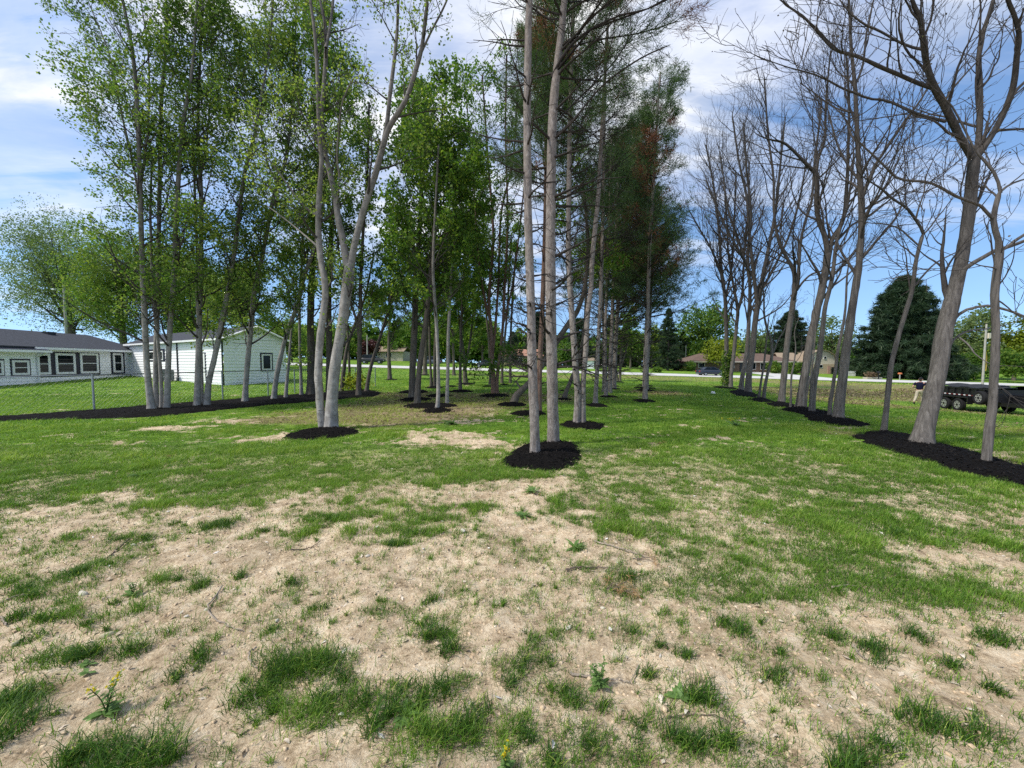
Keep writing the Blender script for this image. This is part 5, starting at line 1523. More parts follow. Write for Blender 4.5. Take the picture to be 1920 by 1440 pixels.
MB().box(1.35, 1.95, -.12, -.03, -.2, 1.75).build('door', plain('pink_door', (.42, .25, .21), .7), r)
MB().box(2.2, 3.2, -.1, -.03, -.2, 1.5).build('garage_opening', M['black'], r)
facing_box(r, -8.6, -3.82, 1.0, 8, -.3, 2.4, M['tan'], 'side_wing')
mb = MB(); quad_slab(mb, [(-9.2, .2, 2.35), (-3.3, .2, 2.35), (-3.3, 4.5, 4.9), (-7.6, 4.5, 4.9)], .12); quad_slab(mb, [(-9.2, 8.8, 2.35), (-3.3, 8.8, 2.35), (-3.3, 4.5, 4.9), (-7.6, 4.5, 4.9)], .12); mb.build('side_roof', M['tan_roof'], r)
MB().box(-6.8, -4.3, .95, 1.0, -.2, 2.0).build('carport_opening', M['black'], r)

r = house_at('tan_cottage', 968, 688, 84, 'tan cottage with faded red roof seen left of the front pines')
facing_box(r, -2.9, 5.4, 0, 7, -.3, 2.2, M['tan'])
mb = MB(); quad_slab(mb, [(-3.4, -.5, 2.15), (5.9, -.5, 2.15), (5.9, 3.5, 3.7), (-3.4, 3.5, 3.7)], .12); quad_slab(mb, [(-3.4, 7.5, 2.15), (5.9, 7.5, 2.15), (5.9, 3.5, 3.7), (-3.4, 3.5, 3.7)], .12); mb.build('roof', M['red_roof'], r)
mb = MB(); mb.add([(-2.9, 0, 2.2), (-2.9, 7, 2.2), (-2.9, 3.5, 3.65), (5.4, 0, 2.2), (5.4, 7, 2.2), (5.4, 3.5, 3.65)], [(0, 1, 2), (5, 4, 3)]); mb.build('gable', M['tan'], r)
holes(r, [(-.5, .1, -.1, 1.9)], 0, M['brick'], 'door'); holes(r, [(.5, 1.4, .7, 1.8), (-2.2, -1.2, .7, 1.8), (2.6, 3.8, .7, 1.8)], 0)

r = house_at('pale_bungalow', 716, 684, 92, 'small pale bungalow glimpsed between trunks near the fence end')
facing_box(r, -3.0, 5.0, 0, 7, -.3, 2.2, M['cream'])
mb = MB(); quad_slab(mb, [(-3.4, -.5, 2.15), (5.4, -.5, 2.15), (5.4, 3.5, 3.5), (-3.4, 3.5, 3.5)], .12); quad_slab(mb, [(-3.4, 7.5, 2.15), (5.4, 7.5, 2.15), (5.4, 3.5, 3.5), (-3.4, 3.5, 3.5)], .12); mb.build('roof', M['tan_roof'], r)
holes(r, [(-2, -1, .8, 1.8), (1, 2.4, .8, 1.8)], 0)

sh = house_at('white_shed', 1104, 690, 80, 'little white shed half hidden behind the crooked double pine')
sh['category'] = 'shed'
facing_box(sh, -.8, 1.1, 0, 2.2, -.2, 1.7, M['siding'])
mb = MB(); quad_slab(mb, [(-1.0, -.3, 1.68), (1.3, -.3, 1.68), (1.3, 1.1, 2.25), (-1.0, 1.1, 2.25)], .08); quad_slab(mb, [(-1.0, 2.5, 1.68), (1.3, 2.5, 1.68), (1.3, 1.1, 2.25), (-1.0, 1.1, 2.25)], .08); mb.build('roof', M['tan_roof'], sh)

# driveway to the barn house
dv = []
for (a, b) in [((1528, 1600), 708), ((1536, 1596), 704), ((1546, 1594), 700), ((1552, 1590), 697.2)]:
    pass
M['drive'] = M['road']
x0, x1 = 51.0, 57.5
v = []; f = []
ysd = np.linspace(68.0, 87.5, 14)
for i, y in enumerate(ysd):
    for j in range(4):
        x = (46.5 + (y - 68) * .23) + (10.5 - (y - 68) * .2) * j / 3
        v.append((x, y, float(terrain(x, y)) + .045))
f = [(i * 4 + j, i * 4 + j + 1, i * 4 + 5 + j, i * 4 + 4 + j) for i in range(len(ysd) - 1) for j in range(3)]
tag(link('driveway', np_mesh('driveway', v, np.array(f), True), M['road']), 'pale concrete driveway leading to the barn-shaped house', None, None, 'structure')


# ------------------------------------------------------------------ street things
def ground_at(px, Y):
    x = ray(px, 690)[0] * Y
    return np.array([x, Y, float(terrain(x, Y))])


M['wood_pole'] = plain('weathered_pole', (.36, .34, .31), .9, .1, 0, .2, 2)
def pole(px, Y, h, label, lamp=0):
    b = ground_at(px, Y); r = empty('utility_pole', b, 0, label, 'utility pole', 'utility poles')
    MB().tube([(0, 0, -.3), (.02, 0, h * .5), (.05, 0, h)], [.15, .13, .11], 10).build('post', M['wood_pole'], r)
    if lamp:
        MB().tube([(0, 0, h - 1.1), (-.5 * lamp, 0, h - .75), (-1.0 * lamp, 0, h - .8)], .035, 6).build('arm', M['metal'], r)
        MB().box(-1.35 * lamp if lamp > 0 else 1.0, -1.0 * lamp if lamp > 0 else 1.35, -.12, .12, h - .92, h - .76).build('lamp_head', M['white_trim'], r, bevel=.03)
    return r


p = pole(1844, 59.5, 9.4, 'pale wooden utility pole beside the road behind the right-hand tree')
MB().box(.22, .75, -.25, .25, 7.2, 8.0).build('meter_box', M['cream'], p)
MB().tube([(.15, 0, 5.2), (.45, .1, 4.4), (.5, .1, 3.0), (.3, 0, 2.2)], .09, 8).build('cable_guard', plain('yellow_guard', (.45, .32, .05), .6), p)
pole(128, 46, 9.6, 'grey utility pole with a lamp arm behind the white house roof', 1)
pole(689, 80, 5.6, 'thin pale utility pole between trunks beyond the fence end')

# wires across the far left sky
def wire(a, b, sag, label):
    t = np.linspace(0, 1, 24)[:, None]; pts = a * (1 - t) + b * t; pts[:, 2] -= (sag * 4 * t * (1 - t))[:, 0]
    o = pts[0].copy(); tag(MB().tube(pts - o, .018, 5).build('power_line', M['black'], None, o), label, 'cable', None)


a = ground_at(128, 46) + [0, 0, 7.6]
wire(a, np.array([-95.0, 50, 8.0]), .8, 'thin power line running left from the pole behind the house')


def mailbox(px, Y, c, label, hh=1.05, box=True):
    b = ground_at(px, Y); r = empty('mailbox', b, 0, label, 'mailbox')
    MB().box(-.06, .06, -.06, .06, -.2, hh).build('post', M['wood_pole'] if box else M['black'], r)
    mb = MB(); prof = [(-.13, 0), (.13, 0), (.13, .15), (.08, .24), (0, .27), (-.08, .24), (-.13, .15)]
    n = len(prof); mb.add([(a, -.28, hh + z) for a, z in prof] + [(a, .28, hh + z) for a, z in prof], [tuple(range(n))[::-1], tuple(range(n, 2 * n))] + [(i, (i + 1) % n, n + (i + 1) % n, n + i) for i in range(n)])
    mb.build('letter_box', c, r)
    return r


mailbox(1688, 69.5, plain('orange_mailbox', (.55, .17, .07), .5), 'orange-red mailbox on a wooden post across the road')
mailbox(1648, 69.2, M['black'], 'black mailbox on a dark post left of the leaning pale tree', 1.15, False)
b = ground_at(1598, 80); r = empty('picket_fence', b, 0, 'short white picket fence section beside the driveway', 'fence')
for i in range(6): MB().box(-.7 + i * .26, -.58 + i * .26, -.02, .02, -.1, 1.05).build('picket', M['white_trim'], r)
MB().box(-.75, .8, .025, .06, .25, .34).box(-.75, .8, .025, .06, .75, .84).build('rail', M['white_trim'], r)
b = ground_at(1634, 70.2); r = empty('stone_planter', b, 0, 'low pale planter bed with a dry shrub beside the road', 'planter')
MB().box(-1.1, 1.6, -.5, .5, -.2, .32).build('edging', plain('pale_block', (.45, .40, .33), .9, .1, 0, .15, 2, .3), r, bevel=.03)
rg = np.random.default_rng(5); an = rg.normal(size=(150, 3)) * [.45, .3, .25] + [0.1, 0, .75]
link('shrub', leaf_mesh('shrub', rg, an, .22, 3, .1, np.zeros(3), .5, .3), leaf_mat('dry_shrub', (.09, .06, .04), (.17, .115, .07), (.26, .19, .12), .2), r)


# ------------------------------------------------------------------ cars
def lathe_wheel(parent, c, ax, R_, w, name='wheel'):
    wheel = MB().ring(c, ax, R_, R_ * .62, w).build(name, M['tyre'], parent, smooth=False)
    c = np.array(c, float); ax = np.array(ax, float)
    mb = MB(); mb.cyl(c - ax * w * .12, c + ax * w * .42, R_ * .62, 20)
    rim = mb.build('rim', M['rim'], wheel)
    mb = MB(); mb.cyl(c + ax * w * .42, c + ax * w * .5, R_ * .17, 12)
    e = np.cross(ax, [0, 0, 1.0]); t = np.array([0, 0, 1.0])
    for k in range(6):
        a = k * math.pi / 3; d = e * math.cos(a) + t * math.sin(a); q = c + d * R_ * .42 + ax * w * .425
        mb.cyl(q, q + ax * w * .03, R_ * .09, 8)
    mb.build('hub', M['black'], rim)
    return wheel


def make_car(paint, label, loc, rz, suv=False, group='cars across the road'):
    r = empty('parked_car', loc, rz, label, 'car', group)
    H = 1.68 if suv else 1.44
    # stations along x: (x, z_bottom, z_belt, half width)
    body = [(-2.3, .42, .78, .70), (-2.22, .30, .90, .80), (-1.9, .24, .98 if not suv else 1.05, .87), (-1.2, .22, 1.0 if not suv else 1.06, .90), (0, .22, .96 if not suv else 1.04, .90), (.8, .22, .95 if not suv else 1.03, .90), (1.5, .23, .88 if not suv else 1.0, .88), (2.05, .26, .76 if not suv else .92, .83), (2.28, .34, .62 if not suv else .75, .72)]
    mb = MB(); n = 8; vs = []
    for (x, zb, zt, hw) in body:
        m_ = (zb + zt) / 2
        vs += [(x, -hw * .9, zb), (x, -hw, zb + (zt - zb) * .3), (x, -hw * .985, zt - (zt - zb) * .22), (x, -hw * .86, zt), (x, hw * .86, zt), (x, hw * .985, zt - (zt - zb) * .22), (x, hw, zb + (zt - zb) * .3), (x, hw * .9, zb)]
    fs = [(i * n + j, i * n + (j + 1) % n, (i + 1) * n + (j + 1) % n, (i + 1) * n + j) for i in range(len(body) - 1) for j in range(n)]
    fs += [tuple(range(n))[::-1], tuple((len(body) - 1) * n + i for i in range(n))]
    mb.add(vs, fs); mb.build('body', paint, r, smooth=True)
    top = [(-2.0 if suv else -1.75, .0, .72), (-1.55 if suv else -1.0, 1.0, .60), (.15, 1.0, .62), (1.15, .0, .74)]
    zb = 1.0 if suv else .93
    def cabin(inset, zt, x_in):
        vs = []
        for i, (x, k, hw) in enumerate(top):
            z = zb + (zt - zb) * k; xx = x + (x_in if i < 2 else -x_in)
            vs += [(xx, -(hw - inset), z), (xx, hw - inset, z)]
        return vs, [(0, 2, 3, 1), (2, 4, 5, 3), (4, 6, 7, 5), (0, 6, 4, 2), (1, 3, 5, 7)]
    v, f = cabin(0, H, 0); MB().add(v, f).build('window', M['pane'], r)
    mb = MB()
    (a, b, c, d) = top
    mb.box(b[0] - .05, c[0] + .1, -.62, .62, H - .03, H + .035)
    for sgn in (-1, 1):
        for (p, q2) in (((a[0], sgn * a[2], zb), (b[0], sgn * b[2], H)), ((d[0], sgn * d[2], zb), (c[0], sgn * c[2], H)), ((-.35, sgn * .75, zb), (-.4, sgn * .62, H))):
            mb.tube([p, q2], .045, 6)
    mb.build('roof', paint, r)
    for x in (-1.35, 1.4):
        for sgn in (-1, 1):
            lathe_wheel(r, (x, sgn * .80, .33), (0, sgn, 0), .33, .2)
    for sgn in (-1, 1):
        MB().box(2.16, 2.29, sgn * .62 - .16, sgn * .62 + .16, .56, .68).build('headlight', M['rim'], r)
        MB().box(-2.31, -2.2, sgn * .6 - .16, sgn * .6 + .16, .68, .82).build('taillight', plain('red_lens', (.35, .02, .02), .3), r)
    return r


navy_paint = plain('dark_blue_paint', (.018, .024, .04), .18, .6, 0, .1)
c = G(1337, 705.0); make_car(navy_paint, 'dark blue sedan driving on the road at the right', (c[0], c[1] + .8, c[2] + .06), R(3))
c = ground_at(913, 71.5); make_car(plain('black_car_paint', (.012, .013, .016), .2, .6), 'black car half hidden by the reddish many-stemmed tree', c + [0, 0, .04], R(176))
c = ground_at(699, 74); make_car(plain('charcoal_paint', (.02, .021, .023), .25, .6), 'dark car seen past the fence end near the pale bungalow', c + [0, 0, .04], R(4), True)
c = ground_at(806, 74); make_car(plain('steel_blue_paint', (.07, .085, .11), .25, .6), 'grey-blue car seen between trunks of the middle grove', c + [0, 0, .04], R(178), True)


# ------------------------------------------------------------------ dump trailer and pickup
def trailer():
    ang = math.atan2(-.96, -.27)         # forward direction of the trailer
    b = G(1790, 778)
    b = np.array([27.1, 22.4, 0]); b[2] = terrain(b[0], b[1])
    r = empty('dump_trailer', b, ang, 'black tandem dump trailer with spare wheel on its side', 'trailer')
    M['trail'] = plain('black_trailer_paint', (.010, .010, .012), .38, .5, 0, .3, 3)
    MB().box(-1.7, 2.55, -1.0, 1.0, .68, 1.36).build('bed', M['trail'], r, bevel=.02)
    mb = MB()
    for x in np.linspace(-1.5, 2.4, 9):
        mb.box(x - .03, x + .03, -1.05, -1.0, .70, 1.34); mb.box(x - .03, x + .03, 1.0, 1.05, .70, 1.34)
    mb.box(-1.72, 2.57, -1.06, -1.0, 1.32, 1.40); mb.box(-1.72, 2.57, 1.0, 1.06, 1.32, 1.40)
    mb.build('side_rail', M['trail'], r)
    mb = MB()   # mesh tarp over the top, slightly sagging
    n = 12; vs = []
    for i in range(n + 1):
        x = -1.7 + 4.25 * i / n
        for j in range(7):
            y = -1.0 + 2.0 * j / 6; vs.append((x, y, 1.41 + .12 * (1 - (j / 3 - 1) ** 2) - .03 * math.sin(i * 1.7 + j)))
    mb.add(vs, [(i * 7 + j, i * 7 + j + 1, (i + 1) * 7 + j + 1, (i + 1) * 7 + j) for i in range(n) for j in range(6)])
    mb.build('tarp', plain('dark_mesh_tarp', (.035, .037, .04), .9, .1, 0, .3, 8), r, smooth=True)
    MB().box(-1.72, 4.0, -.75, -.6, .5, .7).box(-1.72, 4.0, .6, .75, .5, .7).box(2.5, 4.6, -.08, .08, .48, .62).build('chassis', M['trail'], r)
    mb = MB(); mb.box(-1.05, 1.15, -1.22, -1.0, .80, .86); mb.box(-1.05, 1.15, 1.0, 1.22, .80, .86)
    mb.box(-1.1, -1.02, -1.22, -1.0, .45, .84); mb.box(1.12, 1.2, -1.22, -1.0, .45, .84); mb.box(-1.1, -1.02, 1.0, 1.22, .45, .84); mb.box(1.12, 1.2, 1.0, 1.22, .45, .84)
    mb.build('fender', M['trail'], r)
    for x in (-.5, .45):
        for sg in (-1, 1):
            lathe_wheel(r, (x, sg * 1.10, .375), (0, sg, 0), .375, .22)
    for sg in (-1,):
        sp = lathe_wheel(r, (1.95, -1.2, .88), (0, -1, 0), .375, .22, 'spare_wheel')
    mb = MB(); mb2 = MB()
    for i, x in enumerate(np.arange(-1.55, 2.5, .17)):
        (mb if i % 2 else mb2).box(x, x + .13, -1.075, -1.062, .93, .98)
        (mb if i % 2 else mb2).box(x, x + .13, 1.062, 1.075, .93, .98)
    mb.build('reflector_tape', plain('white_tape', (.75, .75, .74), .4), r); mb2.build('reflector_tape', plain('red_tape', (.12, .012, .012), .4), r)
    MB().box(2.6, 3.3, -.35, .35, .62, 1.1).build('tool_box', M['trail'], r, bevel=.02)
    MB().cyl((3.9, .25, .1), (3.9, .25, .95), .05, 8).build('jack', M['metal'], r)
    MB().box(-1.76, -1.7, -.9, -.7, .78, .88).build('taillight', plain('red_lamp', (.35, .02, .02), .3), r)
    MB().box(1.75, 2.1, -.5, -.15, 1.40, 1.56).build('tarp_roller', M['trail'], r)


def pickup():
    ang = math.atan2(-.96, -.27)
    b = np.array([25.35, 15.3, 0]); b[2] = terrain(b[0], b[1])
    r = empty('pickup_truck', b, ang, 'dark navy pickup truck at the right edge hitched to the trailer', 'truck')
    pt = plain('navy_truck_paint', (.008, .010, .022), .22, .6, 0, .1)
    # side profile of a pickup, x forward
    MB().box(-2.1, -.25, -.98, .98, .62, 1.22).build('cargo_bed', pt, r, bevel=.05)
    mb = MB(); mb.box(-2.02, -.30, -.86, .86, 1.221, 1.235); mb.build('bed_cover', M['black'], r)
    prof = [(-.2, .55), (3.5, .55), (3.62, .75), (3.6, 1.1), (2.1, 1.22), (1.3, 1.82), (.05, 1.88), (-.2, 1.3)]
    n = len(prof); mb = MB(); mb.add([(x, -.96 if z < 1.3 else -.78, z) for x, z in prof] + [(x, .96 if z < 1.3 else .78, z) for x, z in prof], [tuple(range(n))[::-1], tuple(range(n, 2 * n))] + [(i, (i + 1) % n, n + (i + 1) % n, n + i) for i in range(n)])
    mb.build('cab', pt, r, bevel=.04)
    for sg in (-1, 1):
        mb = MB(); mb.add([(.05, sg * .955, 1.25), (1.75, sg * .955, 1.25), (1.2, sg * .80, 1.78), (.1, sg * .79, 1.82)], [(0, 1, 2, 3)]); mb.build('window', M['pane'], r)
        MB().box(-2.14, -2.08, sg * .86 - .08, sg * .86 + .08, .8, 1.15).build('taillight', plain('truck_lens', (.3, .02, .02), .3), r)
        for x in (-1.2, 2.55): lathe_wheel(r, (x, sg * .86, .4), (0, sg, 0), .4, .26)
    MB().box(-2.25, -2.1, -.9, .9, .5, .66).build('bumper', M['rim'], r, bevel=.03)
    MB().box(-2.13, -2.1, -.78, .78, .68, 1.18).build('tailgate', pt, r)
    MB().box(-2.2, -1.98, -.1, .1, 1.235, 1.28).build('bed_lamp', M['white_trim'], r)


trailer(); pickup()
# ------------------------------------------------------------------ trees beyond the road and behind the house
def bg_leafy(label, px, Y, top_py, halfw_px, leaf='leaf_dark', name='leafy_tree', base_frac=.18, n=None, seed=0, size=None, tint=.5, per=3, group='trees beyond the road', squash=1.0, cat='tree', lobes=None, trunk=True, holes_=.34, bark='bark_dark'):
    rng = np.random.default_rng(300 + seed)
    b = ground_at(px, Y); d = ray(px, top_py); H = EYE + d[2] * Y - b[2]; Wd = halfw_px * Y / F
    root = empty(name, b, 0, label, cat, group)
    zc = H * (base_frac + (1 - base_frac) * .5); rz = H * (1 - base_frac) * .5
    nl = lobes or int(np.clip(Wd * H * .9, 16, 70))
    u = norm(rng.normal(size=(nl, 3))) * (rng.random((nl, 1)) ** .45)
    lc = u * [Wd * .80, Wd * .80, rz * .82] + [0, 0, zc]
    lr = rng.uniform(.16, .40, nl) * min(Wd, rz) * (1.15 if nl < 30 else 1)
    size = size or .0040 * Y
    tot = int((n or 0) * 1.6) or int(np.clip(24 * Wd * rz * 2 / (size * size * per) * .42, 900, 14000))
    cnt = rng.choice(nl, tot, p=lr ** 2 / (lr ** 2).sum())
    s = norm(rng.normal(size=(tot, 3)) + [0, 0, .25])
    an = lc[cnt] + s * (lr[cnt] * (rng.random(tot) ** .55 * 1.12))[:, None] * [1, 1, squash]
    keep = fbm(an[:, 0] * 1.3 / max(1, Wd / 4) + an[:, 2] * .5 + seed, an[:, 1] * .8 + an[:, 2] * .9, 12, 3) > holes_
    an = an[keep]
    an = an[an[:, 2] > .05]
    link('crown', leaf_mesh('crown', rng, an, size * 1.35, per, size * 1.0, np.zeros(3), tint, .2, .5), M[leaf], root)
    if trunk:
        tr = max(.07, H * .018)
        lean = rng.normal(size=2) * .03 * H
        pts = resample([(0, 0, -.2, tr * 1.3), (lean[0] * .3, lean[1] * .3, H * .25, tr), (lean[0], lean[1], H * .75, tr * .35)], 12)
        v, f = tube_batch(pts[None, :, :3], pts[None, :, 3], 8); link('trunk', np_mesh('trunk', v, f, True), M[bark], root)
        k = rng.choice(nl, min(nl, 26), False); G_ = []
        for i in k:
            t = rng.uniform(.25, .7); p0 = np.array([np.interp(t * 11, np.arange(12), pts[:, j]) for j in range(3)])
            m_ = (p0 + lc[i]) / 2 + [0, 0, -.06 * H * rng.random()]
            q = resample([(*p0, tr * .4), (*m_, tr * .25), (*lc[i], tr * .08)], 7); G_.append(q)
        G_ = np.array(G_); link('branches', tube_mesh('branches', [(G_[..., :3], G_[..., 3], 4)], np.zeros(3)), M[bark], root)
    return root


def bg_conifer(label, px, Y, top_py, halfw_px, name='spruce_tree', seed=0, group='trees beyond the road', round_=.0, dens=1.0, mat='spruce', base=.06):
    rng = np.random.default_rng(600 + seed)
    b = ground_at(px, Y); H = EYE + ray(px, top_py)[2] * Y - b[2]; Wd = halfw_px * Y / F
    root = empty(name, b, 0, label, 'tree', group)
    v, f = tube_batch(np.array([[(0, 0, -.2), (0, 0, H * .5), (0, 0, H)]], float), np.array([[H * .018 + .08, H * .011 + .04, .02]]), 8)
    link('trunk', np_mesh('trunk', v, f, True), M['bark_dark'], root)
    nb_ = int(np.clip(H * 24 * dens, 120, 520)); z = base * H + (1 - base) * H * (rng.random(nb_) ** 1.25) * .985
    k = (z / H - base) / (1 - base)
    prof = (1 - k) ** (1 - .55 * round_) * (.75 + .25 * np.minimum(1, k * 6 + .3))
    L = Wd * np.clip(prof, .05, 1) * rng.uniform(.5, 1.14, nb_)
    a = rng.random(nb_) * 6.28; np_ = 7
    t = np.linspace(0, 1, np_)[None]
    r = L[:, None] * t; rise = (.22 * (k[:, None] - .35)) * r - .20 * r * t * (1 - k[:, None]) + .10 * r * t ** 3
    pts = np.stack([r * np.cos(a)[:, None], r * np.sin(a)[:, None], z[:, None] + rise], -1)
    rad = np.maximum(.012, (.012 * L[:, None] + .01) * (1 - t * .8))
    link('branches', tube_mesh('branches', [(pts, rad, 3)], np.zeros(3)), M['bark_dark'], root)
    per = int(np.clip(2.8 * Wd, 5, 16))
    tt = rng.random((nb_, per)) ** .6 * .9 + .1
    f_ = tt * (np_ - 1); i = np.minimum(f_.astype(int), np_ - 2); w = (f_ - i)[..., None]
    an = pts[np.arange(nb_)[:, None], i] * (1 - w) + pts[np.arange(nb_)[:, None], i + 1] * w
    dr = norm(pts[:, -1] - pts[:, 0])[:, None, :] + rng.normal(size=(nb_, per, 3)) * .35 + [0, 0, -.25]
    an = an.reshape(-1, 3); dr = norm(dr.reshape(-1, 3))
    link('crown', needle_mesh('crown', rng, an, dr, max(.28, Wd * .085), max(.045, Wd * .0135), 26, np.zeros(3), .45), M[mat], root)
    return root


# right of the grove, across the road
bg_conifer('huge dark spruce beyond the road behind the leaning pale tree', 1688, 78, 520, 92, seed=1, round_=.5, dens=1.25)
bg_conifer('dark conifer rising behind the ranch and barn houses', 1480, 97, 583, 50, seed=2, round_=.7)
bg_conifer('slender dark spruce right of the lone pine, beyond the road', 1252, 82, 578, 32, seed=3, round_=.5)
bg_conifer('dark spruce behind the slender one, left of the round green tree', 1278, 98, 622, 26, seed=4, round_=.6)
bg_leafy('large round mid-green tree left of the ranch house', 1322, 97, 566, 58, 'leaf', seed=5, tint=.42, base_frac=.12)
bg_leafy('bright yellow-green bushy tree in front of the ranch house', 1354, 82, 634, 37, 'leaf_yellow', seed=6, base_frac=.08, bark='bark_bare')
bg_leafy('yellow-green tree edge beside the lone right pine, beyond the road', 1222, 90, 605, 22, 'leaf', seed=7, tint=.7)
bg_leafy('pale spring tree behind the barn-shaped house', 1560, 104, 588, 46, 'leaf_pale', seed=8, holes_=.46, base_frac=.2)
bg_leafy('pale bare-looking tree between the ranch house and dark conifer', 1425, 108, 606, 40, 'leaf_pale', seed=9, holes_=.48)
bg_leafy('pale yellow-green tree at the far right behind the pole', 1828, 84, 574, 52, 'leaf_pale', seed=10, tint=.6, base_frac=.1)
bg_leafy('ochre-green tree at the right edge beyond the road', 1902, 80, 588, 46, 'leaf_yellow', seed=11, tint=.25, base_frac=.05)
bg_leafy('dark green hedge-like tree behind the big leaning tree trunk', 1788, 88, 628, 44, 'leaf_dark', seed=12, base_frac=.03, tint=.6)
bg_leafy('tall green shrubs right of the utility pole', 1884, 74, 652, 44, 'leaf_dark', seed=13, base_frac=.0, name='shrub', cat='shrub', tint=.55, trunk=False)
bg_leafy('green shrub thicket left of the utility pole', 1812, 76, 660, 40, 'leaf_dark', seed=14, base_frac=.0, name='shrub', cat='shrub', tint=.5, trunk=False)
bg_leafy('broad dark tree beyond the right frame edge', 1975, 80, 600, 60, 'leaf_dark', seed=15)
bg_leafy('round green shrub at the left corner of the ranch house', 1292, 81, 679, 9, 'leaf', seed=16, base_frac=0, name='shrub', cat='shrub', trunk=False, group='shrubs by the far houses', size=.25)
bg_leafy('low dark shrub on the far lawn left of the sedan', 1232, 72, 693, 5.5, 'leaf_dark', seed=17, base_frac=0, name='shrub', cat='shrub', trunk=False, group='shrubs by the far houses', size=.22)
bg_leafy('reddish shrub by the left end of the ranch house', 1273, 84, 677, 9, 'plum', seed=18, base_frac=0, name='shrub', cat='shrub', trunk=False, group='shrubs by the far houses', size=.25) if 'plum' in M else None
bg_leafy('dark green shrub before the ranch house windows', 1452, 82, 678, 11, 'leaf_dark', seed=19, base_frac=0, name='shrub', cat='shrub', trunk=False, group='shrubs by the far houses', size=.25, tint=.6)
bg_leafy('rounded shrub at the right end of the ranch house', 1490, 80, 680, 12, 'leaf', seed=20, base_frac=0, name='shrub', cat='shrub', trunk=False, group='shrubs by the far houses', size=.25)
M['plum'] = leaf_mat('plum_leaf', (.035, .012, .014), (.07, .022, .024), (.13, .05, .045), .3)
bg_leafy('reddish shrub by the left end of the ranch house', 1273, 84, 677, 9, 'plum', seed=18, base_frac=0, name='shrub', cat='shrub', trunk=False, group='shrubs by the far houses', size=.25)

# behind the grove
GW = 'trees closing the view behind the grove'
bg_conifer('drooping dark conifer before the tan cottage', 962, 79, 622, 26, seed=21, group=GW, round_=.6)
bg_conifer('tall dark conifer behind the front left pine', 1010, 92, 585, 40, seed=22, group=GW, round_=.7)
bg_conifer('dark conifer behind the crooked double pine', 1085, 90, 596, 36, seed=23, group=GW, round_=.7)
bg_conifer('dark conifer behind the three close trunks', 1145, 94, 590, 36, seed=24, group=GW, round_=.6)
bg_leafy('leafy tree behind the three close trunks', 1182, 88, 606, 34, 'leaf_dark', seed=25, group=GW, tint=.6)
bg_leafy('green tree filling the gap right of the front pines', 1062, 84, 640, 26, 'leaf', seed=26, group=GW, tint=.35)
bg_leafy('dense green tree behind the dark straight trunk of the grove', 780, 86, 590, 48, 'leaf', seed=27, group=GW, tint=.4, base_frac=.1)
bg_leafy('dense green tree behind the thin pale grove trunks', 845, 90, 580, 46, 'leaf_dark', seed=28, group=GW, tint=.6, base_frac=.1)
bg_leafy('broad dark tree behind the reddish many-stemmed tree', 905, 88, 590, 46, 'leaf_dark', seed=29, group=GW, base_frac=.1, tint=.6)
bg_leafy('plum-red tree beside the pale bungalow', 690, 88, 640, 20, 'plum', seed=30, group=GW)
bg_leafy('green tree left of the pale bungalow', 655, 92, 606, 38, 'leaf', seed=31, group=GW, tint=.5, base_frac=.1)
bg_leafy('green tree right of the pale bungalow', 742, 96, 612, 36, 'leaf', seed=32, group=GW, tint=.5, base_frac=.12)
bg_leafy('green tree behind the thick dark trunk of the strip', 596, 88, 600, 44, 'leaf', seed=33, group=GW, tint=.5, base_frac=.1)
bg_leafy('green tree just right of the white house gable', 548, 70, 596, 34, 'leaf', seed=34, group=GW, tint=.55, base_frac=.1)
# behind the white house
HB = 'trees behind the white house'
bg_leafy('large feathery pale green tree behind the left of the house roof', 142, 52, 392, 112, 'leaf_pale', seed=41, group=HB, base_frac=.12, holes_=.36, size=.12, per=3, n=13000, lobes=150, tint=.4)
bg_leafy('full green maple behind the middle of the house roof', 236, 44, 415, 92, 'leaf', seed=42, group=HB, base_frac=.08, size=.12, n=9500, tint=.6, lobes=110, holes_=.38)
bg_leafy('dark green tree behind the house wing', 355, 46, 450, 74, 'leaf', seed=43, group=HB, base_frac=.12, size=.12, n=9500, tint=.6, holes_=.38)
bg_leafy('green tree behind the gable of the house wing', 455, 42, 470, 62, 'leaf', seed=44, group=HB, base_frac=.12, size=.12, n=8500, tint=.65, holes_=.38)


# far woods: one mass nobody could count
def far_woods():
    rng = np.random.default_rng(77); an = []
    for x in np.arange(-88, 260, 2.2):
        Y = 122 + rng.normal() * 6; h = rng.uniform(6.5, 11.5) * (1 if x < 110 else .75); z = float(terrain(x, Y)); w = rng.uniform(2, 4)
        k = 260
        s = norm(rng.normal(size=(k, 3))) * rng.random((k, 1)) ** .4
        an.append(s * [w, w, h * .5] + [x, Y, z + h * .5])
    an = np.concatenate(an); o = np.array([0, 122, float(terrain(0, 122))])
    tag(link('far_woods', leaf_mesh('far_woods', rng, an, 1.3, 2, .5, o, .5, .25), M['leaf_dark'], None, o), 'dark line of distant woods beyond the houses', None, None, 'stuff')


far_woods()
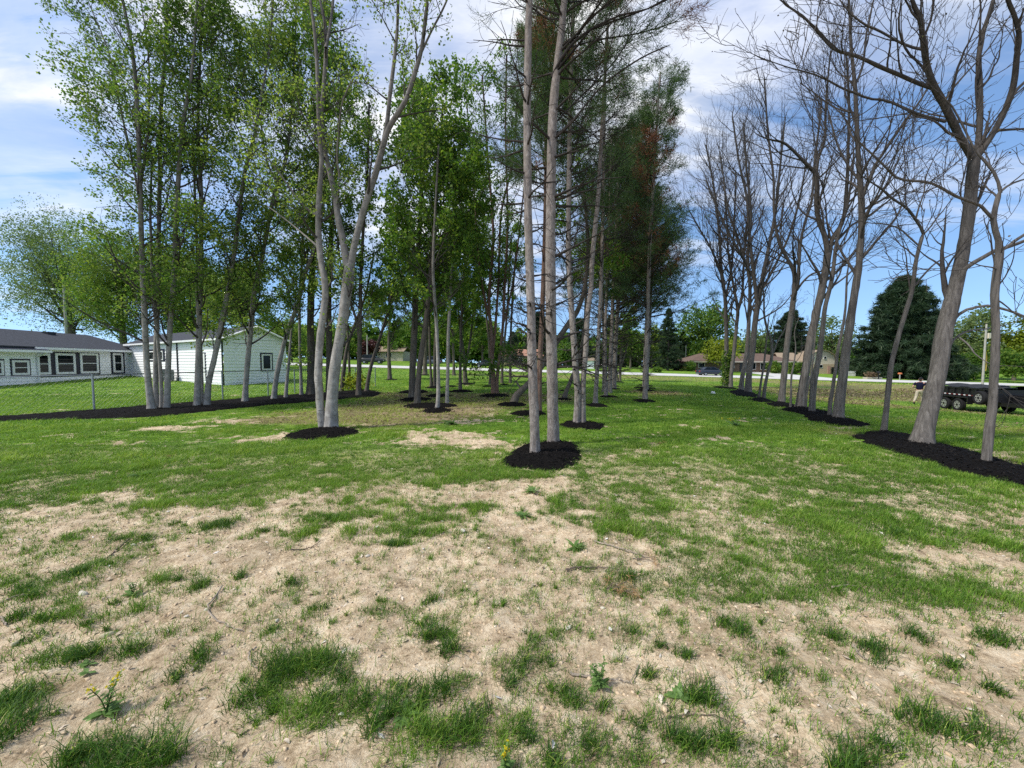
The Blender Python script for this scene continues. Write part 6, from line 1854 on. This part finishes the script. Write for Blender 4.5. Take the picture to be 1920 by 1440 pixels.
# ------------------------------------------------------------------ the person by the trailer
def skin_mesh(name, verts, edges, radii, root_i=0, levels=2):
    me = bpy.data.meshes.new(name); me.from_pydata(verts, edges, [])
    o = bpy.data.objects.new(name, me); COL.objects.link(o)
    o.modifiers.new('s', 'SKIN'); sv = me.skin_vertices[0].data
    for i, r in enumerate(radii):
        sv[i].radius = r if isinstance(r, tuple) else (r, r); sv[i].use_root = (i == root_i)
    o.modifiers.new('u', 'SUBSURF').render_levels = levels; o.modifiers['u'].levels = levels
    dg = bpy.context.evaluated_depsgraph_get(); dg.update()
    out = bpy.data.meshes.new_from_object(o.evaluated_get(dg))
    bpy.data.objects.remove(o); bpy.data.meshes.remove(me)
    out.name = name
    out.polygons.foreach_set('use_smooth', np.ones(len(out.polygons), bool))
    return out


def chain(V, E, Rr, start, pts):
    p = start
    for (x, y, z, r) in pts:
        V.append((x, y, z)); Rr.append(r); E.append((p, len(V) - 1)); p = len(V) - 1
    return p


def person():
    b = G(1717, 766.5); base = np.array([26.9, 25.4, 0]); base[2] = terrain(base[0], base[1])
    r = empty('person', base, math.atan2(.42, .90), 'person in navy T-shirt, khaki trousers and dark cap walking away beside the trailer', 'person')
    V = [(0, 0, .95)]; Rr = [(.15, .115)]; E = []
    t = chain(V, E, Rr, 0, [(.01, 0, 1.10, (.155, .11)), (.03, 0, 1.26, (.175, .12)), (.05, 0, 1.40, (.165, .105)), (.07, 0, 1.49, (.06, .06)), (.09, 0, 1.55, (.058, .062)), (.105, 0, 1.63, (.085, .10)), (.10, 0, 1.72, (.075, .09)), (.095, 0, 1.765, (.04, .05))])
    def arm(sg, el, wr, hand):
        s = chain(V, E, Rr, 3, [(.04, sg * .17, 1.41, .062), (.035, sg * .225, 1.385, .058)])
        e = chain(V, E, Rr, s, [(*el, .043)]); w = chain(V, E, Rr, e, [(*((np.array(el) + wr) / 2), .04), (*wr, .028)])
        d = np.array(hand); palm = np.array(wr) + d * .07
        p = chain(V, E, Rr, w, [(*palm, (.035, .022))])
        side = np.cross(d, [0, 0, 1.0]); side = side / (np.linalg.norm(side) + 1e-9)
        for k, L in zip((-1.5, -.5, .5, 1.5), (.065, .08, .075, .055)):
            q = palm + side * k * .017 + d * .03
            chain(V, E, Rr, p, [(*q, .0095), (*(q + d * L * .55), .009), (*(q + d * L * .9 - np.array([0, 0, .012])), .008)])
        q = np.array(wr) + d * .03 + side * .03; chain(V, E, Rr, w, [(*q, .011), (*(q + d * .045 + side * .018), .009)])
    arm(1, (-.14, .30, 1.14), np.array((.10, .22, 1.10)), (.9, -.35, -.1))
    arm(-1, (-.02, -.29, 1.12), np.array((.16, -.27, 1.02)), (.8, .3, -.4))
    def leg(sg, hip, kn, an, toe):
        h = chain(V, E, Rr, 0, [(*hip, .088)]); k = chain(V, E, Rr, h, [(*kn, .058)]); a = chain(V, E, Rr, k, [(*((np.array(kn) * .6 + np.array(an) * .4)), .056), (*an, .038)])
        chain(V, E, Rr, a, [(*toe, (.035, .028))])
    LG = [(1, (0, .095, .86), (-.10, .11, .50), (-.36, .115, .17), (-.30, .12, .05)), (-1, (.02, -.095, .86), (.20, -.10, .50), (.22, -.10, .09), (.36, -.10, .04))]
    for g_ in LG: leg(*g_)
    body = link('body', skin_mesh('body', V, E, Rr), plain('skin', (.42, .25, .18), .6, .3, 0, .06), r)
    # face: nose and ears grow on the head; the face looks away from the camera
    mb = MB(); mb.tube([(.185, 0, 1.655), (.215, 0, 1.625)], [.012, .018], 8); mb.build('nose', body.data.materials[0], r, smooth=True)
    for sg in (-1, 1):
        MB().tube([(.10, sg * .088, 1.60), (.09, sg * .102, 1.63), (.10, sg * .09, 1.665)], [.012, .02, .012], 8).build('ear', body.data.materials[0], r, smooth=True)
        MB().tube([(.187, sg * .034, 1.665), (.196, sg * .034, 1.665)], [.014, .012], 8).build('eye', M['black'], r, smooth=True)
    MB().tube([(.186, -.028, 1.585), (.194, 0, 1.583), (.186, .028, 1.585)], .007, 6).build('mouth', plain('lip', (.25, .10, .09), .5), r)
    # shirt
    V2 = [(0, 0, .93)]; R2 = [(.185, .15)]; E2 = []
    chain(V2, E2, R2, 0, [(.01, 0, 1.10, (.185, .145)), (.03, 0, 1.26, (.20, .15)), (.05, 0, 1.40, (.185, .125)), (.065, 0, 1.475, (.075, .075))])
    for sg, el in ((1, (-.14, .30, 1.14)), (-1, (-.02, -.29, 1.12))):
        a = np.array((.035, sg * .225, 1.385)); m_ = a * .4 + np.array(el) * .6
        chain(V2, E2, R2, 3, [(.04, sg * .17, 1.41, .085), (*a, .082), (*m_, .072)])
    link('shirt', skin_mesh('shirt', V2, E2, R2), plain('navy_cloth', (.008, .009, .026), .9, .1, 0, .15), r)
    V3 = [(0, 0, .95)]; R3 = [(.165, .13)]; E3 = []
    chain(V3, E3, R3, 0, [(0, 0, 1.0, (.165, .13))])
    for (sg, hip, kn, an, toe) in LG:
        chain(V3, E3, R3, 0, [(*hip, .112), (*kn, .078), (*((np.array(kn) * .6 + np.array(an) * .4)), .07), (*(np.array(an) + [0, 0, .02]), .06)])
    link('trousers', skin_mesh('trousers', V3, E3, R3), plain('khaki_cloth', (.44, .39, .30), .9, .1, 0, .1), r)
    for (sg, hip, kn, an, toe) in LG:
        a = np.array(an); t_ = np.array(toe)
        MB().tube([a + [-.05, 0, -.05], a + [0, 0, -.055], (a + t_) / 2 + [.03, 0, -.02], t_ + [.06, 0, -.0]], [.04, .055, .052, .03], 10).build('shoe', plain('dark_shoe', (.03, .026, .022), .8), r, smooth=True)
    mb = MB(); n = 12; vs = []
    for j, (z, k) in enumerate([(1.665, 1.0), (1.70, 1.04), (1.745, .90), (1.785, .55), (1.80, .08)]):
        for i in range(n):
            a = 2 * math.pi * i / n; vs.append((.10 + .108 * k * math.cos(a), .092 * k * math.sin(a), z))
    mb.add(vs, [(j * n + i, j * n + (i + 1) % n, (j + 1) * n + (i + 1) % n, (j + 1) * n + i) for j in range(4) for i in range(n)])
    mb.frame_box((0, 0, 0), (1, 0, 0), (0, 1, 0), .18, .28, 1.672, 1.684, -.07, .07)
    mb.build('cap', plain('dark_cap', (.012, .011, .012), .8), r, smooth=True)
    MB().tube([(.03, .07, 1.60), (.0, .0, 1.60), (.03, -.07, 1.60)], [.03, .04, .03], 8).build('hair', plain('dark_hair', (.02, .014, .01), .8), r, smooth=True)


person()

# ------------------------------------------------------------------ small things on the soil in front
def gpt(px, py):
    c = G(px, py); return np.array([c[0], c[1], float(gz(np.array([c[0]]), np.array([c[1]]))[0])])


M['stick'] = plain('dry_stick', (.30, .25, .20), .9, .1, 0, .35, 30)
M['stick_dark'] = plain('dark_stick', (.13, .10, .08), .9, .1, 0, .3, 30)
M['weed'] = leaf_mat('weed_leaf', (.08, .15, .04), (.15, .26, .075), (.24, .36, .13), .4)
M['petal'] = leaf_mat('yellow_petal', (.55, .42, .01), (.70, .56, .015), (.80, .68, .05), .3)
M['sprig'] = leaf_mat('orange_needle', (.33, .17, .07), (.48, .28, .13), (.62, .44, .24), .3)


def stick(pts_px, r_px, label, mat='stick', side=None, group='fallen sticks on the soil'):
    pts = np.array([gpt(*p) for p in pts_px]); Y = pts[:, 1].mean(); r0 = r_px * Y / F
    rng = np.random.default_rng(int(pts_px[0][0]))
    q = resample(np.column_stack([pts, np.linspace(r0, r0 * .45, len(pts))]), 22)
    q[:, 2] += r0 * .8 + .006 + np.abs(rng.normal(size=22)) * .004; q[:, :2] += rng.normal(size=(22, 2)) * r0 * .5
    o = pts[0].copy(); mb = MB(); mb.tube(q[:, :3] - o, q[:, 3], 6)
    if side:
        for (i, dx, dy, dz) in side:
            p = q[i, :3] - o; mb.tube([p, p + np.array([dx, dy, dz]) * .5 + [0, 0, .004], p + np.array([dx, dy, dz])], [q[i, 3] * .7, q[i, 3] * .6, q[i, 3] * .3], 5)
    tag(mb.build('stick', M[mat], None, o, True), label, 'stick', group)


stick([(418, 1108), (402, 1125), (390, 1140), (396, 1158), (412, 1168), (440, 1186), (455, 1188)], 1.9, 'pale crooked twig lying on the sand left of centre')
stick([(242, 1014), (222, 1030), (204, 1044), (190, 1056)], 1.6, 'straight dark twig on sand above the leafy left weed', 'stick_dark')
stick([(0, 1130), (30, 1122), (66, 1118)], 1.8, 'pale twig at the left edge among grass')
stick([(2, 1158), (10, 1172), (12, 1174)], 2.0, 'short pale twig end at the left edge')
stick([(1060, 1074), (1085, 1068), (1115, 1066), (1140, 1067)], 2.0, 'thin curved twig carrying the orange needle tufts', 'stick_dark')
stick([(1114, 1018), (1150, 1028), (1185, 1037), (1208, 1046)], 1.8, 'thin twig ending in the upper orange needle tuft')
stick([(1068, 1266), (1095, 1268), (1130, 1272), (1180, 1281)], 2.6, 'grey stick lying under the bushy rosette weed')
stick([(1197, 1251), (1190, 1266), (1182, 1281)], 1.8, 'short pale stick standing off the grass right of the rosette weed')
stick([(480, 1222), (468, 1236), (470, 1252), (485, 1262)], 1.8, 'bent pale straw stalk by a grass tuft')
stick([(360, 1262), (372, 1244), (390, 1228)], 1.8, 'pale forked stalk inside a grass tuft at the left')
stick([(478, 1300), (482, 1322), (492, 1338)], 1.8, 'pale stalk bending over the small tuft in front')
stick([(1250, 1350), (1300, 1345), (1345, 1352), (1370, 1362)], 1.6, 'thin dark twig across grass at the front right', 'stick_dark')
stick([(1600, 1215), (1612, 1228), (1626, 1238)], 2.0, 'small pale twig among tufts at the right')
stick([(545, 1032), (580, 1026), (600, 1018)], 1.2, 'tiny dark twig on the sand in the middle distance', 'stick_dark')
stick([(1560, 1105), (1590, 1100), (1612, 1103)], 2.0, 'pale twig in the right-hand grass')


def stone(px, py, w_px, asp, mat_c, label, flat=.55, seed=0):
    c = gpt(px, py); rng = np.random.default_rng(seed + int(px)); s = w_px * c[1] / F * .5
    bm = bmesh.new(); bmesh.ops.create_icosphere(bm, subdivisions=3, radius=1.0)
    k = rng.normal(size=(5, 3)) * 1.4; ph = rng.random(5) * 6
    for v in bm.verts:
        p = np.array(v.co); d = 1 + .10 * sum(math.sin(p @ k[i] * 1.6 + ph[i]) for i in range(5)) * .6
        v.co = Vector((p[0] * s * d, p[1] * s * asp * d, p[2] * s * flat * d))
    me_ = bpy.data.meshes.new('stone'); bm.to_mesh(me_); bm.free(); me_.polygons.foreach_set('use_smooth', np.ones(len(me_.polygons), bool))
    o = link('stone', me_, plain('stone', mat_c, .85, .2, 0, .2, 25, .4), None, c + [0, 0, s * flat * .35]); o.rotation_euler = (0, rng.normal() * .15, rng.random() * 3)
    tag(o, label, 'stone', 'stones on the ground')


W_, T_, Y_ = (.56, .51, .42), (.45, .34, .21), (.52, .46, .30)
stone(200, 1191, 24, .5, Y_, 'elongated pale yellow stone on the sand at the left')
stone(258, 1187, 9, .8, W_, 'small pale stone right of the elongated yellow one')
stone(60, 1337, 26, .6, T_, 'tan stone beside the grass clump at the lower left')
stone(155, 1113, 20, .6, W_, 'whitish stone between tufts at the left')
stone(30, 1208, 16, .6, Y_, 'yellowish flat stone near the left edge')
stone(350, 1158, 8, .9, W_, 'small white pebble left of the crooked twig')
stone(386, 1145, 7, .9, W_, 'tiny white pebble touching the crooked twig')
stone(520, 1165, 12, .5, W_, 'white chip on the sand right of the crooked twig')
stone(868, 1001, 14, .6, W_, 'pale stone on the sand in the middle distance')
stone(338, 760, 9, .8, W_, 'white stone in the mulch between the left trunk clumps', .7)
stone(1337, 738.5, 7.5, 1.0, (.70, .70, .70), 'round white ball-like stone on the lawn left of the bare row', .95)
stone(1250, 1097, 14, .5, T_, 'flat tan stone at the right-hand grass edge')
stone(1480, 1268, 9, .8, Y_, 'yellow pebble at the lower right')
stone(1008, 1135, 10, .7, T_, 'brown pebble in the centre of the sand')
stone(1360, 1305, 10, .6, W_, 'white pebble by the grass tufts at front right')
stone(690, 1048, 10, .6, W_, 'pale pebble left of centre on the sand')
stone(250, 1022, 10, .6, W_, 'pale pebble beside the straight dark twig')
stone(640, 1120, 11, .7, T_, 'tan pebble above the big front tuft')
stone(1130, 1140, 10, .7, W_, 'whitish pebble below the orange needle tufts')


def dry_leaf(px, py, w_px, label, mat='litter', seed=0):
    c = gpt(px, py); rng = np.random.default_rng(seed + int(py)); s = w_px * .75 * c[1] / F * .5
    n = 7; vs = []; fs = []
    for i in range(n):
        t = i / (n - 1); w = math.sin(math.pi * min(1, t * .9 + .08)) * .48
        for j, q in enumerate((-1, 0, 1)):
            vs.append(((t - .5) * 2 * s, q * w * s, s * (.25 * abs(q) * w * 2 + .25 * math.sin(t * 3.3 + rng.random() * .4))))
    for i in range(n - 1):
        for j in range(2): fs.append((i * 3 + j, i * 3 + j + 1, i * 3 + 4 + j, i * 3 + 3 + j))
    me_ = np_mesh('dry_leaf', vs, np.array(fs), True, np.full(len(fs), .75 + .25 * rng.random()))
    o = link('dry_leaf', me_, M['litter'], None, c + [0, 0, .008]); o.rotation_euler = (rng.normal() * .3, rng.normal() * .3, rng.random() * 6)
    tag(o, label, 'dry leaf', 'dry whitish leaves on the ground')


for (a, b, w, l) in [(537, 1389, 20, 'white crumpled leaf alone on sand near the bottom'), (641, 1343, 18, 'white leaf against the large front grass clump'), (1240, 1314, 26, 'pale split leaf beside tufts at front right'),
                     (1287, 1341, 20, 'white leaf lying at the grass edge, front right'), (1036, 1400, 26, 'pale folded leaf near the bottom centre'), (882, 1320, 18, 'whitish leaf among the front centre grass'), (812, 1308, 14, 'small whitish leaf in the front grass'),
                     (515, 1312, 20, 'grey-white leaf beside the small front tuft'), (1068, 1302, 18, 'pale leaf scrap below the grey stick'), (930, 1408, 14, 'white leaf by the yellow flowers at the bottom'),
                     (1600, 1302, 24, 'pale twin leaf on the sand at the right'), (1455, 1380, 18, 'greyish leaf on the sand at lower right'), (1155, 929, 16, 'white leaf on the far sand patch'), (1805, 1235, 20, 'pale leaf near the right edge'), (1690, 1395, 16, 'small pale leaf at lower right corner')]:
    dry_leaf(a, b, w, l)


def lance(rng, p, d, up, L, w, n=5):
    """leaf blade as strip: start p, direction d"""
    d = d / np.linalg.norm(d); s = np.cross(d, up); s = s / (np.linalg.norm(s) + 1e-9); vs = []
    q = p.copy(); dd = d.copy()
    for i in range(n):
        t = i / (n - 1); ww = w * math.sin(math.pi * min(.97, t * .92 + .06)) * .5
        vs += [q - s * ww, q + s * ww + up * w * .12]
        q = q + dd * L / (n - 1); dd = dd + np.array([0, 0, -.16]); dd /= np.linalg.norm(dd)
    return vs, [(2 * i, 2 * i + 1, 2 * i + 3, 2 * i + 2) for i in range(n - 1)]


def weed(px, py, h_px, label, rosette=10, stems=3, flowers=0, lw=.35, group=None, rosL=.5, seed=0, spread=.0):
    c = gpt(px, py); rng = np.random.default_rng(900 + seed + int(px)); H = h_px * c[1] / F
    r = empty('weed', c, 0, label, 'plant', group)
    sm = MB(); vs = []; fs = []; tips = []
    def addleaf(p, d, L, w):
        v, f = lance(rng, np.array(p, float), np.array(d, float), np.array([0, 0, 1.0]), L, w); b = len(vs); vs.extend(v); fs.extend([tuple(i + b for i in q) for q in f])
    for k in range(rosette):
        a = rng.random() * 6.28; el = rng.uniform(.15, .8); addleaf((0, 0, .004), (math.cos(a), math.sin(a), el), H * rosL * rng.uniform(.7, 1.2), H * rosL * lw)
    for k in range(stems):
        a = rng.random() * 6.28; tl = rng.uniform(.05, .35) + spread * rng.random(); pts = np.array([(0, 0, 0), (math.cos(a) * tl * H * .4, math.sin(a) * tl * H * .4, H * .5), (math.cos(a) * tl * H, math.sin(a) * tl * H, H * rng.uniform(.8, 1.05))])
        q = resample(pts, 9); sm.tube(q, np.linspace(.004, .002, 9) * max(.5, H / .2), 5); tips.append(q[-1])
        for i in range(1, 9):
            for rep in range(2):
                b2 = rng.random() * 6.28; addleaf(q[i], (math.cos(b2), math.sin(b2), .45), H * .26 * (1.15 - i * .07), H * .08)
    if stems: sm.build('stem', M['weed'], r, None, True)
    n = len(fs); link('leaves', np_mesh('leaves', vs, np.array(fs), True, np.clip(.5 + .2 * rng.normal(size=n), 0, 1)), M['weed'], r)
    if flowers:
        an = np.concatenate([t + rng.normal(size=(flowers, 3)) * [H * .07, H * .07, H * .05] for t in tips])
        link('flowers', leaf_mesh('flowers', rng, an, H * .065, 4, H * .015, np.zeros(3), .5, .25, 1.0), M['petal'], r)


weed(200, 1338, 62, 'weed with yellow flowers standing on sand at the lower left', 8, 3, 8, .45, rosL=.5)
weed(950, 1446, 52, 'yellow-flowered weed cut by the bottom edge of the photo', 6, 3, 8, .4)
weed(250, 1112, 32, 'upright leafy green weed on the left sand', 5, 4, 0, .4, rosL=.6)
weed(1122, 1288, 52, 'bushy weed with long rosette leaves on the grey stick', 14, 4, 0, .28, rosL=.55)
weed(1078, 1028, 30, 'small leafy weed in the middle of the sand', 22, 0, 0, .22, rosL=.8)
weed(982, 968, 20, 'low bluish-green weed near the front pines mulch', 20, 0, 0, .22, rosL=1.0)
weed(758, 1345, 46, 'broad-leaved rosette weed in the front grass', 14, 0, 0, .26, rosL=.8)
weed(1275, 1312, 30, 'rosette weed with one wide light leaf, front right', 9, 0, 0, .4, rosL=.9)
weed(165, 1245, 24, 'small round-leaved seedling at the left', 8, 0, 0, .5, rosL=.7)
weed(165, 1265, 20, 'tiny seedling with pale leaves below the left tuft', 6, 0, 0, .5, rosL=.8)
weed(1380, 800, 16, 'patch of tiny yellow flowers on the lawn to the right', 8, 9, 4, .3, rosL=1.2, spread=1.4)
weed(848, 795, 18, 'dark leafy weed on the bare patch between maple and pines', 24, 0, 0, .25, rosL=1.1)
weed(1000, 925, 22, 'pale thistle-like weed left of the reddish grass', 18, 0, 0, .22, rosL=.9)
weed(265, 895, 26, 'light green weed in the left lawn', 22, 0, 0, .2, rosL=.8)


def sprig(px, py, n_px, label, k=6, seed=0):
    c = gpt(px, py); rng = np.random.default_rng(40 + seed); s = n_px * c[1] / F
    r = empty('pine_sprig', c, 0, label, 'pine sprig', 'orange dead pine sprigs')
    sp = np.array([(rng.uniform(-.9, 1.1) * s * .7, rng.uniform(-.5, .5) * s * 1.1, rng.uniform(.25, .6) * s * .6) for _ in range(k)])
    mb = MB()
    for p in sp: mb.tube([(-.6 * s, 0, .01), p * [.5, .5, .8], p], [.003, .0026, .002], 5)
    mb.build('stem', M['stick_dark'], r, None, True)
    d = norm(np.column_stack([rng.normal(size=k) * .35, rng.normal(size=k) * .3 - .3, np.full(k, -.75)]))
    link('needles', needle_mesh('needles', rng, sp, d, s * .36, s * .016, 26, np.zeros(3), .5), M['sprig'], r)


sprig(1165, 1104, 50, 'larger pine sprig with several orange needle tufts on the sand edge', 6)
sprig(1212, 1050, 34, 'single orange-red needle tuft above the larger sprig', 2, 3)
sprig(1235, 834, 18, 'orange needle tuft on the lawn right of the pines', 2, 5)
sprig(1008, 930, 14, 'rust-coloured dry tuft below the big pine mulch bed', 3, 7)
sprig(312, 859, 14, 'rusty dry tuft in the left lawn', 2, 8)

# brush by the road
b = ground_at(886, 58.0); r = empty('brush_pile', b, 0, 'low tangle of dry brown brush by the road behind the grove', 'brush')
rg = np.random.default_rng(3); mb = MB()
for i in range(26):
    a = rg.random() * 6.28; p = rg.normal(size=2) * [.7, .3]; L = rg.uniform(.4, 1.1)
    mb.tube([(p[0], p[1], -.05), (p[0] + math.cos(a) * L * .5, p[1] + math.sin(a) * .3, .3 + .3 * rg.random()), (p[0] + math.cos(a) * L, p[1] + math.sin(a) * .5, .25 + .4 * rg.random())], [.02, .015, .008], 5)
mb.build('twigs', M['stick'], r)

# ivy on the farthest bare trunk
c = G(1360, 725); rg = np.random.default_rng(9); h = rg.random(420) ** .8 * 2.9; a = rg.random(420) * 6.28
an = np.column_stack([np.cos(a) * .22 + h * .03, np.sin(a) * .22, h])
tag(link('ivy', leaf_mesh('ivy', rg, an, .14, 4, .09, np.zeros(3), .45, .25), M['leaf'], None, c), 'green ivy climbing the farthest bare trunk of the right row', 'ivy')
c = G(664, 733); an = rg.normal(size=(160, 3)) * [.35, .3, .28] + [0, 0, .45]; an = an[an[:, 2] > .03]
tag(link('shrub', leaf_mesh('shrub', rg, an, .13, 4, .08, np.zeros(3), .7, .2), M['leaf_yellow'], None, c), 'small yellow-green shrub in the mulch strip near the fence end', 'shrub')
